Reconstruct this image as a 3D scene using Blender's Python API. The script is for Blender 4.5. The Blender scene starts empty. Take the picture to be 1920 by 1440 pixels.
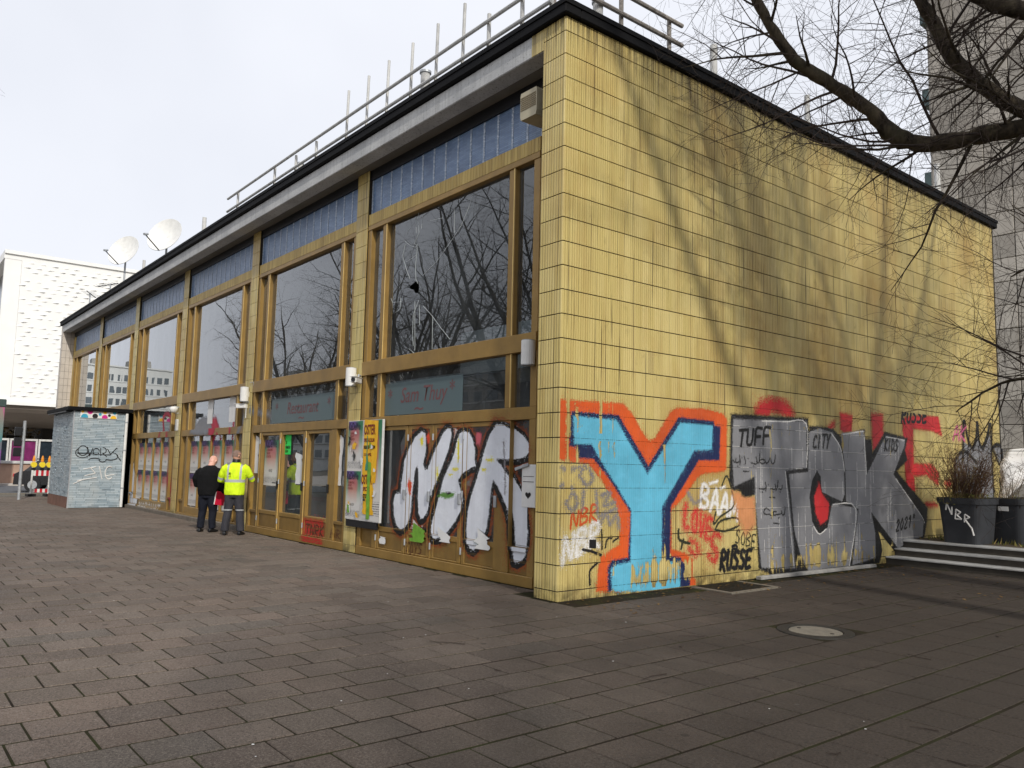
import bpy, bmesh, math, random
import numpy as np
from mathutils import Vector, Matrix, Quaternion
SC = bpy.context.scene
COL = SC.collection
R = math.radians
rnd = random.Random(7)

# ------------------------------------------------------------------ camera
cam_d = bpy.data.cameras.new('camera'); cam = bpy.data.objects.new('camera', cam_d); COL.objects.link(cam)
CAM = Vector((7.0869, -6.4684, 1.5641))
yaw, pitch, roll = R(141.0746), R(5.8786), R(1.2521)
fw = Vector((math.cos(pitch)*math.cos(yaw), math.cos(pitch)*math.sin(yaw), math.sin(pitch)))
rt = Vector((math.sin(yaw), -math.cos(yaw), 0)); up = rt.cross(fw)
rt2 = rt*math.cos(roll)+up*math.sin(roll); up2 = -rt*math.sin(roll)+up*math.cos(roll)
cam.matrix_world = Matrix(((rt2.x, up2.x, -fw.x, CAM.x), (rt2.y, up2.y, -fw.y, CAM.y), (rt2.z, up2.z, -fw.z, CAM.z), (0, 0, 0, 1)))
cam_d.sensor_width = 36; cam_d.lens = 36*1508.66/1920; cam_d.clip_end = 2000; cam_d.clip_start = 0.05
SC.camera = cam

# ------------------------------------------------------------------ sky and sun
TOSUN = Vector((0.79, -0.23, 0.57)).normalized()
world = bpy.data.worlds.new('World'); SC.world = world; world.use_nodes = True
nt = world.node_tree; nt.nodes.clear()
wo = nt.nodes.new('ShaderNodeOutputWorld'); bg = nt.nodes.new('ShaderNodeBackground')
sk = nt.nodes.new('ShaderNodeTexSky'); sk.sky_type = 'NISHITA'; sk.sun_disc = False
sk.sun_elevation = math.asin(TOSUN.z); sk.sun_rotation = math.atan2(TOSUN.x, TOSUN.y)
sk.dust_density = 4.0; sk.air_density = 1.0; sk.ozone_density = 1.0
tc = nt.nodes.new('ShaderNodeTexCoord')
cl = nt.nodes.new('ShaderNodeTexNoise'); cl.inputs['Scale'].default_value = 2.2; cl.inputs['Detail'].default_value = 4
mr = nt.nodes.new('ShaderNodeMapRange'); mr.inputs[1].default_value = .3; mr.inputs[2].default_value = .7; mr.inputs[3].default_value = .80; mr.inputs[4].default_value = .96
mx = nt.nodes.new('ShaderNodeMix'); mx.data_type = 'RGBA'; mx.inputs[7].default_value = (10.2, 10.45, 11.2, 1)
nt.links.new(tc.outputs['Generated'], cl.inputs['Vector']); nt.links.new(cl.outputs['Fac'], mr.inputs[0])
nt.links.new(mr.outputs[0], mx.inputs[0]); nt.links.new(sk.outputs[0], mx.inputs[6]); nt.links.new(mx.outputs[2], bg.inputs[0])
bg.inputs[1].default_value = 0.095
nt.links.new(bg.outputs[0], wo.inputs[0])
sun_d = bpy.data.lights.new('sun', 'SUN'); sun = bpy.data.objects.new('sun', sun_d); COL.objects.link(sun)
sun_d.energy = 2.8; sun_d.angle = R(1.8); sun_d.color = (1, .95, .86)
sun.rotation_euler = (-TOSUN).to_track_quat('-Z', 'Y').to_euler(); sun.location = (20, -6, 30)
vs = SC.view_settings; vs.view_transform = 'Standard'; vs.look = 'None'; vs.exposure = 0.0; vs.gamma = 1
vs.use_curve_mapping = False

# ------------------------------------------------------------------ helpers
def tag(o, label, cat, group=None):
    o['label'] = label; o['category'] = cat
    if group: o['group'] = group
    return o
def empty(name, loc=(0, 0, 0), rz=0, parent=None):
    o = bpy.data.objects.new(name, None); COL.objects.link(o); o.location = loc; o.rotation_euler = (0, 0, rz)
    o.empty_display_size = .1
    if parent: o.parent = parent
    return o
def put(name, mesh, parent=None, loc=(0, 0, 0), rot=(0, 0, 0)):
    o = bpy.data.objects.new(name, mesh); COL.objects.link(o); o.location = loc; o.rotation_euler = rot
    if parent: o.parent = parent
    return o
class MB:
    """collects faces; build() links them as one mesh object"""
    def __init__(s): s.v = []; s.f = []; s.m = []; s.t = []
    def face(s, pts, m=0, t=0.5):
        n = len(s.v); s.v += [tuple(p) for p in pts]; s.f.append(tuple(range(n, n+len(pts)))); s.m.append(m); s.t.append(t)
    def box(s, x0, x1, y0, y1, z0, z1, m=0, t=0.5):
        n = len(s.v)
        s.v += [(x0,y0,z0),(x1,y0,z0),(x1,y1,z0),(x0,y1,z0),(x0,y0,z1),(x1,y0,z1),(x1,y1,z1),(x0,y1,z1)]
        for q in ((0,3,2,1),(4,5,6,7),(0,1,5,4),(1,2,6,5),(2,3,7,6),(3,0,4,7)):
            s.f.append(tuple(n+i for i in q)); s.m.append(m); s.t.append(t)
    def bbox(s, x0, x1, y0, y1, z0, z1, b=.006, m=0, t=.5):
        """box with chamfered edges all round"""
        n = len(s.v); X = (x0, x1); Y = (y0, y1); Z = (z0, z1); sg = (1, -1)
        idx = {}
        for i in (0, 1):
            for j in (0, 1):
                for k in (0, 1):
                    for a in range(3):
                        p = [X[i]+(sg[i]*b if a != 0 else 0), Y[j]+(sg[j]*b if a != 1 else 0), Z[k]+(sg[k]*b if a != 2 else 0)]
                        idx[(i, j, k, a)] = n+len(idx); s.v.append(tuple(p))
        def F(*q): s.f.append(tuple(idx[a] for a in q)); s.m.append(m); s.t.append(t)
        for a in range(3):
            for e in (0, 1):
                o = [(0,0),(1,0),(1,1),(0,1)]
                q = []
                for (c, d) in o:
                    ijk = [0,0,0]; ijk[a] = e; ijk[(a+1)%3] = c; ijk[(a+2)%3] = d; q.append((*ijk, a))
                F(*(q if e else q[::-1]))
        for a in range(3):   # edges along axis a
            b1, b2 = (a+1)%3, (a+2)%3
            for c in (0, 1):
                for d in (0, 1):
                    lo = [0,0,0]; hi = [0,0,0]; lo[b1] = hi[b1] = c; lo[b2] = hi[b2] = d; hi[a] = 1
                    q = [(*lo, b1), (*hi, b1), (*hi, b2), (*lo, b2)]
                    F(*q)
        for i in (0, 1):
            for j in (0, 1):
                for k in (0, 1): F((i,j,k,0),(i,j,k,1),(i,j,k,2))
    def tube(s, pts, rad, n=6, m=0, cap=True, t=.5):
        pts = [Vector(p) for p in pts]
        if not hasattr(rad, '__len__'): rad = [rad]*len(pts)
        base = len(s.v); u = None
        for i, p in enumerate(pts):
            d = (pts[min(i+1, len(pts)-1)]-pts[max(i-1, 0)])
            if d.length < 1e-9: d = Vector((0, 0, 1))
            d.normalize()
            if u is None: u = d.orthogonal().normalized()
            else:
                u = u-d*u.dot(d)
                u = u.normalized() if u.length > 1e-6 else d.orthogonal().normalized()
            w = d.cross(u)
            for k in range(n):
                a = 2*math.pi*k/n; q = p+(u*math.cos(a)+w*math.sin(a))*rad[i]; s.v.append((q.x, q.y, q.z))
        for i in range(len(pts)-1):
            for k in range(n):
                a = base+i*n+k; b = base+i*n+(k+1) % n
                s.f.append((a, b, b+n, a+n)); s.m.append(m); s.t.append(t)
        if cap:
            s.f.append(tuple(base+k for k in range(n))[::-1]); s.m.append(m); s.t.append(t)
            e = base+(len(pts)-1)*n; s.f.append(tuple(e+k for k in range(n))); s.m.append(m); s.t.append(t)
    def loft(s, rings, m=0, cap=True, t=.5):
        n = len(rings[0]); base = len(s.v)
        for r in rings: s.v += [tuple(p) for p in r]
        for i in range(len(rings)-1):
            for k in range(n):
                a = base+i*n+k; b = base+i*n+(k+1) % n
                s.f.append((a, b, b+n, a+n)); s.m.append(m); s.t.append(t)
        if cap:
            s.f.append(tuple(base+k for k in range(n))[::-1]); s.m.append(m); s.t.append(t)
            e = base+(len(rings)-1)*n; s.f.append(tuple(e+k for k in range(n))); s.m.append(m); s.t.append(t)
    def mesh(s, name, mats, smooth=False, fix=True):
        me = bpy.data.meshes.new(name); me.from_pydata(s.v, [], s.f)
        for mm in (mats if isinstance(mats, (list, tuple)) else [mats]): me.materials.append(mm)
        if any(s.m): me.polygons.foreach_set('material_index', s.m)
        if fix:
            bm = bmesh.new(); bm.from_mesh(me); bmesh.ops.recalc_face_normals(bm, faces=bm.faces); bm.to_mesh(me); bm.free()
        at = me.attributes.new('tint', 'FLOAT', 'FACE'); at.data.foreach_set('value', s.t)
        if smooth: me.polygons.foreach_set('use_smooth', [True]*len(me.polygons))
        me.update(); return me
    def build(s, name, mats, parent=None, loc=(0, 0, 0), rot=(0, 0, 0), smooth=False, fix=True):
        return put(name, s.mesh(name, mats, smooth, fix), parent, loc, rot)
def text_mesh(body, size, mat, shear=0, bold=0.0, sx=1.0):
    """lettering as a flat mesh in local x/z, facing -y, baseline at origin"""
    c = bpy.data.curves.new('lettering', 'FONT'); c.body = body; c.size = size; c.shear = shear; c.offset = bold; c.resolution_u = 3
    o = bpy.data.objects.new('lettering', c); COL.objects.link(o)
    dg = bpy.context.evaluated_depsgraph_get(); me = bpy.data.meshes.new_from_object(o.evaluated_get(dg))
    bpy.data.objects.remove(o); bpy.data.curves.remove(c)
    me.name = 'lettering'
    me.transform(Matrix(((sx,0,0,0),(0,0,1,0),(0,1,0,0),(0,0,0,1))))
    me.flip_normals(); me.materials.clear(); me.materials.append(mat); return me

# ------------------------------------------------------------------ materials
MATS = {}
def lin(c):
    """sRGB 0-255 triple -> linear"""
    return tuple(((v/255+.055)/1.055)**2.4 if v > 10 else v/255/12.92 for v in c)+(1,)
class N:
    def __init__(s, name):
        s.mat = bpy.data.materials.new(name); s.mat.use_nodes = True; s.t = s.mat.node_tree
        s.b = s.t.nodes['Principled BSDF']; s.out = s.t.nodes['Material Output']
    def n(s, typ, **kw):
        q = s.t.nodes.new('ShaderNode'+typ)
        for k, v in kw.items(): setattr(q, k, v)
        return q
    def l(s, a, b): s.t.links.new(a, b)
    def pos(s, scale=(1, 1, 1), obj=False):
        if obj: o = s.n('TexCoord').outputs['Object']
        else: o = s.n('NewGeometry').outputs['Position']
        m = s.n('Mapping'); m.inputs['Scale'].default_value = scale; s.l(o, m.inputs[0]); return m.outputs[0]
    def noise(s, scale, detail=3, vec=None, rough=.55):
        q = s.n('TexNoise'); q.inputs['Scale'].default_value = scale; q.inputs['Detail'].default_value = detail; q.inputs['Roughness'].default_value = rough
        if vec is not None: s.l(vec, q.inputs['Vector'])
        return q.outputs['Fac']
    def ramp(s, fac, a, b, c0=0.0, c1=1.0):
        q = s.n('MapRange'); q.inputs[1].default_value = a; q.inputs[2].default_value = b; q.inputs[3].default_value = c0; q.inputs[4].default_value = c1
        s.l(fac, q.inputs[0]); return q.outputs[0]
    def mix(s, fac, a, b, mode='MIX'):
        q = s.n('Mix'); q.data_type = 'RGBA'; q.blend_type = mode
        for i, v in ((0, fac), (6, a), (7, b)):
            if hasattr(v, 'is_output'): s.l(v, q.inputs[i])
            else: q.inputs[i].default_value = v
        return q.outputs[2]
    def math(s, op, a, b=0.0):
        q = s.n('Math'); q.operation = op
        for i, v in ((0, a), (1, b)):
            if hasattr(v, 'is_output'): s.l(v, q.inputs[i])
            else: q.inputs[i].default_value = v
        return q.outputs[0]
    def tint(s):
        q = s.n('Attribute'); q.attribute_name = 'tint'; return q.outputs['Fac']
    def bump(s, h, strength=.3, dist=.01):
        q = s.n('Bump'); q.inputs['Strength'].default_value = strength; q.inputs['Distance'].default_value = dist
        s.l(h, q.inputs['Height']); s.l(q.outputs[0], s.b.inputs['Normal'])
    def set(s, col=None, rough=None, spec=None, metal=None):
        for k, v in (('Base Color', col), ('Roughness', rough), ('Specular IOR Level', spec), ('Metallic', metal)):
            if v is None: continue
            if hasattr(v, 'is_output'): s.l(v, s.b.inputs[k])
            else: s.b.inputs[k].default_value = v
        return s.mat
def simple(name, col, rough=.6, var=.15, scale=6, metal=0, spec=.4, bump=0, obj=False, grime=0):
    """plain painted / cast surface with uneven tone"""
    if name in MATS: return MATS[name]
    m = N(name); v = m.pos(obj=obj); n1 = m.noise(scale, 4, v)
    c = m.mix(m.ramp(n1, .3, .7), tuple(x*(1-var) for x in col[:3])+(1,), tuple(min(1, x*(1+var)) for x in col[:3])+(1,))
    if grime:
        g = m.noise(scale*.35, 5, m.pos((1, 1, .3)), .7); c = m.mix(m.ramp(g, .45, .75, 0, grime), c, (.05, .042, .032, 1))
    if bump: m.bump(m.noise(scale*12, 3, v), bump, .004)
    MATS[name] = m.set(c, rough, spec, metal); return MATS[name]
def tile_material():
    m = N('yellow glazed tile'); v = m.pos()
    t = m.tint()
    base = m.mix(t, lin((192, 174, 110)), lin((204, 187, 126)))
    st = m.noise(1.0, 4, m.pos((9, 9, .35)), .6)                 # vertical weather streaks
    base = m.mix(m.ramp(st, .48, .78, 0, .5), base, lin((158, 128, 70)))
    bl = m.noise(.55, 5, m.pos((1, 1, .8)), .6)                  # broad brown bloom
    base = m.mix(m.ramp(bl, .46, .68, 0, .62), base, lin((162, 128, 66)))
    g = m.noise(5, 5, m.pos((1, 1, .5)), .7)
    base = m.mix(m.ramp(g, .6, .82, 0, .5), base, lin((80, 66, 40)))
    # soot run-off below the roof edge and splash dirt just over the paving
    z = m.n('SeparateXYZ'); m.l(v, z.inputs[0])
    run = m.noise(1.0, 3, m.pos((22, 22, .6)), .6)
    hi = m.math('MULTIPLY', m.ramp(z.outputs[2], 6.75, 7.25), m.ramp(run, .42, .62))
    lo = m.math('MULTIPLY', m.ramp(z.outputs[2], .28, .0), m.ramp(m.noise(6, 4, v), .35, .6))
    base = m.mix(m.math('MULTIPLY', hi, .8), base, lin((38, 32, 22)))
    base = m.mix(m.math('MULTIPLY', lo, .85), base, lin((48, 42, 28)))
    jl = m.noise(1.0, 2, m.pos((46, 46, .55)), .5)               # grime lines down single joints
    base = m.mix(m.ramp(jl, .62, .70, 0, .8), base, lin((70, 56, 32)))
    base = m.mix(m.ramp(t, .985, .99, 0, .35), base, lin((120, 96, 52)))
    m.bump(m.noise(60, 3, v), .12, .002)
    return m.set(base, m.ramp(g, .3, .8, .3, .6), .35)
M_TILE = tile_material()
def lintel_material():
    m = N('ochre lintel tile'); v = m.pos(); t = m.tint()
    base = m.mix(t, lin((184, 156, 88)), lin((204, 178, 106)))
    base = m.mix(m.ramp(m.noise(2, 4, m.pos((6, 6, .6))), .45, .75, 0, .5), base, lin((120, 94, 50)))
    return m.set(base, .5, .35)
M_OCHRE = lintel_material()
M_GROUT = simple('dark tile grout', lin((52, 45, 36)), .95, .3, 20)
M_BROWN = simple('brown anodised frame', lin((152, 121, 64)), .42, .14, 3, metal=.2, spec=.5, grime=.3)
M_KICK = simple('brown kick panel', lin((132, 104, 54)), .5, .14, 4, metal=.15, grime=.4)
M_GOLD = simple('pale brass edge', lin((222, 190, 120)), .35, .1, 3, metal=.35)
M_BLACKTRIM = simple('black roof flashing', lin((14, 14, 16)), .7, .25, 5, spec=.15)
M_DARK = simple('dark plastic', lin((26, 27, 30)), .45, .2, 8)
M_WHITE = simple('white enamel', lin((225, 225, 222)), .4, .06, 8, grime=.15)
M_WHITEP = simple('weathered white paint', lin((198, 198, 196)), .6, .12, 7, grime=.35)
M_GALV = simple('galvanised steel', lin((176, 180, 184)), .45, .15, 9, metal=.4, grime=.3)
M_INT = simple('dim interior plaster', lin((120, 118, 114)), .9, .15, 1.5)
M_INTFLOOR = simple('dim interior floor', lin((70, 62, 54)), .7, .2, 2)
def concrete():
    m = N('weathered concrete beam'); v = m.pos()
    n1 = m.noise(1.2, 5, m.pos((1, 1, 2)), .65); st = m.noise(1, 3, m.pos((26, 26, 1.2)), .6); pit = m.noise(34, 2, v)
    c = m.mix(m.ramp(n1, .3, .7), lin((168, 170, 172)), lin((206, 207, 206)))
    c = m.mix(m.ramp(st, .5, .75, 0, .5), c, lin((128, 128, 126)))
    c = m.mix(m.ramp(pit, .63, .70, 0, .8), c, lin((92, 90, 86)))
    m.bump(m.noise(30, 4, v), .4, .006)
    return m.set(c, .85, .3)
M_CONC = concrete()
M_SOFFIT = simple('grey soffit plaster', lin((122, 118, 110)), .9, .12, 1.6, grime=.3, bump=.2)
M_STEP = simple('grey stone step', lin((132, 130, 126)), .8, .15, 5, grime=.5, bump=.3)
def blue_tile():
    m = N('blue narrow mosaic'); v = m.pos()
    w = m.n('TexBrick'); w.inputs['Scale'].default_value = 1; w.inputs['Brick Width'].default_value = .16; w.inputs['Row Height'].default_value = .028
    w.inputs['Mortar Size'].default_value = .0035; w.inputs['Color1'].default_value = lin((98, 126, 168)); w.inputs['Color2'].default_value = lin((126, 153, 190)); w.inputs['Mortar'].default_value = lin((96, 108, 124))
    mp = m.n('Mapping'); mp.inputs['Rotation'].default_value = (R(90), 0, 0); m.l(m.n('NewGeometry').outputs['Position'], mp.inputs[0]); m.l(mp.outputs[0], w.inputs['Vector'])
    n1 = m.noise(2.5, 4, v); c = m.mix(m.ramp(n1, .35, .7, 0, .45), w.outputs['Color'], lin((44, 62, 92)))
    c = m.mix(m.ramp(m.noise(14, 3, m.pos((.5, 1, 3))), .66, .74, 0, .5), c, lin((150, 165, 185)))
    m.bump(w.outputs['Fac'], -.3, .004)
    return m.set(c, .35, .5)
M_BLUE = blue_tile()
def white_mosaic():
    m = N('white mosaic strip'); v = m.pos(); q = m.n('TexVoronoi'); q.inputs['Scale'].default_value = 34; m.l(v, q.inputs['Vector'])
    c = m.mix(m.ramp(q.outputs['Distance'], .1, .6), lin((214, 222, 232)), lin((140, 155, 175)))
    return m.set(c, .5)
M_MOSAIC = white_mosaic()
def paler_blue():
    m = N('pale blue split brick'); v = m.pos(); t = m.tint()
    c = m.mix(t, lin((140, 156, 166)), lin((174, 187, 194)))
    c = m.mix(m.ramp(m.noise(2, 4, m.pos((1, 1, .6))), .45, .75, 0, .35), c, lin((196, 194, 186)))
    c = m.mix(m.ramp(m.noise(9, 4, v), .6, .8, 0, .5), c, lin((104, 116, 122)))
    return m.set(c, .45, .4)
M_PALEBLUE = paler_blue()
def glass():
    m = N('window glass'); m.t.nodes.remove(m.b)
    fr = m.n('Fresnel'); fr.inputs['IOR'].default_value = 1.5
    wob = m.n('Bump'); wob.inputs['Strength'].default_value = .035; wob.inputs['Distance'].default_value = .05
    m.l(m.noise(.9, 1, m.pos()), wob.inputs['Height'])
    gl = m.n('BsdfGlossy'); gl.inputs['Roughness'].default_value = .004; gl.inputs['Color'].default_value = (.96, .98, 1, 1); m.l(wob.outputs[0], gl.inputs['Normal'])
    tr = m.n('BsdfTransparent'); tr.inputs['Color'].default_value = (.62, .66, .66, 1)
    di = m.n('BsdfDiffuse'); di.inputs['Color'].default_value = (.46, .51, .54, 1)
    f2 = m.math('MINIMUM', m.math('MULTIPLY', fr.outputs[0], 2.0), .92)
    a = m.n('MixShader'); m.l(f2, a.inputs[0]); m.l(tr.outputs[0], a.inputs[1]); m.l(gl.outputs[0], a.inputs[2])
    dirt = m.ramp(m.noise(1.6, 5, m.pos((1, 1, .5)), .7), .4, .8, .03, .15)
    b = m.n('MixShader'); m.l(dirt, b.inputs[0]); m.l(a.outputs[0], b.inputs[1]); m.l(di.outputs[0], b.inputs[2])
    m.l(b.outputs[0], m.out.inputs[0]); return m.mat
M_GLASS = glass()
def film(name, col, op):
    m = N(name); m.t.nodes.remove(m.b)
    di = m.n('BsdfPrincipled'); di.inputs['Base Color'].default_value = col; di.inputs['Roughness'].default_value = .35
    tr = m.n('BsdfTransparent'); tr.inputs['Color'].default_value = (.8, .82, .82, 1)
    a = m.n('MixShader'); a.inputs[0].default_value = op; m.l(tr.outputs[0], a.inputs[1]); m.l(di.outputs[0], a.inputs[2]); m.l(a.outputs[0], m.out.inputs[0]); return m.mat
M_FILM = film('frosted film', lin((98, 116, 120)), .8)
M_FILM2 = film('frosted door film', lin((90, 104, 100)), .75)
# spray paints
PAINT = {}
def paint(name, rgb, rough=.5, metal=0.0, var=.18, pink=None):
    m = N('spray paint '+name); v = m.pos(); c = lin(rgb)
    n1 = m.noise(1.4, 4, m.pos((1, 1, 1)), .6); n2 = m.noise(1, 3, m.pos((14, 14, .7)), .6)
    col = m.mix(m.ramp(n1, .3, .7), tuple(x*(1-var) for x in c[:3])+(1,), tuple(min(1, x*(1+var)) for x in c[:3])+(1,))
    col = m.mix(m.ramp(n2, .5, .8, 0, .3), col, tuple(x*.6+.04 for x in c[:3])+(1,))
    n3 = m.noise(3.5, 5, m.pos((1, 1, 1.6)), .65); col = m.mix(m.ramp(n3, .52, .75, 0, .35), col, tuple(min(1, x*1.25+.05) for x in c[:3])+(1,))
    n4 = m.noise(34, 4, v, .7); col = m.mix(m.ramp(n4, .6, .72, 0, .3), col, lin((120, 104, 66)))
    PAINT[name] = m.set(col, rough, .35, metal)
for nm, rgb in dict(red=(196, 40, 44), orange=(198, 82, 30), navy=(22, 34, 74), cyan=(92, 172, 200), white=(222, 220, 216), greyblue=(128, 124, 128), blue=(62, 74, 150), black=(22, 21, 21), darkgreen=(44, 46, 30), salmon=(206, 140, 92), pink=(204, 96, 140), orange2=(150, 74, 36), yellow=(222, 212, 60), vermilion=(216, 76, 44), leaf=(92, 140, 62), magenta=(190, 90, 100), rust=(84, 40, 22), grey=(128, 130, 136), crimson=(176, 30, 60)).items(): paint(nm, rgb)
paint('silver', (134, 134, 137), .42, .2, .14); paint('silverblue', (218, 222, 230), .45, 0, .1)
# ------------------------------------------------------------------ ground and paving
def proj(p):
    v = Vector(p)-CAM; z = v.dot(fw)
    return (960+1508.66*v.dot(rt2)/z, 720-1508.66*v.dot(up2)/z, z) if z > .1 else (1e6, 1e6, -1)
def paver_material():
    m = N('exposed aggregate paver'); v = m.pos(); t = m.tint()
    c = m.mix(t, lin((98, 87, 79)), lin((120, 108, 98)))
    hue = m.math('FRACT', m.math('MULTIPLY', t, 7.31))
    c = m.mix(m.ramp(hue, .6, 1, 0, .3), c, lin((112, 92, 80)))
    c = m.mix(m.ramp(hue, .3, 0, 0, .4), c, lin((94, 92, 86)))
    sp = m.n('TexVoronoi'); sp.inputs['Scale'].default_value = 140; m.l(v, sp.inputs['Vector'])
    s2 = m.n('SeparateColor'); m.l(sp.outputs['Color'], s2.inputs[0])
    c = m.mix(m.ramp(s2.outputs[0], .70, .98, 0, .6), c, lin((138, 128, 118)))
    c = m.mix(m.ramp(s2.outputs[1], .72, .98, 0, .6), c, lin((50, 44, 40)))
    mid = m.noise(55, 3, v, .7); c = m.mix(m.ramp(mid, .56, .68, 0, .55), c, lin((150, 140, 129))); c = m.mix(m.ramp(mid, .44, .34, 0, .6), c, lin((48, 42, 38)))
    c = m.mix(m.ramp(m.noise(.35, 5, v, .65), .45, .7, 0, .45), c, lin((70, 62, 52)))
    c = m.mix(m.ramp(m.noise(3.2, 5, v, .7), .55, .8, 0, .5), c, lin((62, 56, 46)))
    c = m.mix(m.ramp(m.noise(1.1, 5, v, .75), .6, .78, 0, .35), c, lin((56, 58, 34)))
    gum = m.n('TexVoronoi'); gum.inputs['Scale'].default_value = 2.3; m.l(v, gum.inputs['Vector']); gs = m.n('SeparateColor'); m.l(gum.outputs['Color'], gs.inputs[0])
    spot = m.math('MULTIPLY', m.ramp(gum.outputs['Distance'], .075, .055), m.ramp(gs.outputs[0], .55, .6)); c = m.mix(m.math('MULTIPLY', spot, .7), c, lin((52, 48, 44)))
    c = m.mix(m.math('MULTIPLY', m.math('MULTIPLY', m.ramp(gum.outputs['Distance'], .05, .035), m.ramp(gs.outputs[1], .8, .85)), .6), c, lin((150, 146, 138)))
    # soil film and litter by the steps, widened to paint in tree shade and vignette
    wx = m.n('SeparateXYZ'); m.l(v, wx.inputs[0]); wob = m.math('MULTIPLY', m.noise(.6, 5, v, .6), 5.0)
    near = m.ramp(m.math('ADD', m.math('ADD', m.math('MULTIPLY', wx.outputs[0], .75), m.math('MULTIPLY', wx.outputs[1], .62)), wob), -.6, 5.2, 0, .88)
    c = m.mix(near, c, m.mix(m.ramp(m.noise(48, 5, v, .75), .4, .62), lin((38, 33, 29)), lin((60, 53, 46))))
    m.bump(sp.outputs['Distance'], .55, .004)
    return m.set(c, m.ramp(m.noise(2, 3, v), .3, .7, .72, .92), .25)
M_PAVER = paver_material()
def joint_material():
    m = N('mossy sand joint'); v = m.pos()
    c = m.mix(m.ramp(m.noise(2.5, 4, v), .4, .65), lin((40, 34, 28)), lin((48, 50, 28)))
    return m.set(c, .95, .1)
M_JOINT = joint_material()
def ground_material():
    m = N('city ground'); v = m.pos(); c = m.mix(m.ramp(m.noise(.05, 6, v), .35, .65), lin((104, 100, 92)), lin((122, 116, 106)))
    return m.set(m.mix(m.ramp(m.noise(30, 3, v), .4, .7, 0, .4), c, lin((84, 80, 74))), .9, .2)
def sheet(name, x0, x1, y0, y1, z, mat):
    b = MB(); b.face([(x0, y0, z), (x1, y0, z), (x1, y1, z), (x0, y1, z)]); o = b.build(name, mat, fix=False); o['kind'] = 'structure'; return o
sheet('ground', -1500, 1500, -1500, 1500, -.03, ground_material())
pav = sheet('pavement', -29.5, 12.5, -10.2, 8.1, -.004, M_JOINT)
RW, RL = .375, .405
cells = []
xi = -29.3; r = 0
while xi < 12:
    y = -10+(r % 2)*RL*.5+rnd.uniform(-.05, .05)
    ymax = .40 if xi+RW < -.43 else (-.02 if xi < .01 else 7.84)
    while y < ymax:
        y1 = min(y+RL, ymax)
        if y1-y > .06 and not (math.hypot(xi+RW/2-2.63, (y+y1)/2-1.08) < .30): cells.append((xi, y, xi+RW, y1))
        y = y1
    xi += RW; r += 1
def paver_faces(b, w, l, seed):
    q = random.Random(seed); g = .0045; gx = .0105; e = .006; z = q.uniform(-.001, .003); dz = [z+q.uniform(-.001, .001) for _ in range(4)]; t = q.random()
    jx = [q.uniform(-.003, .003) for _ in range(8)]
    o = [(gx, g), (w-gx, g), (w-gx, l-g), (gx, l-g)]; i = [(gx+e, g+e), (w-gx-e, g+e), (w-gx-e, l-g-e), (gx+e, l-g-e)]
    O = [(p[0]+jx[k], p[1]+jx[k+4], dz[k]-.009) for k, p in enumerate(o)]; I = [(p[0]+jx[k], p[1]+jx[k+4], dz[k]) for k, p in enumerate(i)]
    Bt = [(p[0], p[1], -.03) for p in O]
    b.face(I, 0, t)
    for k in range(4):
        j = (k+1) % 4; b.face([O[k], O[j], I[j], I[k]], 0, t); b.face([Bt[k], Bt[j], O[j], O[k]], 0, t)
def vis(c):
    x, y, z = proj(((c[0]+c[2])/2, (c[1]+c[3])/2, 0))
    if z < .3 or not (-80 < x < 2000 and y < 1560): return 0
    return 1/(z*z)*(1 if (0 < x < 1920 and y < 1500) else .3)
cells.sort(key=vis, reverse=True)
variants = []
for k in range(14):
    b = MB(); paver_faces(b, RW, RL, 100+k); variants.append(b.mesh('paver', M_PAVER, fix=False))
nobj = 0; far = MB()
for k, (x0, y0, x1, y1) in enumerate(cells):
    if nobj < 300 and abs(y1-y0-RL) < .01:
        put('paver', variants[rnd.randrange(14)], pav, (x0, y0, 0)); nobj += 1
    else:
        n0 = len(far.v); paver_faces(far, x1-x0, y1-y0, 1000+k)
        for i in range(n0, len(far.v)): v = far.v[i]; far.v[i] = (v[0]+x0, v[1]+y0, v[2])
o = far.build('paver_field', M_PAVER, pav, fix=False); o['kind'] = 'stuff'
# manhole
M_IRON = simple('dark cast iron', lin((50, 48, 44)), .6, .3, 12, metal=.4, bump=.3)
M_LID = simple('concrete lid', lin((112, 106, 95)), .85, .2, 14, bump=.4, grime=.3)
mh = tag(empty('manhole_cover', (2.63, 1.08, 0)), 'round manhole cover with pale concrete lid and dark iron rim set in the paving', 'manhole')
b = MB()
def ring(r, z, n=40): return [(r*math.cos(2*math.pi*k/n), r*math.sin(2*math.pi*k/n), z) for k in range(n)]
b.loft([ring(.37, -.02), ring(.365, .009), ring(.27, .010), ring(.262, .0), ring(.262, -.02)], cap=False); b.build('frame', M_IRON, mh, smooth=False)
b = MB(); b.loft([ring(.256, -.02), ring(.254, .002), ring(.246, .006), ring(.12, .008)]); b.build('lid', M_LID, mh)
b = MB()
for a in (0, math.pi): b.tube([(.18*math.cos(a), .18*math.sin(a), .004), (.18*math.cos(a), .18*math.sin(a), .011)], .02, 8)
b.build('lifting_hole', M_IRON, mh)
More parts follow.
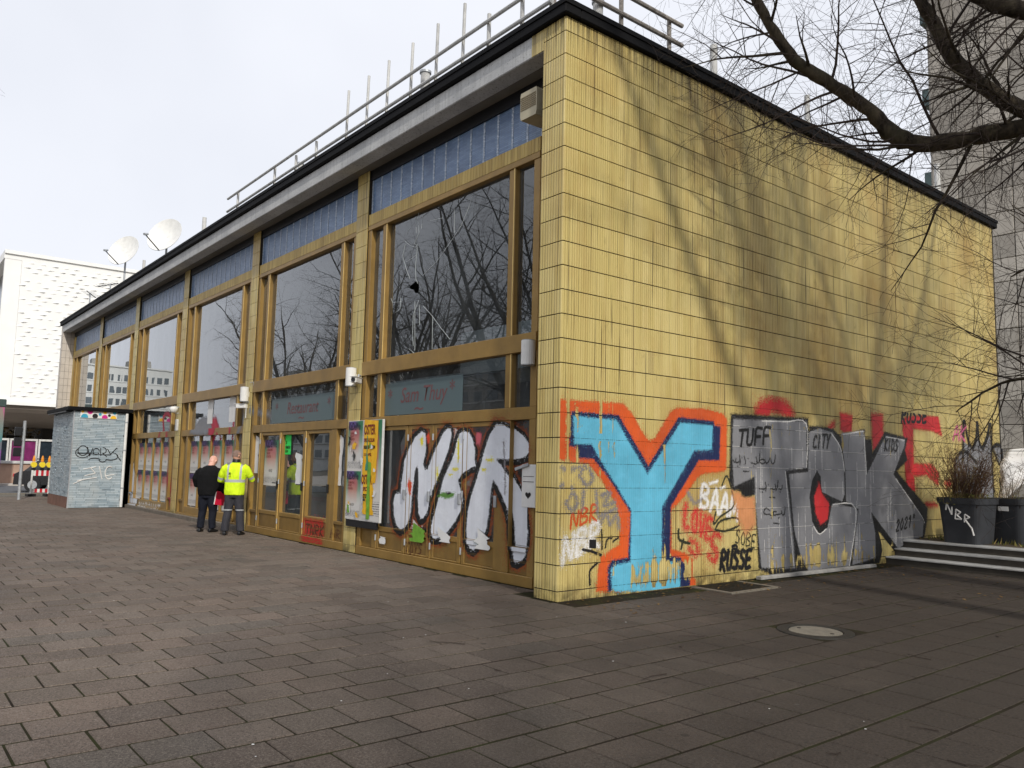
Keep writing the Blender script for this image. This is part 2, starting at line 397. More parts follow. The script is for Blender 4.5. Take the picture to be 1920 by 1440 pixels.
# light-well grate beside the side wall
gr = tag(empty('cellar_grate', (.37, 2.95, 0)), 'flat steel cellar grate with concrete edge against the yellow wall', 'grate')
b = MB(); b.box(-.33, .33, -.55, -.47, -.02, .012); b.box(-.33, .33, .47, .55, -.02, .012); b.box(.25, .33, -.47, .47, -.02, .012); b.build('frame', M_LID, gr)
b = MB(); b.box(-.33, .25, -.47, .47, -.02, -.008)
for k in range(24): b.box(-.33, .25, -.46+k*.04, -.445+k*.04, -.008, .008)
b.build('grate', M_IRON, gr)
b = MB(); b.bbox(-.045, .045, -1.62, 1.62, 0, .05, .006); tag(b.build('plank', simple('weathered grey plank', lin((150, 148, 144)), .8, .2, 6, grime=.4), None, (.13, 5.5, .004), (0, 0, R(-1.5))), 'long grey plank lying on the paving along the yellow wall', 'plank')
GRAF=[
('P', 'S', 'old red letters', 'red', 0.05, [(3.954, 2.387), (3.974, 2.526), (4.122, 2.642), (4.383, 2.708), (4.65, 2.711), (4.883, 2.628), (4.999, 2.49), (4.997, 2.434), (4.682, 2.417), (4.645, 2.469), (4.492, 2.504), (4.378, 2.476), (4.339, 2.398)]),
('P', 'S', 'old red letters', 'red', 0.02, [(6.4, 2.261), (6.404, 2.602), (6.808, 2.57), (6.772, 2.29)]),
('P', 'S', 'old red letters', 'red', 0.03, [(7.489, 1.997), (7.48, 2.634), (7.88, 2.649), (7.891, 2.364), (7.992, 2.292), (7.691, 1.978)]),
('P', 'S', 'old red letters', 'red', 0.03, [(5.956, 2.323), (6.226, 2.443), (6.223, 2.36), (6.086, 2.283)]),
('P', 'S', 'old red letters', 'red', 0.02, [(8.626, 2.619), (9.037, 2.695), (10.151, 2.744), (10.294, 2.367), (9.851, 2.451), (9.051, 2.455), (9.038, 1.79), (9.805, 1.791), (10.1, 1.617), (10.052, 1.383), (9.55, 1.584), (9.034, 1.552), (9.073, 1.262), (8.725, 1.289)]),
('P', 'S', 'old red letters', 'red', 0.03, [(9.454, 1.048), (9.874, 1.043), (9.993, 0.988), (9.509, 0.981)]),
('P', 'S', 'old red letters', 'red', 0.03, [(10.34, 1.453), (10.598, 1.483), (10.656, 1.399), (10.459, 1.343)]),
('P', 'S', 'letter Y', 'orange', 0.012, [(-0.028, 2.374), (1.073, 2.401), (1.248, 2.282), (1.489, 2.011), (1.595, 1.938), (1.703, 1.989), (2.016, 2.358), (2.13, 2.407), (2.72, 2.433), (3.147, 2.393), (3.257, 2.32), (3.232, 1.603), (3.177, 1.569), (2.716, 1.531), (2.579, 1.475), (2.31, 1.221), (2.051, 1.057), (2.02, 0.996), (2.037, 0.526), (2.31, 0.461), (2.492, 0.359), (2.541, 0.002), (2.375, -0.027), (0.634, 0.079), (0.669, 0.364), (0.708, 0.493), (0.87, 0.56), (1.036, 0.629), (1.047, 0.937), (0.946, 1.151), (0.694, 1.44), (0.476, 1.618), (0.037, 1.655), (-0.026, 1.691)]),
('P', 'S', 'letter Y', 'navy', 0.009, [(0.19, 2.248), (1.003, 2.247), (1.567, 1.618), (2.179, 2.289), (2.948, 2.27), (2.965, 2.209), (3.102, 2.2), (3.077, 1.722), (2.613, 1.712), (2.019, 1.089), (2.005, 0.436), (2.213, 0.404), (2.245, 0.351), (2.409, 0.291), (2.425, -0.051), (0.836, 0.072), (0.832, 0.354), (0.899, 0.436), (1.194, 0.458), (1.231, 1.021), (0.803, 1.479), (0.555, 1.686), (0.279, 1.689), (0.263, 1.819), (0.16, 1.825), (0.147, 2.123)]),
('P', 'S', 'letter Y', 'cyan', 0.01, [(0.217, 2.193), (0.961, 2.182), (1.553, 1.507), (2.218, 2.215), (2.923, 2.207), (2.903, 1.867), (2.512, 1.843), (1.84, 1.081), (1.834, 0.374), (2.197, 0.344), (2.213, -0.035), (0.904, 0.067), (0.887, 0.332), (0.955, 0.375), (1.238, 0.398), (1.246, 1.05), (0.704, 1.651), (0.525, 1.86), (0.232, 1.856)]),
('K', 'S', 'tags round the Y', 'white', 0.02, [(0.075, 0.454, 0.029), (0.081, 0.514, 0.029), (0.09, 0.603, 0.029), (0.101, 0.686, 0.029), (0.116, 0.726, 0.029), (0.135, 0.696, 0.029), (0.159, 0.62, 0.029), (0.183, 0.543, 0.029), (0.204, 0.511, 0.029), (0.22, 0.549, 0.029), (0.234, 0.63, 0.029), (0.245, 0.717, 0.029), (0.253, 0.776, 0.029)]),
('K', 'S', 'tags round the Y', 'white', 0.02, [(0.287, 0.527, 0.029), (0.292, 0.582, 0.029), (0.297, 0.662, 0.029), (0.306, 0.743, 0.029), (0.321, 0.801, 0.029), (0.345, 0.827, 0.03), (0.378, 0.834, 0.03), (0.409, 0.832, 0.03), (0.432, 0.828, 0.03), (0.445, 0.822, 0.03), (0.453, 0.812, 0.03), (0.453, 0.797, 0.03), (0.444, 0.779, 0.03), (0.417, 0.754, 0.03), (0.377, 0.723, 0.03), (0.34, 0.695, 0.029), (0.323, 0.675, 0.029), (0.339, 0.672, 0.029), (0.376, 0.679, 0.03), (0.416, 0.687, 0.03), (0.442, 0.686, 0.03), (0.449, 0.67, 0.03), (0.448, 0.648, 0.03), (0.438, 0.622, 0.03), (0.422, 0.6, 0.03), (0.393, 0.579, 0.029), (0.353, 0.558, 0.029), (0.314, 0.54, 0.029), (0.287, 0.527, 0.029)]),
('K', 'S', 'tags round the Y', 'white', 0.02, [(0.506, 0.602, 0.03), (0.513, 0.659, 0.03), (0.522, 0.742, 0.03), (0.534, 0.826, 0.03), (0.551, 0.884, 0.03), (0.577, 0.909, 0.03), (0.611, 0.914, 0.03), (0.643, 0.908, 0.03), (0.664, 0.898, 0.03), (0.673, 0.884, 0.03), (0.673, 0.862, 0.03), (0.667, 0.837, 0.03), (0.653, 0.813, 0.03), (0.625, 0.793, 0.03), (0.584, 0.773, 0.03), (0.547, 0.752, 0.03), (0.532, 0.73, 0.03), (0.548, 0.704, 0.03), (0.587, 0.674, 0.03), (0.629, 0.647, 0.03), (0.657, 0.627, 0.03)]),
('K', 'S', 'tags round the Y', 'orange', 0.004, [(0.192, 0.848, 0.015), (0.196, 0.888, 0.015), (0.202, 0.949, 0.015), (0.21, 1.005, 0.015), (0.221, 1.032, 0.015), (0.236, 1.01, 0.015), (0.254, 0.956, 0.015), (0.272, 0.902, 0.015), (0.288, 0.88, 0.015), (0.299, 0.905, 0.015), (0.309, 0.959, 0.015), (0.317, 1.018, 0.015), (0.322, 1.058, 0.015)]),
('K', 'S', 'tags round the Y', 'orange', 0.004, [(0.349, 0.886, 0.015), (0.352, 0.923, 0.015), (0.356, 0.977, 0.015), (0.362, 1.032, 0.015), (0.372, 1.071, 0.015), (0.39, 1.087, 0.015), (0.413, 1.09, 0.015), (0.437, 1.087, 0.015), (0.453, 1.082, 0.015), (0.463, 1.078, 0.015), (0.469, 1.07, 0.015), (0.469, 1.06, 0.015), (0.463, 1.049, 0.015), (0.443, 1.033, 0.015), (0.414, 1.015, 0.015), (0.387, 0.997, 0.015), (0.375, 0.985, 0.015), (0.386, 0.982, 0.015), (0.413, 0.985, 0.015), (0.443, 0.988, 0.015), (0.462, 0.985, 0.015), (0.467, 0.975, 0.015), (0.466, 0.959, 0.015), (0.46, 0.942, 0.015), (0.448, 0.928, 0.015), (0.427, 0.915, 0.015), (0.398, 0.903, 0.015), (0.369, 0.893, 0.015), (0.349, 0.886, 0.015)]),
('K', 'S', 'tags round the Y', 'orange', 0.004, [(0.51, 0.925, 0.015), (0.514, 0.963, 0.015), (0.52, 1.019, 0.015), (0.528, 1.075, 0.015), (0.54, 1.114, 0.015), (0.559, 1.129, 0.015), (0.583, 1.13, 0.015), (0.607, 1.124, 0.015), (0.622, 1.116, 0.015), (0.629, 1.106, 0.015), (0.629, 1.091, 0.015), (0.625, 1.075, 0.015), (0.615, 1.06, 0.015), (0.595, 1.048, 0.015), (0.565, 1.036, 0.015), (0.538, 1.025, 0.015), (0.527, 1.011, 0.015), (0.54, 0.992, 0.015), (0.568, 0.969, 0.015), (0.599, 0.948, 0.015), (0.62, 0.934, 0.015)]),
('K', 'S', 'tags round the Y', 'greyblue', 0.02, [(0.039, 1.563, 0.017), (0.061, 1.559, 0.017), (0.091, 1.553, 0.017), (0.128, 1.547, 0.017), (0.166, 1.547, 0.017), (0.211, 1.554, 0.017), (0.263, 1.566, 0.017), (0.312, 1.578, 0.017), (0.345, 1.587, 0.017)]),
('K', 'S', 'tags round the Y', 'greyblue', 0.02, [(0.321, 1.474, 0.017), (0.339, 1.5, 0.017), (0.364, 1.539, 0.017), (0.393, 1.574, 0.017), (0.424, 1.588, 0.017), (0.461, 1.572, 0.017), (0.504, 1.536, 0.017), (0.541, 1.494, 0.017), (0.559, 1.458, 0.017), (0.549, 1.427, 0.017), (0.521, 1.396, 0.017), (0.486, 1.372, 0.017), (0.454, 1.363, 0.017), (0.425, 1.375, 0.017), (0.394, 1.404, 0.017), (0.367, 1.435, 0.017), (0.348, 1.456, 0.017)]),
('K', 'S', 'tags round the Y', 'greyblue', 0.02, [(-0.043, 1.325, 0.016), (-0.023, 1.333, 0.016), (0.005, 1.346, 0.016), (0.037, 1.357, 0.016), (0.069, 1.362, 0.017), (0.102, 1.357, 0.017), (0.139, 1.346, 0.017), (0.172, 1.333, 0.017), (0.196, 1.325, 0.017)]),
('K', 'S', 'tags round the Y', 'greyblue', 0.02, [(0.123, 1.178, 0.016), (0.141, 1.199, 0.017), (0.167, 1.231, 0.017), (0.196, 1.259, 0.017), (0.222, 1.27, 0.017), (0.247, 1.256, 0.017), (0.273, 1.225, 0.017), (0.293, 1.189, 0.017), (0.301, 1.158, 0.017), (0.294, 1.13, 0.017), (0.276, 1.101, 0.017), (0.251, 1.077, 0.017), (0.226, 1.067, 0.017), (0.197, 1.076, 0.017), (0.164, 1.099, 0.017), (0.132, 1.125, 0.016), (0.111, 1.142, 0.016)]),
('K', 'S', 'tags round the Y', 'greyblue', 0.02, [(0.403, 1.288, 0.017), (0.38, 1.083, 0.017)]),
('K', 'S', 'tags round the Y', 'greyblue', 0.02, [(0.615, 1.287, 0.017), (0.646, 1.022, 0.017)]),
('K', 'S', 'tags round the Y', 'greyblue', 0.02, [(0.697, 1.23, 0.017), (0.732, 1.241, 0.017), (0.785, 1.258, 0.017), (0.835, 1.271, 0.017), (0.861, 1.268, 0.017), (0.846, 1.238, 0.017), (0.805, 1.191, 0.017), (0.765, 1.144, 0.017), (0.753, 1.115, 0.017), (0.784, 1.112, 0.017), (0.842, 1.124, 0.017), (0.904, 1.14, 0.017), (0.946, 1.151, 0.017)]),
('K', 'S', 'tags round the Y', 'greyblue', 0.02, [(0.673, 0.984, 0.017), (0.975, 1.074, 0.017)]),
('K', 'S', 'tags round the Y', 'greyblue', 0.02, [(0.701, 0.907, 0.017), (0.722, 0.933, 0.017), (0.751, 0.971, 0.017), (0.783, 1.006, 0.017), (0.809, 1.019, 0.017), (0.825, 0.997, 0.017), (0.837, 0.952, 0.017), (0.849, 0.906, 0.017), (0.866, 0.884, 0.017), (0.891, 0.901, 0.017), (0.921, 0.941, 0.017), (0.951, 0.981, 0.017), (0.976, 0.997, 0.017), (0.992, 0.973, 0.017), (1.004, 0.926, 0.017), (1.013, 0.876, 0.017), (1.02, 0.841, 0.017)]),
('K', 'S', 'tags round the Y', 'blue', 0.01, [(-0.188, 1.814, 0.011), (-0.186, 1.783, 0.011), (-0.183, 1.737, 0.011), (-0.179, 1.693, 0.011), (-0.173, 1.669, 0.011), (-0.165, 1.673, 0.011), (-0.154, 1.696, 0.011), (-0.145, 1.724, 0.011), (-0.138, 1.742, 0.011)]),
('K', 'S', 'tags round the Y', 'blue', 0.01, [(-0.205, 1.487, 0.011), (-0.178, 1.478, 0.011), (-0.138, 1.464, 0.011), (-0.1, 1.449, 0.011), (-0.082, 1.434, 0.011), (-0.093, 1.419, 0.011), (-0.123, 1.403, 0.011), (-0.156, 1.389, 0.011), (-0.178, 1.379, 0.011)]),
('K', 'S', 'tags round the Y', 'blue', 0.01, [(-0.271, 1.236, 0.011), (-0.256, 1.23, 0.011), (-0.234, 1.222, 0.011), (-0.212, 1.212, 0.011), (-0.199, 1.199, 0.011), (-0.198, 1.182, 0.011), (-0.205, 1.161, 0.011), (-0.215, 1.141, 0.011), (-0.221, 1.128, 0.011)]),
('K', 'S', 'tags round the Y', 'blue', 0.01, [(-0.279, 1.039, 0.011), (-0.264, 1.027, 0.011), (-0.242, 1.009, 0.011), (-0.217, 0.988, 0.011), (-0.193, 0.966, 0.011), (-0.168, 0.94, 0.011), (-0.141, 0.908, 0.011), (-0.115, 0.883, 0.011), (-0.094, 0.874, 0.011), (-0.076, 0.89, 0.011), (-0.06, 0.924, 0.011), (-0.05, 0.964, 0.011), (-0.048, 0.999, 0.011), (-0.06, 1.03, 0.011), (-0.083, 1.062, 0.011), (-0.107, 1.089, 0.011), (-0.124, 1.109, 0.011)]),
('K', 'S', 'tags round the Y', 'black', 0.004, [(0.716, 0.822, 0.011), (0.728, 0.586, 0.011)]),
('K', 'S', 'tags round the Y', 'black', 0.004, [(0.402, 0.592, 0.017), (0.427, 0.588, 0.017), (0.464, 0.582, 0.017), (0.506, 0.575, 0.017), (0.546, 0.566, 0.017), (0.589, 0.554, 0.017), (0.636, 0.538, 0.017), (0.678, 0.522, 0.017), (0.707, 0.512, 0.017)]),
('K', 'S', 'tags round the Y', 'black', 0.004, [(0.787, 0.602, 0.011), (0.791, 0.621, 0.011), (0.795, 0.648, 0.011), (0.802, 0.675, 0.011), (0.813, 0.696, 0.011), (0.832, 0.705, 0.011), (0.856, 0.709, 0.011), (0.879, 0.71, 0.011), (0.896, 0.711, 0.011)]),
('K', 'S', 'tags round the Y', 'black', 0.004, [(0.924, 0.672, 0.011), (1.007, 0.707, 0.012)]),
('K', 'S', 'tags round the Y', 'black', 0.004, [(0.655, 0.421, 0.013), (0.628, 0.407, 0.013), (0.589, 0.389, 0.013), (0.55, 0.365, 0.013), (0.524, 0.336, 0.013), (0.515, 0.296, 0.013), (0.517, 0.248, 0.013), (0.523, 0.202, 0.013), (0.527, 0.17, 0.013)]),
('P', 'S', 'tags round the Y', 'black', 0.0, [(0.505, 0.708), (0.624, 0.703), (0.626, 0.6), (0.506, 0.605)]),
('K', 'S', 'tags round the Y', 'white', 0.012, [(2.645, 1.07, 0.028), (2.653, 1.131, 0.028), (2.663, 1.221, 0.028), (2.677, 1.311, 0.028), (2.695, 1.369, 0.028), (2.72, 1.384, 0.028), (2.751, 1.372, 0.028), (2.782, 1.349, 0.028), (2.804, 1.329, 0.028), (2.816, 1.314, 0.028), (2.823, 1.297, 0.028), (2.822, 1.28, 0.028), (2.812, 1.264, 0.028), (2.785, 1.252, 0.028), (2.744, 1.242, 0.028), (2.706, 1.232, 0.028), (2.689, 1.221, 0.028), (2.704, 1.207, 0.028), (2.74, 1.192, 0.028), (2.779, 1.175, 0.028), (2.804, 1.157, 0.028), (2.81, 1.134, 0.028), (2.807, 1.109, 0.028), (2.797, 1.085, 0.028), (2.78, 1.069, 0.028), (2.751, 1.063, 0.028), (2.711, 1.064, 0.028), (2.672, 1.068, 0.028), (2.645, 1.07, 0.028)]),
('K', 'S', 'tags round the Y', 'white', 0.012, [(2.861, 1.018, 0.028), (2.888, 1.083, 0.028), (2.927, 1.179, 0.028), (2.967, 1.266, 0.028), (2.998, 1.302, 0.028), (3.014, 1.256, 0.028), (3.023, 1.157, 0.028), (3.028, 1.05, 0.028), (3.032, 0.978, 0.028)]),
('K', 'S', 'tags round the Y', 'white', 0.012, [(2.919, 1.13, 0.028), (3.024, 1.106, 0.028)]),
('K', 'S', 'tags round the Y', 'white', 0.012, [(3.082, 0.966, 0.028), (3.109, 1.031, 0.028), (3.15, 1.128, 0.029), (3.191, 1.216, 0.029), (3.222, 1.252, 0.029), (3.239, 1.205, 0.029), (3.248, 1.106, 0.029), (3.253, 0.997, 0.029), (3.256, 0.924, 0.029)]),
('K', 'S', 'tags round the Y', 'white', 0.012, [(3.142, 1.078, 0.028), (3.249, 1.054, 0.029)]),
('K', 'S', 'tags round the Y', 'white', 0.012, [(3.308, 0.912, 0.029), (3.322, 0.979, 0.029), (3.343, 1.078, 0.029), (3.365, 1.17, 0.029), (3.382, 1.216, 0.029), (3.391, 1.186, 0.029), (3.396, 1.106, 0.029), (3.401, 1.023, 0.029), (3.413, 0.983, 0.029), (3.438, 1.015, 0.029), (3.472, 1.089, 0.029), (3.504, 1.161, 0.029), (3.523, 1.185, 0.029), (3.523, 1.135, 0.029), (3.511, 1.039, 0.029), (3.496, 0.938, 0.029), (3.487, 0.869, 0.029)]),
('K', 'S', 'tags round the Y', 'white', 0.01, [(2.854, 1.391, 0.017), (3.032, 1.425, 0.018)]),
('K', 'S', 'tags round the Y', 'white', 0.01, [(3.103, 1.326, 0.015), (3.193, 1.348, 0.015)]),
('K', 'S', 'tags round the Y', 'red', 0.03, [(2.337, 1.095, 0.027), (2.326, 1.041, 0.027), (2.31, 0.962, 0.027), (2.296, 0.882, 0.027), (2.294, 0.825, 0.027), (2.309, 0.799, 0.027), (2.337, 0.791, 0.027), (2.366, 0.791, 0.027), (2.386, 0.791, 0.027)]),
('K', 'S', 'tags round the Y', 'red', 0.03, [(2.544, 1.021, 0.028), (2.531, 1.006, 0.027), (2.512, 0.984, 0.027), (2.493, 0.957, 0.027), (2.48, 0.929, 0.027), (2.472, 0.894, 0.027), (2.468, 0.855, 0.027), (2.467, 0.817, 0.027), (2.471, 0.788, 0.027), (2.481, 0.768, 0.027), (2.496, 0.754, 0.027), (2.513, 0.748, 0.027), (2.529, 0.752, 0.027), (2.543, 0.769, 0.027), (2.557, 0.796, 0.027), (2.569, 0.83, 0.027), (2.575, 0.865, 0.027), (2.572, 0.905, 0.028), (2.563, 0.95, 0.028), (2.551, 0.992, 0.028), (2.544, 1.021, 0.028)]),
('K', 'S', 'tags round the Y', 'red', 0.03, [(2.647, 0.985, 0.028), (2.646, 0.919, 0.028), (2.645, 0.821, 0.028), (2.647, 0.732, 0.028), (2.656, 0.69, 0.028), (2.677, 0.721, 0.028), (2.706, 0.799, 0.028), (2.736, 0.887, 0.028), (2.756, 0.946, 0.028)]),
('K', 'S', 'tags round the Y', 'red', 0.03, [(2.91, 0.891, 0.028), (2.89, 0.898, 0.028), (2.861, 0.909, 0.028), (2.832, 0.916, 0.028), (2.81, 0.912, 0.028), (2.797, 0.888, 0.028), (2.789, 0.852, 0.028), (2.786, 0.815, 0.028), (2.789, 0.787, 0.028), (2.805, 0.772, 0.028), (2.831, 0.764, 0.028), (2.855, 0.76, 0.028), (2.865, 0.759, 0.028), (2.856, 0.766, 0.028), (2.833, 0.78, 0.028), (2.808, 0.79, 0.028), (2.789, 0.787, 0.028), (2.777, 0.761, 0.028), (2.767, 0.721, 0.028), (2.762, 0.679, 0.028), (2.766, 0.649, 0.028), (2.785, 0.635, 0.028), (2.814, 0.63, 0.028), (2.844, 0.628, 0.028), (2.865, 0.627, 0.028)]),
('K', 'S', 'tags round the Y', 'red', 0.03, [(3.079, 0.651, 0.03), (3.055, 0.664, 0.03), (3.021, 0.684, 0.03), (2.985, 0.699, 0.03), (2.956, 0.698, 0.03), (2.934, 0.674, 0.03), (2.915, 0.634, 0.03), (2.903, 0.589, 0.03), (2.902, 0.55, 0.03), (2.921, 0.52, 0.03), (2.954, 0.492, 0.03), (2.988, 0.465, 0.03), (3.007, 0.438, 0.03), (3.006, 0.405, 0.03), (2.994, 0.368, 0.03), (2.975, 0.338, 0.03), (2.953, 0.323, 0.03), (2.925, 0.331, 0.03), (2.889, 0.356, 0.03), (2.855, 0.385, 0.03), (2.832, 0.404, 0.03)]),
('K', 'S', 'tags round the Y', 'red', 0.04, [(2.426, 0.612, 0.025), (2.452, 0.605, 0.025), (2.49, 0.596, 0.025), (2.529, 0.583, 0.025), (2.559, 0.565, 0.025), (2.575, 0.535, 0.025), (2.584, 0.498, 0.025), (2.589, 0.462, 0.025), (2.592, 0.437, 0.025)]),
('K', 'S', 'tags round the Y', 'red', 0.04, [(2.409, 0.508, 0.025), (2.508, 0.42, 0.025)]),
('K', 'S', 'tags round the Y', 'black', 0.006, [(3.087, 0.197, 0.032), (3.095, 0.247, 0.032), (3.107, 0.321, 0.032), (3.121, 0.394, 0.032), (3.136, 0.443, 0.032), (3.154, 0.456, 0.033), (3.175, 0.45, 0.033), (3.194, 0.433, 0.033), (3.207, 0.417, 0.033), (3.211, 0.4, 0.033), (3.21, 0.38, 0.033), (3.204, 0.359, 0.033), (3.194, 0.342, 0.033), (3.174, 0.333, 0.032), (3.148, 0.329, 0.032), (3.123, 0.322, 0.032), (3.112, 0.307, 0.032), (3.121, 0.277, 0.032), (3.142, 0.236, 0.032), (3.166, 0.197, 0.032), (3.182, 0.169, 0.032)]),
('K', 'S', 'tags round the Y', 'black', 0.006, [(3.276, 0.44, 0.033), (3.268, 0.398, 0.033), (3.258, 0.337, 0.033), (3.248, 0.275, 0.033), (3.244, 0.229, 0.033), (3.249, 0.206, 0.033), (3.258, 0.195, 0.033), (3.27, 0.191, 0.033), (3.282, 0.191, 0.033), (3.293, 0.191, 0.033), (3.304, 0.193, 0.033), (3.315, 0.204, 0.033), (3.327, 0.227, 0.033), (3.339, 0.272, 0.033), (3.352, 0.335, 0.033), (3.363, 0.396, 0.033), (3.371, 0.438, 0.033)]),
('K', 'S', 'tags round the Y', 'black', 0.006, [(3.516, 0.411, 0.033), (3.506, 0.418, 0.033), (3.492, 0.428, 0.033), (3.476, 0.437, 0.033), (3.463, 0.437, 0.033), (3.449, 0.425, 0.033), (3.435, 0.406, 0.033), (3.425, 0.383, 0.033), (3.423, 0.362, 0.033), (3.434, 0.343, 0.033), (3.455, 0.324, 0.033), (3.475, 0.305, 0.033), (3.487, 0.285, 0.033), (3.486, 0.262, 0.033), (3.478, 0.237, 0.033), (3.465, 0.214, 0.033), (3.452, 0.198, 0.033), (3.435, 0.193, 0.033), (3.414, 0.194, 0.033), (3.394, 0.198, 0.033), (3.381, 0.2, 0.033)]),
('K', 'S', 'tags round the Y', 'black', 0.006, [(3.668, 0.408, 0.033), (3.658, 0.415, 0.033), (3.644, 0.426, 0.033), (3.628, 0.434, 0.033), (3.614, 0.434, 0.033), (3.6, 0.422, 0.033), (3.586, 0.403, 0.033), (3.576, 0.38, 0.033), (3.574, 0.359, 0.033), (3.585, 0.34, 0.033), (3.606, 0.321, 0.033), (3.627, 0.301, 0.033), (3.638, 0.281, 0.033), (3.637, 0.258, 0.033), (3.629, 0.232, 0.033), (3.616, 0.209, 0.033), (3.602, 0.194, 0.033), (3.585, 0.188, 0.033), (3.564, 0.189, 0.033), (3.544, 0.193, 0.033), (3.531, 0.196, 0.033)]),
('K', 'S', 'tags round the Y', 'black', 0.006, [(3.828, 0.43, 0.034), (3.809, 0.431, 0.034), (3.781, 0.432, 0.034), (3.753, 0.43, 0.034), (3.732, 0.419, 0.034), (3.719, 0.395, 0.033), (3.711, 0.361, 0.033), (3.708, 0.328, 0.033), (3.711, 0.305, 0.033), (3.726, 0.296, 0.033), (3.75, 0.297, 0.033), (3.773, 0.301, 0.034), (3.784, 0.303, 0.034), (3.775, 0.306, 0.034), (3.753, 0.312, 0.033), (3.729, 0.313, 0.033), (3.711, 0.305, 0.033), (3.698, 0.279, 0.033), (3.688, 0.241, 0.033), (3.683, 0.203, 0.033), (3.687, 0.178, 0.033), (3.705, 0.171, 0.033), (3.733, 0.175, 0.033), (3.762, 0.183, 0.033), (3.782, 0.188, 0.033)]),
('K', 'S', 'tags round the Y', 'black', 0.004, [(3.368, 0.497, 0.02), (3.382, 0.502, 0.02), (3.403, 0.509, 0.02), (3.424, 0.515, 0.02), (3.442, 0.516, 0.02), (3.457, 0.508, 0.02), (3.471, 0.495, 0.02), (3.48, 0.48, 0.02), (3.479, 0.47, 0.02), (3.462, 0.466, 0.02), (3.435, 0.464, 0.02), (3.406, 0.464, 0.02), (3.386, 0.463, 0.02)]),
('K', 'S', 'tags round the Y', 'darkgreen', 0.004, [(3.554, 0.7, 0.011), (3.546, 0.707, 0.011), (3.533, 0.718, 0.011), (3.52, 0.727, 0.011), (3.509, 0.729, 0.011), (3.498, 0.722, 0.011), (3.487, 0.709, 0.011), (3.478, 0.693, 0.011), (3.477, 0.677, 0.011), (3.486, 0.661, 0.011), (3.504, 0.643, 0.011), (3.522, 0.625, 0.011), (3.532, 0.607, 0.011), (3.531, 0.59, 0.011), (3.525, 0.571, 0.011), (3.515, 0.555, 0.011), (3.503, 0.545, 0.011), (3.489, 0.544, 0.011), (3.472, 0.548, 0.011), (3.456, 0.554, 0.011), (3.444, 0.558, 0.011)]),
('K', 'S', 'tags round the Y', 'darkgreen', 0.004, [(3.647, 0.7, 0.011), (3.636, 0.689, 0.011), (3.621, 0.673, 0.011), (3.605, 0.653, 0.011), (3.594, 0.633, 0.011), (3.588, 0.609, 0.011), (3.585, 0.582, 0.011), (3.585, 0.556, 0.011), (3.588, 0.537, 0.011), (3.596, 0.524, 0.011), (3.609, 0.516, 0.011), (3.623, 0.513, 0.011), (3.636, 0.517, 0.011), (3.647, 0.529, 0.011), (3.659, 0.549, 0.011), (3.668, 0.573, 0.011), (3.673, 0.597, 0.011), (3.67, 0.623, 0.011), (3.662, 0.654, 0.011), (3.653, 0.681, 0.011), (3.647, 0.7, 0.011)]),
('K', 'S', 'tags round the Y', 'darkgreen', 0.004, [(3.696, 0.494, 0.011), (3.701, 0.533, 0.011), (3.709, 0.59, 0.011), (3.719, 0.646, 0.011), (3.731, 0.683, 0.011), (3.746, 0.692, 0.011), (3.765, 0.686, 0.011), (3.783, 0.672, 0.011), (3.796, 0.659, 0.011), (3.803, 0.65, 0.011), (3.807, 0.64, 0.011), (3.806, 0.629, 0.011), (3.8, 0.619, 0.011), (3.783, 0.611, 0.011), (3.758, 0.604, 0.011), (3.735, 0.597, 0.011), (3.725, 0.59, 0.011), (3.734, 0.581, 0.011), (3.755, 0.572, 0.011), (3.778, 0.562, 0.011), (3.793, 0.551, 0.011), (3.796, 0.538, 0.011), (3.794, 0.521, 0.011), (3.787, 0.506, 0.011), (3.777, 0.496, 0.011), (3.759, 0.492, 0.011), (3.735, 0.491, 0.011), (3.712, 0.493, 0.011), (3.696, 0.494, 0.011)]),
('K', 'S', 'tags round the Y', 'darkgreen', 0.004, [(3.945, 0.638, 0.011), (3.929, 0.642, 0.011), (3.906, 0.647, 0.011), (3.882, 0.65, 0.011), (3.864, 0.645, 0.011), (3.854, 0.629, 0.011), (3.847, 0.604, 0.011), (3.845, 0.578, 0.011), (3.848, 0.559, 0.011), (3.861, 0.55, 0.011), (3.882, 0.547, 0.011), (3.901, 0.546, 0.011), (3.91, 0.546, 0.011), (3.902, 0.55, 0.011), (3.884, 0.558, 0.011), (3.863, 0.563, 0.011), (3.848, 0.559, 0.011), (3.838, 0.541, 0.011), (3.83, 0.513, 0.011), (3.827, 0.485, 0.011), (3.83, 0.465, 0.011), (3.845, 0.456, 0.011), (3.869, 0.455, 0.011), (3.894, 0.456, 0.011), (3.911, 0.457, 0.011)]),
('K', 'S', 'tags round the Y', 'darkgreen', 0.004, [(3.728, 0.762, 0.011), (3.738, 0.776, 0.011), (3.752, 0.797, 0.011), (3.769, 0.817, 0.011), (3.787, 0.828, 0.011), (3.808, 0.824, 0.011), (3.833, 0.812, 0.011), (3.855, 0.796, 0.011), (3.863, 0.78, 0.011), (3.854, 0.762, 0.011), (3.832, 0.742, 0.011), (3.807, 0.724, 0.011), (3.785, 0.715, 0.011), (3.768, 0.72, 0.011), (3.752, 0.734, 0.011), (3.738, 0.751, 0.011), (3.728, 0.762, 0.011)]),
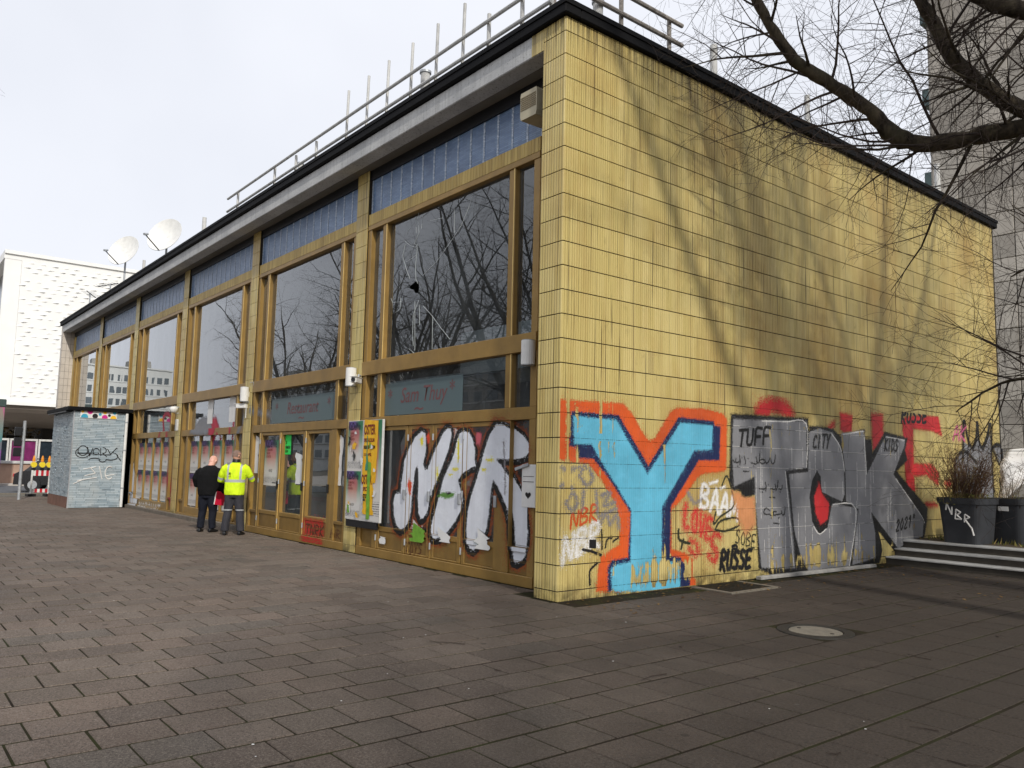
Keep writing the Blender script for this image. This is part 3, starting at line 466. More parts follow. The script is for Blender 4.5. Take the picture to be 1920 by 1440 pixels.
('K', 'S', 'tags round the Y', 'darkgreen', 0.004, [(3.139, 1.37, 0.013), (3.158, 1.403, 0.013), (3.186, 1.452, 0.013), (3.218, 1.493, 0.013), (3.249, 1.504, 0.013), (3.282, 1.468, 0.013), (3.318, 1.403, 0.013), (3.352, 1.326, 0.013), (3.376, 1.259, 0.013), (3.395, 1.205, 0.013), (3.411, 1.152, 0.013), (3.413, 1.103, 0.013), (3.392, 1.059, 0.013), (3.337, 1.022, 0.013), (3.256, 0.99, 0.013), (3.17, 0.961, 0.013), (3.1, 0.932, 0.013), (3.045, 0.898, 0.013), (2.998, 0.862, 0.013), (2.961, 0.834, 0.013), (2.939, 0.828, 0.013), (2.939, 0.855, 0.013), (2.956, 0.907, 0.013), (2.978, 0.962, 0.013), (2.993, 1.0, 0.013)]),
('K', 'S', 'tags round the Y', 'darkgreen', 0.004, [(2.974, 0.751, 0.015), (3.013, 0.744, 0.015), (3.069, 0.732, 0.015), (3.135, 0.723, 0.015), (3.206, 0.722, 0.015), (3.291, 0.734, 0.015), (3.39, 0.753, 0.015), (3.481, 0.777, 0.016), (3.539, 0.801, 0.016), (3.556, 0.828, 0.016), (3.546, 0.859, 0.016), (3.514, 0.886, 0.016), (3.465, 0.903, 0.016), (3.387, 0.905, 0.015), (3.284, 0.898, 0.015), (3.179, 0.885, 0.015), (3.099, 0.867, 0.015), (3.048, 0.841, 0.015), (3.014, 0.807, 0.015), (2.991, 0.774, 0.015), (2.974, 0.751, 0.015)]),
('K', 'S', 'tags round the Y', 'darkgreen', 0.004, [(2.18, 0.776, 0.019), (2.179, 0.75, 0.019), (2.175, 0.713, 0.019), (2.178, 0.673, 0.019), (2.196, 0.642, 0.019), (2.24, 0.62, 0.019), (2.303, 0.603, 0.019), (2.366, 0.591, 0.019), (2.409, 0.581, 0.019)]),
('K', 'S', 'tags round the Y', 'darkgreen', 0.004, [(2.278, 0.639, 0.017), (2.229, 0.517, 0.016)]),
('P', 'S', 'tags round the Y', 'salmon', 0.04, [(3.376, 1.304), (3.929, 1.212), (3.961, 0.8), (3.689, 0.673), (3.539, 0.856), (3.467, 1.036)]),
('K', 'S', 'tags round the Y', 'greyblue', 0.02, [(2.377, 1.263, 0.013), (2.4, 1.236, 0.013), (2.433, 1.197, 0.013), (2.471, 1.158, 0.013), (2.51, 1.135, 0.013), (2.554, 1.134, 0.013), (2.603, 1.147, 0.013), (2.648, 1.165, 0.013), (2.68, 1.176, 0.013)]),
('P', 'S', 'tags round the Y', 'darkgreen', 0.03, [(2.525, 0.232), (2.642, 0.214), (2.625, 0.173), (2.535, 0.179)]),
('P', 'S', 'letters TCK', 'red', 0.02, [(5.504, 1.554), (6.136, 1.19), (6.119, 0.73), (5.769, 0.627), (5.479, 0.748)]),
('P', 'S', 'letters TCK', 'black', 0.014, [(3.362, 2.401), (4.009, 2.418), (5.405, 2.445), (5.41, 2.32), (5.74, 2.336), (6.176, 2.31), (6.398, 2.202), (7.233, 2.359), (7.225, 2.186), (7.458, 2.183), (7.477, 1.947), (7.942, 2.341), (8.833, 2.262), (8.707, 2.034), (8.797, 1.853), (8.355, 1.637), (9.559, 0.955), (9.511, 0.69), (9.373, 0.39), (8.328, 0.216), (8.115, 0.201), (7.694, 0.539), (7.754, 0.218), (7.632, 0.017), (6.631, 0.016), (5.334, 0.006), (4.33, 0.008), (4.258, 0.065), (4.008, 0.142), (3.936, 1.224), (3.69, 1.195), (3.604, 1.226), (3.588, 1.287), (3.384, 1.312), (3.302, 1.428)]),
('P', 'S', 'letters TCK', 'silver', 0.01, [(3.412, 2.326), (4.008, 2.348), (5.354, 2.39), (5.341, 1.653), (4.741, 1.599), (4.811, 1.285), (4.896, 0.764), (4.947, 0.439), (4.969, 0.094), (4.079, 0.158), (4.015, 0.582), (3.936, 1.204), (3.933, 1.499), (3.418, 1.352), (3.38, 1.814)]),
('P', 'S', 'letters TCK', 'silver', 0.006, [(5.432, 2.219), (5.738, 2.302), (6.13, 2.25), (6.369, 2.035), (6.495, 1.754), (6.497, 1.235), (6.415, 1.107), (5.756, 1.272), (5.764, 1.511), (5.653, 1.612), (5.501, 1.464), (5.41, 1.195), (5.481, 0.793), (5.683, 0.581), (5.943, 0.69), (6.096, 1.075), (6.859, 0.995), (6.927, 0.923), (6.792, 0.523), (6.609, 0.04), (5.356, 0.037), (5.141, 0.278), (4.972, 0.654), (4.837, 1.546), (5.38, 1.586)]),
('P', 'S', 'letters TCK', 'black', 0.006, [(5.652, 1.596), (5.5, 1.419), (5.459, 1.172), (5.523, 0.814), (5.684, 0.619), (5.901, 0.714), (6.019, 0.985), (6.048, 1.191), (5.79, 1.261), (5.745, 1.443)]),
('P', 'S', 'letters TCK', 'red', 0.01, [(5.71, 1.42), (5.789, 1.238), (6.0, 1.076), (5.948, 0.826), (5.731, 0.741), (5.589, 0.924), (5.555, 1.194)]),
('P', 'S', 'letters TCK', 'silver', 0.006, [(6.413, 2.25), (7.197, 2.333), (7.27, 1.574), (7.975, 2.266), (8.719, 2.231), (8.684, 2.112), (8.234, 1.585), (8.346, 1.483), (9.23, 0.855), (9.375, 0.68), (9.318, 0.432), (8.33, 0.253), (7.387, 0.914), (7.508, 0.546), (7.497, 0.121), (6.702, 0.047), (6.953, 0.97), (6.547, 1.117), (6.537, 1.66)]),
('P', 'S', 'letters TCK', 'wall', 0.0, [(7.62, 0.579), (8.169, 0.223), (7.696, 0.086), (7.757, 0.291)]),
('K', 'S', 'letters TCK', 'white', 0.002, [(4.135, 2.339, 0.007), (4.246, 2.343, 0.008), (4.407, 2.349, 0.008), (4.589, 2.355, 0.008), (4.759, 2.359, 0.008), (4.923, 2.376, 0.008), (5.094, 2.403, 0.008), (5.246, 2.408, 0.008), (5.353, 2.358, 0.008), (5.394, 2.216, 0.008), (5.385, 2.009, 0.008), (5.358, 1.804, 0.008), (5.341, 1.664, 0.008)]),
('K', 'S', 'letters TCK', 'white', 0.002, [(7.197, 2.321, 0.009), (7.246, 1.573, 0.009)]),
('K', 'S', 'letters TCK', 'white', 0.002, [(7.99, 2.254, 0.009), (8.69, 2.217, 0.009)]),
('K', 'S', 'letters TCK', 'white', 0.002, [(8.32, 1.496, 0.009), (8.496, 1.373, 0.009), (8.756, 1.191, 0.009), (9.028, 1.001, 0.009), (9.23, 0.855, 0.009), (9.333, 0.772, 0.009), (9.379, 0.725, 0.009), (9.396, 0.699, 0.009), (9.411, 0.679, 0.009)]),
('K', 'S', 'letters TCK', 'white', 0.002, [(6.131, 1.063, 0.008), (6.281, 1.07, 0.008), (6.504, 1.083, 0.008), (6.724, 1.067, 0.008), (6.858, 0.983, 0.008), (6.86, 0.783, 0.008), (6.779, 0.501, 0.008), (6.676, 0.227, 0.008), (6.609, 0.04, 0.008)]),
('K', 'S', 'letters TCK', 'white', 0.002, [(5.52, 0.725, 0.008), (5.548, 0.697, 0.008), (5.588, 0.656, 0.008), (5.635, 0.618, 0.008), (5.684, 0.597, 0.008), (5.739, 0.602, 0.008), (5.801, 0.624, 0.008), (5.859, 0.651, 0.008), (5.899, 0.668, 0.008)]),
('K', 'S', 'letters TCK', 'white', 0.002, [(6.445, 2.228, 0.008), (7.158, 2.319, 0.009)]),
('K', 'S', 'letters TCK', 'white', 0.002, [(4.741, 1.578, 0.008), (4.939, 0.138, 0.007)]),
('K', 'S', 'letters TCK', 'white', 0.002, [(6.085, 2.248, 0.008), (6.144, 2.209, 0.008), (6.229, 2.155, 0.008), (6.319, 2.088, 0.008), (6.391, 2.012, 0.008), (6.437, 1.914, 0.008), (6.471, 1.797, 0.008), (6.495, 1.688, 0.008), (6.512, 1.612, 0.008)]),
('K', 'S', 'letters TCK', 'black', 0.004, [(3.567, 2.169, 0.025), (3.726, 2.184, 0.025)]),
('K', 'S', 'letters TCK', 'black', 0.004, [(3.646, 2.176, 0.025), (3.597, 1.947, 0.025)]),
('K', 'S', 'letters TCK', 'black', 0.004, [(3.772, 2.189, 0.025), (3.766, 2.149, 0.025), (3.756, 2.092, 0.025), (3.747, 2.035, 0.025), (3.746, 1.993, 0.025), (3.754, 1.972, 0.025), (3.768, 1.964, 0.025), (3.786, 1.962, 0.025), (3.802, 1.964, 0.025), (3.817, 1.965, 0.025), (3.832, 1.969, 0.025), (3.848, 1.98, 0.025), (3.862, 2.003, 0.025), (3.875, 2.046, 0.025), (3.888, 2.105, 0.025), (3.899, 2.162, 0.025), (3.907, 2.201, 0.025)]),
('K', 'S', 'letters TCK', 'black', 0.004, [(3.939, 1.975, 0.025), (3.944, 2.022, 0.025), (3.951, 2.091, 0.025), (3.963, 2.16, 0.025), (3.982, 2.209, 0.025), (4.015, 2.228, 0.025), (4.058, 2.23, 0.025), (4.1, 2.225, 0.026), (4.129, 2.223, 0.026)]),
('K', 'S', 'letters TCK', 'black', 0.004, [(3.96, 2.092, 0.025), (4.079, 2.102, 0.025)]),
('K', 'S', 'letters TCK', 'black', 0.004, [(4.152, 1.993, 0.026), (4.157, 2.041, 0.026), (4.165, 2.11, 0.026), (4.177, 2.18, 0.026), (4.196, 2.229, 0.026), (4.23, 2.249, 0.026), (4.274, 2.251, 0.026), (4.317, 2.246, 0.026), (4.346, 2.244, 0.026)]),
('K', 'S', 'letters TCK', 'black', 0.004, [(4.174, 2.111, 0.026), (4.295, 2.122, 0.026)]),
('K', 'S', 'letters TCK', 'black', 0.008, [(5.666, 2.147, 0.021), (5.659, 2.154, 0.021), (5.65, 2.166, 0.021), (5.639, 2.174, 0.021), (5.627, 2.173, 0.021), (5.612, 2.16, 0.021), (5.596, 2.138, 0.021), (5.581, 2.112, 0.021), (5.569, 2.086, 0.021), (5.561, 2.059, 0.021), (5.555, 2.029, 0.021), (5.554, 2.002, 0.021), (5.558, 1.984, 0.021), (5.573, 1.978, 0.021), (5.595, 1.981, 0.021), (5.617, 1.987, 0.021), (5.632, 1.991, 0.021)]),
('K', 'S', 'letters TCK', 'black', 0.008, [(5.704, 1.978, 0.021), (5.749, 2.186, 0.021)]),
('K', 'S', 'letters TCK', 'black', 0.008, [(5.849, 2.197, 0.021), (5.955, 2.208, 0.021)]),
('K', 'S', 'letters TCK', 'black', 0.008, [(5.902, 2.202, 0.021), (5.85, 1.992, 0.021)]),
('K', 'S', 'letters TCK', 'black', 0.008, [(5.986, 2.211, 0.021), (5.989, 2.188, 0.021), (5.993, 2.154, 0.021), (6.0, 2.123, 0.021), (6.01, 2.11, 0.021), (6.026, 2.126, 0.021), (6.047, 2.159, 0.021), (6.067, 2.196, 0.021), (6.081, 2.221, 0.021)]),
('K', 'S', 'letters TCK', 'black', 0.008, [(6.01, 2.11, 0.021), (5.97, 1.983, 0.021)]),
('K', 'S', 'letters TCK', 'black', 0.008, [(7.925, 2.01, 0.023), (7.977, 2.215, 0.023)]),
('K', 'S', 'letters TCK', 'black', 0.008, [(8.058, 2.214, 0.023), (8.034, 2.194, 0.023), (7.999, 2.164, 0.023), (7.966, 2.132, 0.023), (7.948, 2.102, 0.023), (7.953, 2.076, 0.023), (7.972, 2.049, 0.023), (7.995, 2.025, 0.023), (8.01, 2.009, 0.023)]),
('K', 'S', 'letters TCK', 'black', 0.008, [(8.081, 2.007, 0.023), (8.135, 2.213, 0.023)]),
('K', 'S', 'letters TCK', 'black', 0.008, [(8.175, 2.005, 0.023), (8.184, 2.049, 0.023), (8.198, 2.112, 0.023), (8.213, 2.175, 0.023), (8.229, 2.212, 0.023), (8.245, 2.216, 0.023), (8.264, 2.199, 0.023), (8.28, 2.173, 0.023), (8.289, 2.149, 0.023), (8.29, 2.127, 0.023), (8.286, 2.101, 0.023), (8.277, 2.076, 0.023), (8.265, 2.055, 0.023), (8.244, 2.039, 0.023), (8.218, 2.024, 0.023), (8.192, 2.013, 0.023), (8.175, 2.005, 0.023)]),
('K', 'S', 'letters TCK', 'black', 0.008, [(8.434, 2.189, 0.023), (8.426, 2.195, 0.023), (8.414, 2.203, 0.023), (8.401, 2.21, 0.023), (8.39, 2.21, 0.023), (8.378, 2.201, 0.023), (8.365, 2.184, 0.023), (8.354, 2.165, 0.023), (8.351, 2.148, 0.023), (8.359, 2.132, 0.023), (8.376, 2.117, 0.023), (8.392, 2.101, 0.023), (8.401, 2.084, 0.023), (8.398, 2.065, 0.023), (8.39, 2.044, 0.023), (8.378, 2.025, 0.023), (8.365, 2.012, 0.023), (8.35, 2.007, 0.023), (8.332, 2.008, 0.023), (8.316, 2.011, 0.023), (8.304, 2.013, 0.023)]),
('K', 'S', 'letters TCK', 'black', 0.004, [(8.316, 0.706, 0.018), (8.328, 0.717, 0.018), (8.344, 0.732, 0.018), (8.361, 0.747, 0.018), (8.375, 0.753, 0.018), (8.387, 0.751, 0.018), (8.4, 0.743, 0.018), (8.406, 0.729, 0.018), (8.402, 0.708, 0.018), (8.376, 0.674, 0.018), (8.334, 0.628, 0.018), (8.295, 0.585, 0.018), (8.276, 0.556, 0.018), (8.286, 0.548, 0.018), (8.315, 0.553, 0.018), (8.348, 0.562, 0.018), (8.37, 0.568, 0.018)]),
('K', 'S', 'letters TCK', 'black', 0.004, [(8.533, 0.775, 0.018), (8.517, 0.755, 0.018), (8.494, 0.727, 0.018), (8.471, 0.695, 0.018), (8.458, 0.667, 0.018), (8.455, 0.638, 0.018), (8.458, 0.606, 0.018), (8.466, 0.581, 0.018), (8.478, 0.572, 0.018), (8.495, 0.585, 0.018), (8.518, 0.614, 0.018), (8.54, 0.649, 0.018), (8.553, 0.68, 0.018), (8.555, 0.707, 0.018), (8.548, 0.734, 0.018), (8.539, 0.758, 0.018), (8.533, 0.775, 0.018)]),
('K', 'S', 'letters TCK', 'black', 0.004, [(8.634, 0.749, 0.018), (8.645, 0.76, 0.018), (8.662, 0.776, 0.018), (8.68, 0.79, 0.018), (8.694, 0.797, 0.018), (8.707, 0.794, 0.018), (8.72, 0.787, 0.018), (8.726, 0.772, 0.018), (8.721, 0.751, 0.018), (8.695, 0.716, 0.018), (8.652, 0.67, 0.018), (8.612, 0.626, 0.018), (8.592, 0.597, 0.018), (8.602, 0.588, 0.018), (8.632, 0.593, 0.018), (8.666, 0.603, 0.018), (8.689, 0.609, 0.018)]),
('K', 'S', 'letters TCK', 'black', 0.004, [(8.8, 0.762, 0.018), (8.813, 0.778, 0.018), (8.832, 0.803, 0.018), (8.849, 0.822, 0.018), (8.857, 0.819, 0.018), (8.849, 0.781, 0.018), (8.832, 0.72, 0.018), (8.812, 0.657, 0.018), (8.799, 0.614, 0.018)]),
('K', 'S', 'letters TCK', 'black', 0.004, [(8.979, 0.836, 0.018), (8.965, 0.784, 0.018)]),
('K', 'S', 'letters TCK', 'black', 0.004, [(9.015, 0.841, 0.018), (9.0, 0.789, 0.018)]),
('K', 'S', 'letters TCK', 'black', 0.004, [(3.406, 1.728, 0.01), (3.408, 1.724, 0.01), (3.413, 1.718, 0.01), (3.418, 1.712, 0.01), (3.423, 1.708, 0.01), (3.43, 1.705, 0.01), (3.438, 1.704, 0.01), (3.446, 1.704, 0.01), (3.453, 1.709, 0.01), (3.458, 1.719, 0.01), (3.461, 1.734, 0.01), (3.464, 1.748, 0.01), (3.465, 1.758, 0.01)]),
('K', 'S', 'letters TCK', 'black', 0.004, [(3.474, 1.694, 0.01), (3.488, 1.696, 0.01), (3.507, 1.7, 0.01), (3.527, 1.704, 0.01), (3.542, 1.709, 0.01), (3.55, 1.716, 0.01), (3.553, 1.724, 0.01), (3.555, 1.731, 0.01), (3.556, 1.736, 0.01)]),
('K', 'S', 'letters TCK', 'black', 0.004, [(3.508, 1.649, 0.01), (3.511, 1.645, 0.01)]),
('K', 'S', 'letters TCK', 'black', 0.004, [(3.551, 1.806, 0.01), (3.556, 1.79, 0.01), (3.562, 1.767, 0.01), (3.568, 1.742, 0.01), (3.571, 1.721, 0.01), (3.57, 1.705, 0.01), (3.567, 1.691, 0.01), (3.563, 1.679, 0.01), (3.56, 1.671, 0.01)]),
('K', 'S', 'letters TCK', 'black', 0.004, [(3.614, 1.773, 0.01), (3.616, 1.769, 0.01)]),
('K', 'S', 'letters TCK', 'black', 0.004, [(3.672, 1.789, 0.01), (3.678, 1.776, 0.01), (3.687, 1.757, 0.01), (3.696, 1.737, 0.01), (3.701, 1.719, 0.01), (3.7, 1.705, 0.01), (3.695, 1.692, 0.01), (3.689, 1.681, 0.01), (3.685, 1.673, 0.01)]),
('K', 'S', 'letters TCK', 'black', 0.004, [(3.763, 1.763, 0.01), (3.766, 1.76, 0.01)]),
('K', 'S', 'letters TCK', 'black', 0.004, [(3.837, 1.701, 0.01), (3.862, 1.696, 0.01), (3.899, 1.69, 0.01), (3.937, 1.685, 0.01), (3.965, 1.686, 0.01), (3.979, 1.697, 0.01), (3.986, 1.715, 0.01), (3.989, 1.733, 0.01), (3.991, 1.746, 0.01)]),
('K', 'S', 'letters TCK', 'black', 0.004, [(3.9, 1.656, 0.01), (3.906, 1.652, 0.01)]),
('K', 'S', 'letters TCK', 'black', 0.004, [(3.973, 1.782, 0.01), (3.977, 1.766, 0.01), (3.982, 1.742, 0.01), (3.989, 1.72, 0.01), (3.998, 1.705, 0.01), (4.008, 1.7, 0.01), (4.02, 1.701, 0.01), (4.032, 1.708, 0.011), (4.042, 1.722, 0.011), (4.049, 1.747, 0.011), (4.054, 1.783, 0.011), (4.059, 1.818, 0.011), (4.062, 1.841, 0.011)]),
('K', 'S', 'letters TCK', 'black', 0.004, [(4.193, 1.749, 0.011), (4.178, 1.751, 0.011), (4.156, 1.755, 0.011), (4.133, 1.758, 0.011), (4.113, 1.758, 0.011), (4.095, 1.753, 0.011), (4.078, 1.747, 0.011), (4.065, 1.738, 0.011), (4.06, 1.73, 0.011), (4.068, 1.719, 0.011), (4.085, 1.707, 0.011), (4.106, 1.696, 0.011), (4.125, 1.69, 0.011), (4.143, 1.693, 0.011), (4.163, 1.701, 0.011), (4.18, 1.71, 0.011), (4.192, 1.716, 0.011)]),
('K', 'S', 'letters TCK', 'black', 0.004, [(4.197, 1.743, 0.011), (4.203, 1.734, 0.011), (4.211, 1.72, 0.011), (4.222, 1.707, 0.011), (4.234, 1.7, 0.011), (4.248, 1.703, 0.011), (4.266, 1.712, 0.011), (4.283, 1.724, 0.011), (4.297, 1.736, 0.011), (4.307, 1.748, 0.011), (4.314, 1.763, 0.011), (4.319, 1.776, 0.011), (4.323, 1.785, 0.011)]),
('K', 'S', 'letters TCK', 'black', 0.004, [(4.341, 1.783, 0.011), (4.347, 1.766, 0.011), (4.356, 1.741, 0.011), (4.367, 1.717, 0.011), (4.379, 1.702, 0.011), (4.394, 1.698, 0.011), (4.412, 1.7, 0.011), (4.43, 1.708, 0.011), (4.444, 1.722, 0.011), (4.455, 1.745, 0.011), (4.462, 1.777, 0.011), (4.468, 1.809, 0.011), (4.473, 1.83, 0.011)]),
('K', 'S', 'letters TCK', 'black', 0.004, [(3.643, 1.574, 0.009), (3.782, 1.571, 0.009)]),
('K', 'S', 'letters TCK', 'black', 0.004, [(4.045, 1.318, 0.01), (4.074, 1.317, 0.01), (4.116, 1.315, 0.01), (4.16, 1.315, 0.011), (4.192, 1.318, 0.011), (4.208, 1.327, 0.011), (4.216, 1.339, 0.011), (4.219, 1.351, 0.011), (4.222, 1.36, 0.011)]),
('K', 'S', 'letters TCK', 'black', 0.004, [(4.117, 1.272, 0.01), (4.125, 1.267, 0.01)]),
('K', 'S', 'letters TCK', 'black', 0.004, [(4.197, 1.412, 0.011), (4.202, 1.399, 0.011), (4.21, 1.379, 0.011), (4.218, 1.358, 0.011), (4.222, 1.34, 0.011), (4.221, 1.325, 0.011), (4.216, 1.311, 0.011), (4.211, 1.3, 0.011), (4.208, 1.292, 0.011)]),
('K', 'S', 'letters TCK', 'black', 0.004, [(4.275, 1.383, 0.011), (4.278, 1.38, 0.011)]),
('K', 'S', 'letters TCK', 'black', 0.004, [(4.333, 1.318, 0.011), (4.357, 1.316, 0.011), (4.391, 1.313, 0.011), (4.426, 1.311, 0.011), (4.452, 1.313, 0.011), (4.466, 1.323, 0.011), (4.472, 1.337, 0.011), (4.475, 1.351, 0.011), (4.477, 1.36, 0.011)]),
('K', 'S', 'letters TCK', 'black', 0.004, [(4.392, 1.271, 0.011), (4.398, 1.267, 0.011)]),
('K', 'S', 'letters TCK', 'black', 0.004, [(4.458, 1.388, 0.011), (4.462, 1.37, 0.011), (4.466, 1.342, 0.011), (4.472, 1.315, 0.011), (4.479, 1.301, 0.011), (4.488, 1.304, 0.011), (4.499, 1.317, 0.011), (4.51, 1.335, 0.011), (4.519, 1.353, 0.011), (4.525, 1.375, 0.011), (4.53, 1.4, 0.011), (4.534, 1.424, 0.011), (4.536, 1.44, 0.011)]),
('K', 'S', 'letters TCK', 'black', 0.004, [(4.553, 1.318, 0.011), (4.568, 1.316, 0.011), (4.59, 1.312, 0.011), (4.613, 1.31, 0.011), (4.629, 1.313, 0.011), (4.638, 1.322, 0.011), (4.642, 1.336, 0.011), (4.644, 1.351, 0.011), (4.646, 1.361, 0.011)]),
('K', 'S', 'letters TCK', 'black', 0.004, [(4.59, 1.27, 0.011), (4.594, 1.266, 0.011)]),
('K', 'S', 'letters TCK', 'black', 0.004, [(4.298, 1.191, 0.009), (4.446, 1.186, 0.01)]),
('K', 'S', 'letters TCK', 'black', 0.004, [(4.309, 0.99, 0.011), (4.291, 1.0, 0.011), (4.265, 1.016, 0.011), (4.237, 1.029, 0.01), (4.213, 1.033, 0.01), (4.191, 1.024, 0.01), (4.169, 1.005, 0.01), (4.153, 0.984, 0.01), (4.147, 0.968, 0.01), (4.157, 0.956, 0.01), (4.178, 0.946, 0.01), (4.204, 0.939, 0.01), (4.227, 0.934, 0.01), (4.249, 0.933, 0.01), (4.273, 0.935, 0.01), (4.294, 0.938, 0.011), (4.308, 0.94, 0.011)]),
('K', 'S', 'letters TCK', 'black', 0.004, [(4.31, 0.927, 0.011), (4.325, 0.923, 0.011), (4.347, 0.916, 0.011), (4.37, 0.911, 0.011), (4.387, 0.912, 0.011), (4.395, 0.922, 0.011), (4.4, 0.939, 0.011), (4.402, 0.956, 0.011), (4.403, 0.968, 0.011)]),
('K', 'S', 'letters TCK', 'black', 0.004, [(4.347, 0.88, 0.011), (4.351, 0.876, 0.011)]),
('K', 'S', 'letters TCK', 'black', 0.004, [(4.48, 0.971, 0.011), (4.47, 0.972, 0.011), (4.455, 0.974, 0.011), (4.44, 0.974, 0.011), (4.426, 0.973, 0.011), (4.414, 0.971, 0.011), (4.402, 0.966, 0.011), (4.393, 0.961, 0.011), (4.39, 0.954, 0.011), (4.396, 0.945, 0.011), (4.407, 0.933, 0.011), (4.421, 0.923, 0.011), (4.434, 0.917, 0.011), (4.446, 0.918, 0.011), (4.459, 0.923, 0.011), (4.471, 0.929, 0.011), (4.479, 0.933, 0.011)]),
('K', 'S', 'letters TCK', 'black', 0.004, [(4.484, 0.924, 0.011), (4.507, 0.926, 0.011), (4.541, 0.93, 0.011), (4.577, 0.934, 0.011), (4.602, 0.939, 0.011), (4.616, 0.945, 0.011), (4.622, 0.952, 0.011), (4.625, 0.959, 0.011), (4.627, 0.964, 0.011)]),
('K', 'S', 'letters TCK', 'black', 0.004, [(4.542, 0.876, 0.011), (4.548, 0.872, 0.011)]),
('K', 'S', 'letters TCK', 'black', 0.004, [(4.619, 0.978, 0.011), (4.623, 0.966, 0.011), (4.63, 0.948, 0.011), (4.638, 0.93, 0.011), (4.647, 0.92, 0.011), (4.659, 0.917, 0.011), (4.673, 0.92, 0.011), (4.687, 0.927, 0.011), (4.698, 0.939, 0.011), (4.706, 0.958, 0.011), (4.712, 0.983, 0.011), (4.716, 1.008, 0.011), (4.72, 1.025, 0.011)]),
('K', 'S', 'letters TCK', 'black', 0.004, [(4.401, 0.799, 0.009), (4.551, 0.791, 0.01)]),
('K', 'S', 'tag over red', 'black', 0.004, [(8.599, 2.554, 0.029), (8.613, 2.606, 0.029), (8.631, 2.682, 0.029), (8.653, 2.758, 0.029), (8.676, 2.808, 0.029), (8.702, 2.824, 0.029), (8.732, 2.819, 0.029), (8.759, 2.804, 0.029), (8.776, 2.788, 0.029), (8.782, 2.772, 0.029), (8.78, 2.751, 0.029), (8.771, 2.729, 0.029), (8.756, 2.711, 0.029), (8.728, 2.7, 0.029), (8.69, 2.693, 0.029), (8.655, 2.685, 0.029), (8.639, 2.668, 0.029), (8.65, 2.638, 0.029), (8.679, 2.599, 0.029), (8.712, 2.56, 0.029), (8.735, 2.534, 0.029)]),
('K', 'S', 'tag over red', 'black', 0.004, [(8.876, 2.818, 0.029), (8.864, 2.775, 0.029), (8.847, 2.711, 0.029), (8.832, 2.647, 0.029), (8.826, 2.601, 0.029), (8.831, 2.577, 0.029), (8.845, 2.567, 0.029), (8.862, 2.564, 0.029), (8.878, 2.565, 0.029), (8.894, 2.565, 0.029), (8.91, 2.569, 0.029), (8.926, 2.581, 0.029), (8.943, 2.605, 0.029), (8.962, 2.653, 0.03), (8.982, 2.718, 0.03), (9.0, 2.781, 0.03), (9.012, 2.825, 0.03)]),
('K', 'S', 'tag over red', 'black', 0.004, [(9.22, 2.81, 0.03), (9.205, 2.816, 0.03), (9.185, 2.826, 0.03), (9.163, 2.833, 0.03), (9.143, 2.832, 0.03), (9.124, 2.819, 0.03), (9.104, 2.798, 0.03), (9.089, 2.774, 0.03), (9.085, 2.752, 0.03), (9.1, 2.734, 0.03), (9.129, 2.716, 0.03), (9.158, 2.698, 0.03), (9.174, 2.679, 0.03), (9.172, 2.655, 0.03), (9.16, 2.629, 0.03), (9.141, 2.604, 0.03), (9.122, 2.587, 0.03), (9.097, 2.58, 0.03), (9.068, 2.579, 0.03), (9.04, 2.582, 0.03), (9.021, 2.583, 0.03)]),
('K', 'S', 'tag over red', 'black', 0.004, [(9.438, 2.82, 0.03), (9.423, 2.827, 0.03), (9.403, 2.836, 0.03), (9.38, 2.844, 0.03), (9.36, 2.842, 0.03), (9.341, 2.829, 0.03), (9.32, 2.808, 0.03), (9.305, 2.784, 0.03), (9.301, 2.762, 0.03), (9.316, 2.743, 0.03), (9.346, 2.726, 0.03), (9.376, 2.708, 0.03), (9.392, 2.688, 0.03), (9.389, 2.664, 0.03), (9.377, 2.638, 0.03), (9.358, 2.613, 0.03), (9.338, 2.596, 0.03), (9.313, 2.588, 0.03), (9.283, 2.588, 0.03), (9.255, 2.59, 0.03), (9.235, 2.592, 0.03)]),
('K', 'S', 'tag over red', 'black', 0.004, [(9.668, 2.858, 0.03), (9.64, 2.856, 0.03), (9.601, 2.855, 0.03), (9.56, 2.85, 0.03), (9.53, 2.838, 0.03), (9.511, 2.812, 0.03), (9.498, 2.777, 0.03), (9.492, 2.742, 0.03), (9.496, 2.719, 0.03), (9.517, 2.712, 0.03), (9.553, 2.714, 0.03), (9.586, 2.72, 0.03), (9.601, 2.724, 0.03), (9.588, 2.726, 0.03), (9.557, 2.73, 0.03), (9.522, 2.729, 0.03), (9.496, 2.719, 0.03), (9.478, 2.691, 0.03), (9.463, 2.652, 0.03), (9.455, 2.613, 0.03), (9.459, 2.587, 0.03), (9.484, 2.582, 0.03), (9.525, 2.588, 0.03), (9.567, 2.599, 0.03), (9.596, 2.606, 0.03)]),
('P', 'S', 'crowned figure', 'silver', 0.008, [(11.245, 2.093), (11.296, 2.298), (11.734, 2.137), (11.973, 2.412), (12.313, 2.154), (12.645, 2.5), (12.717, 2.075), (12.736, 1.103), (10.765, 1.118), (10.814, 1.739), (10.968, 1.999)]),
('P', 'S', 'crowned figure', 'silver', 0.008, [(12.844, 2.201), (13.161, 2.273), (13.26, 2.089), (13.135, 1.869)]),
('K', 'S', 'crowned figure', 'black', 0.012, [(11.357, 2.944, 0.049), (11.351, 2.875, 0.049), (11.342, 2.776, 0.049), (11.33, 2.659, 0.049), (11.316, 2.532, 0.049), (11.295, 2.378, 0.048), (11.27, 2.199, 0.048), (11.247, 2.033, 0.048), (11.23, 1.919, 0.048)]),
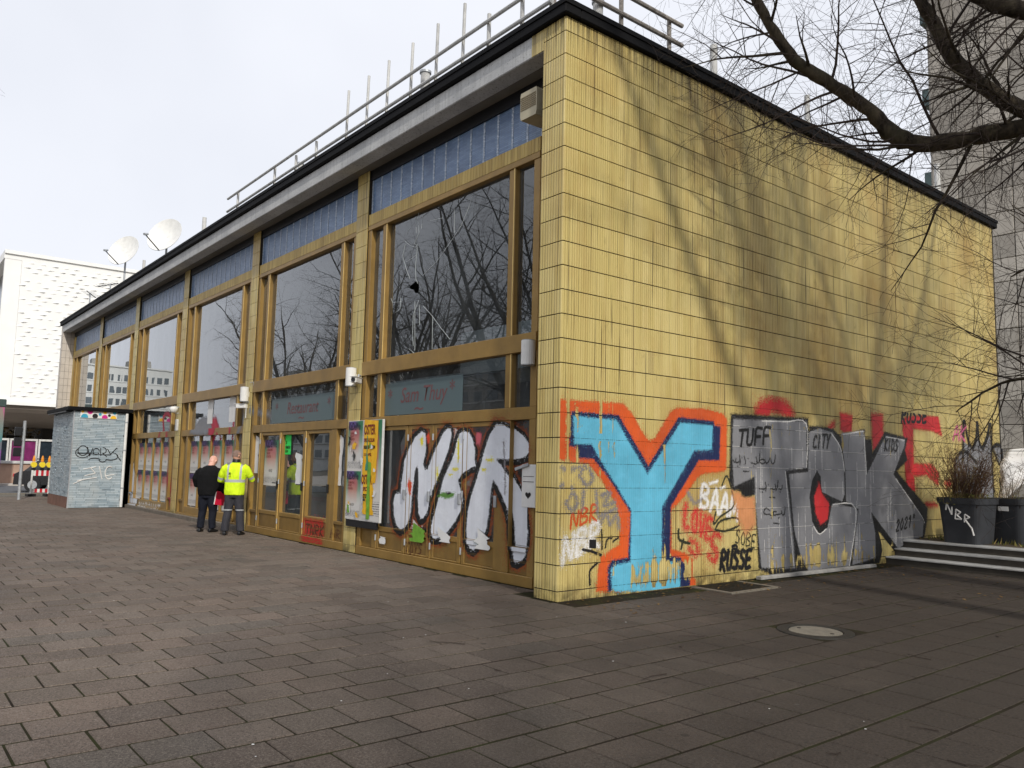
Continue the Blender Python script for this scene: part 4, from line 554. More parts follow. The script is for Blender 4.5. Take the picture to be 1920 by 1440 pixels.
('K', 'S', 'crowned figure', 'black', 0.012, [(11.347, 2.826, 0.036), (11.381, 2.724, 0.035), (11.43, 2.576, 0.035), (11.485, 2.423, 0.035), (11.539, 2.307, 0.035), (11.595, 2.239, 0.036), (11.656, 2.197, 0.036), (11.711, 2.171, 0.036), (11.75, 2.152, 0.036)]),
('K', 'S', 'crowned figure', 'black', 0.012, [(11.75, 2.152, 0.049), (11.791, 2.198, 0.049), (11.851, 2.264, 0.049), (11.914, 2.347, 0.05), (11.961, 2.442, 0.05), (11.988, 2.566, 0.05), (12.005, 2.716, 0.05), (12.014, 2.857, 0.05), (12.022, 2.954, 0.05)]),
('K', 'S', 'crowned figure', 'black', 0.012, [(12.022, 2.954, 0.041), (12.028, 2.83, 0.041), (12.036, 2.65, 0.041), (12.05, 2.465, 0.041), (12.073, 2.326, 0.041), (12.114, 2.25, 0.041), (12.167, 2.208, 0.041), (12.22, 2.185, 0.041), (12.256, 2.168, 0.041)]),
('K', 'S', 'crowned figure', 'black', 0.012, [(12.256, 2.168, 0.05), (12.316, 2.23, 0.05), (12.403, 2.32, 0.05), (12.496, 2.424, 0.051), (12.572, 2.528, 0.051), (12.626, 2.642, 0.051), (12.67, 2.769, 0.051), (12.703, 2.885, 0.051), (12.727, 2.966, 0.052)]),
('K', 'S', 'crowned figure', 'black', 0.012, [(12.74, 2.936, 0.037), (12.735, 2.782, 0.037), (12.727, 2.562, 0.037), (12.72, 2.313, 0.037), (12.717, 2.075, 0.037), (12.72, 1.829, 0.037), (12.728, 1.565, 0.037), (12.736, 1.328, 0.037), (12.742, 1.163, 0.036)]),
('K', 'S', 'crowned figure', 'black', 0.012, [(10.798, 1.541, 0.038), (10.81, 1.612, 0.038), (10.825, 1.715, 0.038), (10.85, 1.824, 0.039), (10.894, 1.911, 0.039), (10.965, 1.972, 0.039), (11.057, 2.02, 0.039), (11.155, 2.055, 0.039), (11.244, 2.078, 0.039), (11.314, 2.088, 0.039), (11.377, 2.083, 0.04), (11.441, 2.067, 0.04), (11.516, 2.042, 0.04), (11.617, 2.0, 0.04), (11.735, 1.942, 0.04), (11.845, 1.885, 0.04), (11.922, 1.846, 0.04)]),
('K', 'S', 'crowned figure', 'black', 0.012, [(12.726, 2.167, 0.042), (12.774, 2.191, 0.042), (12.844, 2.228, 0.042), (12.925, 2.263, 0.042), (13.006, 2.283, 0.042), (13.096, 2.282, 0.042), (13.197, 2.266, 0.042), (13.289, 2.246, 0.043), (13.354, 2.233, 0.043)]),
('K', 'S', 'crowned figure', 'black', 0.012, [(13.354, 2.233, 0.028), (13.321, 2.145, 0.028), (13.275, 2.016, 0.028), (13.218, 1.897, 0.028), (13.156, 1.839, 0.028), (13.077, 1.873, 0.028), (12.984, 1.965, 0.028), (12.897, 2.07, 0.028), (12.838, 2.139, 0.028)]),
('K', 'S', 'crowned figure', 'black', 0.012, [(10.798, 1.541, 0.038), (10.741, 1.23, 0.038)]),
('K', 'S', 'crowned figure', 'black', 0.012, [(12.192, 1.642, 0.027), (12.39, 1.404, 0.027)]),
('K', 'S', 'crowned figure', 'black', 0.012, [(13.085, 1.529, 0.028), (13.174, 1.253, 0.028)]),
('K', 'S', 'pink tag', 'pink', 0.01, [(10.793, 2.308, 0.02), (10.837, 2.373, 0.02), (10.9, 2.471, 0.02), (10.964, 2.56, 0.02), (11.012, 2.599, 0.02), (11.035, 2.56, 0.02), (11.045, 2.471, 0.02), (11.048, 2.373, 0.02), (11.051, 2.306, 0.02)]),
('K', 'S', 'pink tag', 'pink', 0.01, [(10.886, 2.423, 0.02), (11.044, 2.423, 0.02)]),
('K', 'S', 'pink tag', 'pink', 0.01, [(11.127, 2.306, 0.02), (11.219, 2.6, 0.021)]),
('K', 'S', 'pink tag', 'pink', 0.01, [(11.441, 2.601, 0.021), (11.38, 2.571, 0.021), (11.292, 2.527, 0.021), (11.21, 2.48, 0.02), (11.168, 2.438, 0.02), (11.188, 2.4, 0.02), (11.247, 2.361, 0.02), (11.315, 2.328, 0.021), (11.361, 2.305, 0.021)]),
('K', 'F', 'letters NBR', 'orange2', 0.03, [(-3.771, 2.074, 0.111), (-3.672, 2.041, 0.11), (-3.64, 1.956, 0.11), (-3.636, 1.768, 0.109), (-3.7, 1.558, 0.109), (-3.649, 1.465, 0.109), (-3.562, 1.477, 0.108), (-3.475, 1.602, 0.108), (-3.337, 1.808, 0.107), (-3.167, 2.032, 0.107), (-3.045, 2.111, 0.106), (-2.963, 2.095, 0.105), (-2.941, 2.008, 0.105), (-3.001, 1.807, 0.105), (-3.119, 1.605, 0.105), (-3.249, 1.401, 0.106), (-3.367, 1.214, 0.106), (-3.471, 1.026, 0.106), (-3.507, 0.861, 0.106), (-3.65, 0.719, 0.107), (-3.726, 0.708, 0.107), (-3.789, 0.783, 0.108), (-3.822, 1.01, 0.109), (-3.82, 1.283, 0.109), (-3.843, 1.472, 0.11), (-3.874, 1.524, 0.11), (-3.93, 1.47, 0.11), (-3.959, 1.3, 0.11), (-4.002, 1.044, 0.11), (-4.017, 0.833, 0.11), (-4.075, 0.618, 0.11), (-4.19, 0.525, 0.11), (-4.311, 0.491, 0.111), (-4.44, 0.55, 0.112), (-4.536, 0.717, 0.113), (-4.56, 0.933, 0.114), (-4.518, 1.055, 0.114), (-4.351, 1.073, 0.112), (-4.324, 1.29, 0.113), (-4.262, 1.594, 0.113), (-4.112, 1.811, 0.112), (-3.962, 1.982, 0.112), (-3.771, 2.074, 0.111)]),
('K', 'F', 'letters NBR', 'orange2', 0.03, [(-2.609, 2.052, 0.103), (-2.49, 2.03, 0.102), (-2.404, 1.941, 0.101), (-2.331, 1.767, 0.1), (-2.342, 1.651, 0.1), (-2.305, 1.546, 0.1), (-2.418, 1.525, 0.1), (-2.613, 1.434, 0.102), (-2.727, 1.334, 0.102), (-2.67, 1.218, 0.101), (-2.594, 1.047, 0.101), (-2.637, 0.889, 0.101), (-2.782, 0.725, 0.101), (-2.981, 0.554, 0.102), (-3.189, 0.449, 0.103), (-3.333, 0.431, 0.104), (-3.4, 0.502, 0.105), (-3.4, 0.623, 0.105), (-3.319, 0.831, 0.105), (-3.223, 1.078, 0.105), (-3.128, 1.323, 0.105), (-3.046, 1.445, 0.104), (-2.923, 1.607, 0.104), (-2.834, 1.767, 0.104), (-2.79, 1.926, 0.104), (-2.726, 2.025, 0.104), (-2.609, 2.052, 0.103)]),
('K', 'F', 'letters NBR', 'orange2', 0.03, [(-1.843, 2.131, 0.098), (-1.692, 2.127, 0.097), (-1.513, 2.068, 0.095), (-1.309, 1.964, 0.094), (-1.193, 1.855, 0.093), (-1.177, 1.766, 0.093), (-1.244, 1.695, 0.093), (-1.384, 1.658, 0.094), (-1.586, 1.648, 0.095), (-1.794, 1.655, 0.097), (-1.808, 1.627, 0.097), (-1.701, 1.564, 0.096), (-1.549, 1.439, 0.094), (-1.371, 1.264, 0.093), (-1.225, 1.11, 0.092), (-1.139, 0.992, 0.091), (-1.112, 0.819, 0.09), (-1.09, 0.717, 0.09), (-1.099, 0.56, 0.09), (-1.162, 0.399, 0.09), (-1.228, 0.323, 0.09), (-1.338, 0.277, 0.091), (-1.409, 0.287, 0.091), (-1.426, 0.373, 0.092), (-1.447, 0.583, 0.092), (-1.469, 0.795, 0.093), (-1.532, 0.97, 0.093), (-1.656, 1.145, 0.095), (-1.78, 1.286, 0.096), (-1.889, 1.357, 0.097), (-1.93, 1.244, 0.097), (-1.953, 1.058, 0.096), (-1.977, 0.871, 0.096), (-2.015, 0.684, 0.096), (-2.086, 0.53, 0.096), (-2.208, 0.427, 0.097), (-2.3, 0.353, 0.097), (-2.397, 0.363, 0.098), (-2.466, 0.442, 0.099), (-2.492, 0.649, 0.099), (-2.47, 0.88, 0.099), (-2.399, 1.113, 0.099), (-2.28, 1.346, 0.099), (-2.164, 1.615, 0.099), (-2.093, 1.805, 0.099), (-1.991, 1.993, 0.099), (-1.843, 2.131, 0.098)]),
('K', 'F', 'letters NBR', 'black', 0.005, [(-3.779, 2.079, 0.085), (-3.68, 2.045, 0.085), (-3.648, 1.961, 0.084), (-3.644, 1.772, 0.084), (-3.708, 1.562, 0.084), (-3.657, 1.469, 0.084), (-3.57, 1.481, 0.083), (-3.482, 1.606, 0.083), (-3.345, 1.813, 0.083), (-3.174, 2.036, 0.082), (-3.052, 2.115, 0.081), (-2.97, 2.099, 0.081), (-2.948, 2.012, 0.081), (-3.008, 1.812, 0.081), (-3.126, 1.609, 0.081), (-3.256, 1.405, 0.081), (-3.374, 1.218, 0.082), (-3.479, 1.03, 0.082), (-3.514, 0.864, 0.082), (-3.658, 0.722, 0.082), (-3.734, 0.711, 0.083), (-3.797, 0.786, 0.083), (-3.83, 1.014, 0.084), (-3.828, 1.287, 0.084), (-3.851, 1.476, 0.085), (-3.882, 1.528, 0.085), (-3.938, 1.474, 0.085), (-3.967, 1.304, 0.085), (-4.01, 1.048, 0.085), (-4.025, 0.836, 0.084), (-4.083, 0.622, 0.084), (-4.198, 0.529, 0.085), (-4.319, 0.494, 0.085), (-4.449, 0.554, 0.086), (-4.545, 0.721, 0.087), (-4.569, 0.937, 0.087), (-4.527, 1.059, 0.087), (-4.359, 1.077, 0.087), (-4.333, 1.294, 0.087), (-4.27, 1.599, 0.087), (-4.121, 1.815, 0.087), (-3.97, 1.986, 0.086), (-3.779, 2.079, 0.085)]),
('K', 'F', 'letters NBR', 'black', 0.005, [(-2.615, 2.056, 0.079), (-2.497, 2.034, 0.078), (-2.411, 1.945, 0.078), (-2.337, 1.771, 0.077), (-2.349, 1.655, 0.077), (-2.311, 1.55, 0.077), (-2.425, 1.529, 0.077), (-2.62, 1.438, 0.078), (-2.734, 1.338, 0.079), (-2.677, 1.222, 0.078), (-2.601, 1.05, 0.077), (-2.644, 0.893, 0.077), (-2.789, 0.729, 0.078), (-2.988, 0.558, 0.079), (-3.196, 0.452, 0.08), (-3.341, 0.434, 0.08), (-3.408, 0.505, 0.081), (-3.407, 0.627, 0.081), (-3.327, 0.834, 0.081), (-3.231, 1.081, 0.081), (-3.136, 1.327, 0.081), (-3.053, 1.449, 0.08), (-2.931, 1.611, 0.08), (-2.841, 1.771, 0.08), (-2.797, 1.93, 0.08), (-2.733, 2.029, 0.08), (-2.615, 2.056, 0.079)]),
('K', 'F', 'letters NBR', 'black', 0.005, [(-1.849, 2.135, 0.075), (-1.698, 2.131, 0.074), (-1.519, 2.072, 0.073), (-1.314, 1.968, 0.072), (-1.199, 1.859, 0.071), (-1.182, 1.77, 0.071), (-1.25, 1.698, 0.071), (-1.39, 1.662, 0.072), (-1.592, 1.651, 0.073), (-1.8, 1.659, 0.074), (-1.814, 1.631, 0.074), (-1.707, 1.568, 0.074), (-1.555, 1.442, 0.073), (-1.376, 1.267, 0.071), (-1.231, 1.113, 0.071), (-1.145, 0.995, 0.07), (-1.117, 0.822, 0.069), (-1.095, 0.72, 0.069), (-1.104, 0.563, 0.069), (-1.167, 0.402, 0.069), (-1.234, 0.326, 0.069), (-1.343, 0.279, 0.07), (-1.414, 0.29, 0.07), (-1.431, 0.376, 0.07), (-1.453, 0.586, 0.071), (-1.475, 0.798, 0.071), (-1.538, 0.973, 0.072), (-1.662, 1.148, 0.073), (-1.786, 1.29, 0.074), (-1.895, 1.36, 0.074), (-1.936, 1.248, 0.074), (-1.96, 1.061, 0.074), (-1.983, 0.875, 0.074), (-2.022, 0.687, 0.074), (-2.093, 0.533, 0.074), (-2.214, 0.43, 0.074), (-2.307, 0.356, 0.075), (-2.404, 0.366, 0.075), (-2.473, 0.445, 0.076), (-2.499, 0.652, 0.076), (-2.477, 0.883, 0.077), (-2.406, 1.116, 0.077), (-2.286, 1.35, 0.076), (-2.17, 1.618, 0.076), (-2.099, 1.808, 0.076), (-1.997, 1.997, 0.076), (-1.849, 2.135, 0.075)]),
('K', 'F', 'letters NBR', 'black', 0.004, [(-1.818, 1.646, 0.041), (-1.744, 1.641, 0.041), (-1.638, 1.634, 0.04), (-1.527, 1.629, 0.04), (-1.434, 1.631, 0.04), (-1.362, 1.643, 0.04), (-1.299, 1.662, 0.039), (-1.247, 1.682, 0.039), (-1.21, 1.695, 0.039)]),
('P', 'F', 'letters NBR', 'silverblue', 0.006, [(-3.764, 2.095), (-3.665, 2.062), (-3.633, 1.977), (-3.63, 1.788), (-3.694, 1.579), (-3.642, 1.486), (-3.555, 1.497), (-3.468, 1.623), (-3.331, 1.829), (-3.161, 2.052), (-3.039, 2.131), (-2.957, 2.115), (-2.935, 2.028), (-2.995, 1.828), (-3.112, 1.626), (-3.242, 1.421), (-3.36, 1.235), (-3.465, 1.047), (-3.5, 0.882), (-3.643, 0.74), (-3.719, 0.729), (-3.782, 0.804), (-3.816, 1.032), (-3.813, 1.304), (-3.837, 1.493), (-3.867, 1.545), (-3.923, 1.491), (-3.952, 1.321), (-3.996, 1.066), (-4.01, 0.854), (-4.068, 0.64), (-4.183, 0.547), (-4.304, 0.513), (-4.433, 0.572), (-4.529, 0.739), (-4.553, 0.955), (-4.511, 1.077), (-4.344, 1.095), (-4.317, 1.312), (-4.255, 1.616), (-4.106, 1.832), (-3.956, 2.003)]),
('P', 'F', 'letters NBR', 'silverblue', 0.006, [(-2.603, 2.072), (-2.485, 2.05), (-2.398, 1.961), (-2.325, 1.786), (-2.336, 1.671), (-2.299, 1.565), (-2.412, 1.545), (-2.607, 1.454), (-2.721, 1.354), (-2.664, 1.238), (-2.589, 1.066), (-2.631, 0.909), (-2.776, 0.745), (-2.975, 0.574), (-3.183, 0.469), (-3.327, 0.451), (-3.394, 0.523), (-3.393, 0.644), (-3.313, 0.851), (-3.217, 1.098), (-3.122, 1.343), (-3.04, 1.466), (-2.918, 1.627), (-2.828, 1.787), (-2.784, 1.946), (-2.72, 2.044)]),
('P', 'F', 'letters NBR', 'silverblue', 0.006, [(-1.837, 2.15), (-1.686, 2.146), (-1.508, 2.086), (-1.304, 1.982), (-1.188, 1.873), (-1.172, 1.784), (-1.239, 1.713), (-1.379, 1.676), (-1.58, 1.666), (-1.789, 1.674), (-1.803, 1.646), (-1.695, 1.582), (-1.544, 1.457), (-1.366, 1.282), (-1.22, 1.128), (-1.134, 1.009), (-1.107, 0.837), (-1.085, 0.734), (-1.094, 0.578), (-1.157, 0.417), (-1.223, 0.341), (-1.333, 0.295), (-1.404, 0.305), (-1.421, 0.391), (-1.442, 0.601), (-1.464, 0.813), (-1.527, 0.988), (-1.65, 1.163), (-1.775, 1.305), (-1.883, 1.376), (-1.925, 1.263), (-1.948, 1.077), (-1.971, 0.89), (-2.01, 0.703), (-2.081, 0.549), (-2.202, 0.446), (-2.295, 0.372), (-2.392, 0.382), (-2.461, 0.461), (-2.487, 0.668), (-2.465, 0.899), (-2.393, 1.132), (-2.274, 1.365), (-2.158, 1.634), (-2.087, 1.824), (-1.986, 2.012)]),
('K', 'F', 'letters NBR', 'greyblue', 0.01, [(-1.648, 1.914, 0.013), (-1.638, 1.826, 0.013), (-1.622, 1.7, 0.013), (-1.607, 1.566, 0.013), (-1.596, 1.456, 0.013), (-1.592, 1.372, 0.013), (-1.592, 1.3, 0.013), (-1.593, 1.243, 0.013), (-1.593, 1.202, 0.013)]),
('P', 'F', 'fleck 690,350', 'yellow', 0.01, [(-3.713, 1.936), (-3.717, 1.894), (-3.73, 1.872), (-3.754, 1.86), (-3.773, 1.87), (-3.791, 1.917), (-3.807, 1.957), (-3.782, 1.988), (-3.764, 1.991), (-3.742, 2.025), (-3.721, 1.984)]),
('P', 'F', 'fleck 740,330', 'vermilion', 0.01, [(-3.502, 1.975), (-3.514, 1.914), (-3.536, 1.904), (-3.566, 1.893), (-3.586, 1.902), (-3.603, 1.948), (-3.614, 1.996), (-3.599, 2.043), (-3.576, 2.044), (-3.554, 2.062), (-3.53, 2.032)]),
('P', 'F', 'fleck 965,430', 'yellow', 0.01, [(-2.714, 1.767), (-2.704, 1.695), (-2.725, 1.643), (-2.738, 1.638), (-2.754, 1.611), (-2.761, 1.724), (-2.777, 1.824), (-2.773, 1.86), (-2.755, 1.966), (-2.74, 1.922), (-2.726, 1.87)]),
('P', 'F', 'fleck 940,560', 'yellow', 0.01, [(-2.718, 1.511), (-2.772, 1.5), (-2.784, 1.482), (-2.821, 1.482), (-2.859, 1.493), (-2.895, 1.502), (-2.88, 1.516), (-2.864, 1.531), (-2.826, 1.528), (-2.786, 1.538), (-2.75, 1.528)]),
('P', 'F', 'fleck 1200,490', 'yellow', 0.01, [(-1.916, 1.654), (-1.888, 1.644), (-1.934, 1.637), (-1.985, 1.635), (-2.027, 1.64), (-2.06, 1.649), (-2.061, 1.658), (-2.037, 1.666), (-1.98, 1.671), (-1.929, 1.671), (-1.895, 1.663)]),
('P', 'F', 'fleck 1155,565', 'yellow', 0.01, [(-2.055, 1.512), (-2.071, 1.496), (-2.075, 1.484), (-2.111, 1.494), (-2.152, 1.494), (-2.151, 1.504), (-2.166, 1.515), (-2.143, 1.531), (-2.116, 1.527), (-2.078, 1.532), (-2.061, 1.525)]),
('P', 'F', 'fleck 880,755', 'leaf', 0.01, [(-2.816, 1.125), (-2.853, 1.099), (-2.93, 1.078), (-3.041, 1.062), (-3.112, 1.077), (-3.276, 1.096), (-3.208, 1.123), (-3.176, 1.142), (-3.041, 1.163), (-2.923, 1.163), (-2.811, 1.151)]),
('P', 'F', 'fleck 890,740', 'black', 0.01, [(-2.907, 1.151), (-2.919, 1.138), (-2.949, 1.137), (-2.975, 1.126), (-3.024, 1.135), (-3.021, 1.142), (-3.035, 1.151), (-3.021, 1.157), (-2.982, 1.165), (-2.94, 1.169), (-2.903, 1.16)]),
('P', 'F', 'fleck 600,690', 'vermilion', 0.01, [(-4.011, 1.214), (-4.027, 1.151), (-4.03, 1.08), (-4.062, 1.086), (-4.09, 1.145), (-4.1, 1.172), (-4.131, 1.242), (-4.102, 1.298), (-4.083, 1.344), (-4.056, 1.297), (-4.016, 1.275)]),
('P', 'F', 'fleck 805,590', 'yellow', 0.01, [(-3.262, 1.441), (-3.264, 1.395), (-3.277, 1.386), (-3.289, 1.344), (-3.299, 1.378), (-3.322, 1.423), (-3.31, 1.459), (-3.309, 1.494), (-3.3, 1.534), (-3.288, 1.527), (-3.278, 1.492)]),
('P', 'F', 'fleck 1115,330', 'magenta', 0.01, [(-2.185, 1.958), (-2.207, 1.904), (-2.213, 1.856), (-2.261, 1.88), (-2.294, 1.875), (-2.3, 1.923), (-2.322, 1.984), (-2.296, 2.046), (-2.263, 2.044), (-2.228, 2.038), (-2.182, 2.017)]),
('P', 'F', 'fleck 905,600', 'yellow', 0.01, [(-2.868, 1.429), (-2.895, 1.42), (-2.915, 1.415), (-2.938, 1.407), (-2.96, 1.415), (-2.99, 1.42), (-2.967, 1.431), (-2.971, 1.44), (-2.94, 1.447), (-2.908, 1.44), (-2.877, 1.442)]),
('P', 'F', 'fleck 1120,1100', 'leaf', 0.01, [(-2.104, 0.51), (-2.12, 0.49), (-2.147, 0.475), (-2.185, 0.47), (-2.231, 0.479), (-2.262, 0.49), (-2.231, 0.51), (-2.216, 0.52), (-2.183, 0.543), (-2.153, 0.527), (-2.094, 0.532)]),
('K', 'F', 'letters NBR', 'rust', 0.004, [(-4.116, 0.32, 0.008), (-4.019, 0.324, 0.008)]),
('K', 'F', 'letters NBR', 'rust', 0.004, [(-4.067, 0.322, 0.008), (-4.093, 0.152, 0.008)]),
('K', 'F', 'letters NBR', 'rust', 0.004, [(-3.948, 0.327, 0.008), (-3.957, 0.315, 0.008), (-3.971, 0.298, 0.008), (-3.984, 0.278, 0.008), (-3.994, 0.258, 0.008), (-3.998, 0.236, 0.008), (-3.999, 0.212, 0.008), (-3.998, 0.19, 0.008), (-3.993, 0.174, 0.008), (-3.985, 0.165, 0.008), (-3.972, 0.161, 0.008), (-3.958, 0.162, 0.008), (-3.947, 0.168, 0.008), (-3.936, 0.181, 0.008), (-3.926, 0.201, 0.008), (-3.919, 0.223, 0.008), (-3.916, 0.245, 0.008), (-3.92, 0.267, 0.008), (-3.93, 0.291, 0.008), (-3.941, 0.312, 0.008), (-3.948, 0.327, 0.008)]),
('K', 'F', 'letters NBR', 'rust', 0.004, [(-3.868, 0.331, 0.008), (-3.862, 0.312, 0.008), (-3.855, 0.284, 0.008), (-3.846, 0.259, 0.008), (-3.836, 0.249, 0.008), (-3.823, 0.26, 0.008), (-3.808, 0.286, 0.008), (-3.794, 0.315, 0.008), (-3.784, 0.334, 0.008)]),
('K', 'F', 'letters NBR', 'rust', 0.004, [(-3.836, 0.249, 0.008), (-3.859, 0.148, 0.008)]),
('K', 'F', 'letters NBR', 'rust', 0.004, [(-3.671, 0.323, 0.008), (-3.679, 0.327, 0.008), (-3.692, 0.333, 0.008), (-3.704, 0.338, 0.008), (-3.715, 0.337, 0.008), (-3.725, 0.329, 0.008), (-3.735, 0.316, 0.008), (-3.742, 0.3, 0.008), (-3.742, 0.286, 0.008), (-3.732, 0.275, 0.008), (-3.715, 0.263, 0.008), (-3.697, 0.252, 0.008), (-3.687, 0.24, 0.008), (-3.686, 0.224, 0.008), (-3.691, 0.207, 0.008), (-3.699, 0.192, 0.008), (-3.709, 0.181, 0.008), (-3.722, 0.176, 0.008), (-3.739, 0.176, 0.008), (-3.755, 0.177, 0.008), (-3.766, 0.178, 0.008)]),
('K', 'F', 'red scrawl on door', 'red', 0.04, [(-7.936, 0.409, 0.025), (-7.118, 0.43, 0.024)]),
('K', 'F', 'red scrawl on door', 'red', 0.04, [(-7.927, 0.333, 0.025), (-7.11, 0.352, 0.024)]),
('K', 'F', 'red scrawl on door', 'red', 0.04, [(-7.919, 0.256, 0.025), (-7.102, 0.274, 0.024)]),
('K', 'F', 'red scrawl on door', 'red', 0.04, [(-7.91, 0.18, 0.025), (-7.094, 0.197, 0.024)]),
('K', 'F', 'red scrawl on door', 'red', 0.04, [(-7.902, 0.104, 0.025), (-7.086, 0.119, 0.024)]),
('K', 'F', 'red scrawl on door', 'red', 0.04, [(-7.893, 0.027, 0.025), (-7.078, 0.042, 0.024)]),
('K', 'F', 'red scrawl on door', 'rust', 0.004, [(-7.829, 0.36, 0.016), (-7.662, 0.36, 0.016)]),
('K', 'F', 'red scrawl on door', 'rust', 0.004, [(-7.745, 0.36, 0.016), (-7.779, 0.156, 0.016)]),
('K', 'F', 'red scrawl on door', 'rust', 0.004, [(-7.638, 0.158, 0.016), (-7.634, 0.203, 0.016), (-7.627, 0.271, 0.016), (-7.618, 0.333, 0.016), (-7.605, 0.36, 0.016), (-7.584, 0.331, 0.016), (-7.557, 0.265, 0.016), (-7.531, 0.199, 0.016), (-7.509, 0.169, 0.015), (-7.494, 0.195, 0.015), (-7.483, 0.253, 0.015), (-7.474, 0.318, 0.015), (-7.468, 0.361, 0.016)]),
('K', 'F', 'red scrawl on door', 'rust', 0.004, [(-7.427, 0.16, 0.015), (-7.423, 0.202, 0.015), (-7.417, 0.262, 0.015), (-7.408, 0.322, 0.015), (-7.394, 0.361, 0.015), (-7.37, 0.373, 0.015), (-7.339, 0.368, 0.015), (-7.309, 0.354, 0.015), (-7.289, 0.341, 0.015), (-7.28, 0.329, 0.015), (-7.279, 0.312, 0.015), (-7.285, 0.295, 0.015), (-7.296, 0.282, 0.015), (-7.322, 0.274, 0.015), (-7.359, 0.269, 0.015), (-7.393, 0.263, 0.015), (-7.407, 0.251, 0.015), (-7.39, 0.226, 0.015), (-7.353, 0.194, 0.015), (-7.313, 0.164, 0.015), (-7.287, 0.142, 0.015)]),
('K', 'F', 'red scrawl on door', 'rust', 0.004, [(-7.22, 0.163, 0.015), (-7.196, 0.362, 0.015)]),
('K', 'F', 'red scrawl on door', 'rust', 0.004, [(-7.065, 0.362, 0.015), (-7.097, 0.342, 0.015), (-7.145, 0.313, 0.015), (-7.189, 0.281, 0.015), (-7.209, 0.253, 0.015), (-7.193, 0.227, 0.015), (-7.153, 0.202, 0.015), (-7.11, 0.18, 0.015), (-7.08, 0.165, 0.015)]),
('K', 'F', 'red scrawl on door', 'rust', 0.004, [(-6.733, 0.199, 0.009), (-6.73, 0.229, 0.009), (-6.726, 0.272, 0.009), (-6.72, 0.311, 0.009), (-6.709, 0.329, 0.009), (-6.691, 0.31, 0.008), (-6.668, 0.269, 0.008), (-6.644, 0.227, 0.008), (-6.626, 0.208, 0.008), (-6.614, 0.224, 0.008), (-6.606, 0.262, 0.008), (-6.6, 0.303, 0.008), (-6.596, 0.33, 0.008)]),
('K', 'F', 'red scrawl on door', 'rust', 0.004, [(-6.557, 0.203, 0.008), (-6.555, 0.229, 0.008), (-6.551, 0.268, 0.008), (-6.545, 0.306, 0.008), (-6.534, 0.331, 0.008), (-6.514, 0.339, 0.008), (-6.488, 0.336, 0.008), (-6.463, 0.327, 0.008), (-6.446, 0.319, 0.008), (-6.439, 0.311, 0.008), (-6.438, 0.301, 0.008), (-6.442, 0.29, 0.008), (-6.451, 0.281, 0.008), (-6.472, 0.276, 0.008), (-6.504, 0.273, 0.008), (-6.531, 0.269, 0.008), (-6.543, 0.261, 0.008), (-6.528, 0.245, 0.008), (-6.497, 0.225, 0.008), (-6.463, 0.206, 0.008), (-6.44, 0.193, 0.008)]),
('P', 'F', 'grey and red lettering', 'grey', 0.03, [(-15.234, 2.28), (-14.99, 2.525), (-14.547, 2.682), (-14.084, 2.651), (-13.784, 2.462), (-13.659, 2.25), (-14.005, 2.212), (-14.648, 2.223)]),
('P', 'F', 'grey and red lettering', 'crimson', 0.03, [(-13.857, 2.628), (-13.511, 2.647), (-13.254, 2.389), (-13.394, 2.216), (-13.65, 1.954), (-13.762, 2.342)]),
('K', 'F', 'grey and red lettering', 'crimson', 0.03, [(-12.236, 2.618, 0.04), (-12.239, 2.561, 0.04), (-12.242, 2.479, 0.04), (-12.246, 2.389, 0.04), (-12.25, 2.309, 0.04), (-12.253, 2.235, 0.039), (-12.258, 2.163, 0.037), (-12.261, 2.1, 0.035), (-12.264, 2.056, 0.034)]),
('K', 'F', 'grey and red lettering', 'crimson', 0.03, [(-13.139, 2.212, 0.036), (-12.946, 1.805, 0.035)]),
('K', 'F', 'grey and red lettering', 'crimson', 0.04, [(-13.695, 2.207, 0.027), (-13.517, 1.689, 0.027)]),
('K', 'F', 'grey and red lettering', 'grey', 0.04, [(-11.334, 2.614, 0.061), (-11.394, 2.557, 0.06), (-11.482, 2.476, 0.059), (-11.575, 2.383, 0.057), (-11.653, 2.295, 0.056), (-11.711, 2.206, 0.054), (-11.76, 2.112, 0.053), (-11.799, 2.027, 0.051), (-11.827, 1.968, 0.05)]),
('K', 'F', 'grey and red lettering', 'grey', 0.04, [(-10.92, 2.706, 0.054), (-10.781, 2.691, 0.054), (-10.582, 2.669, 0.055), (-10.381, 2.646, 0.054), (-10.229, 2.626, 0.053), (-10.14, 2.609, 0.049), (-10.085, 2.592, 0.044), (-10.05, 2.578, 0.04), (-10.025, 2.567, 0.036)]),
('K', 'F', 'grey and red lettering', 'crimson', 0.02, [(-17.947, 2.434, 0.05), (-17.983, 2.502, 0.05), (-18.036, 2.6, 0.05), (-18.08, 2.704, 0.05), (-18.085, 2.784, 0.05), (-18.038, 2.838, 0.052), (-17.955, 2.877, 0.054), (-17.857, 2.902, 0.056), (-17.762, 2.911, 0.057), (-17.667, 2.905, 0.056), (-17.564, 2.884, 0.054), (-17.468, 2.848, 0.051), (-17.393, 2.795, 0.049), (-17.343, 2.71, 0.047), (-17.312, 2.6, 0.045), (-17.292, 2.493, 0.043), (-17.277, 2.419, 0.042)]),
('K', 'F', 'grey and red lettering', 'crimson', 0.03, [(-17.947, 2.434, 0.036), (-18.002, 2.369, 0.036), (-18.081, 2.277, 0.036), (-18.16, 2.16, 0.036), (-18.21, 2.023, 0.036), (-18.217, 1.838, 0.036), (-18.198, 1.616, 0.035), (-18.172, 1.407, 0.035), (-18.154, 1.263, 0.035)]),
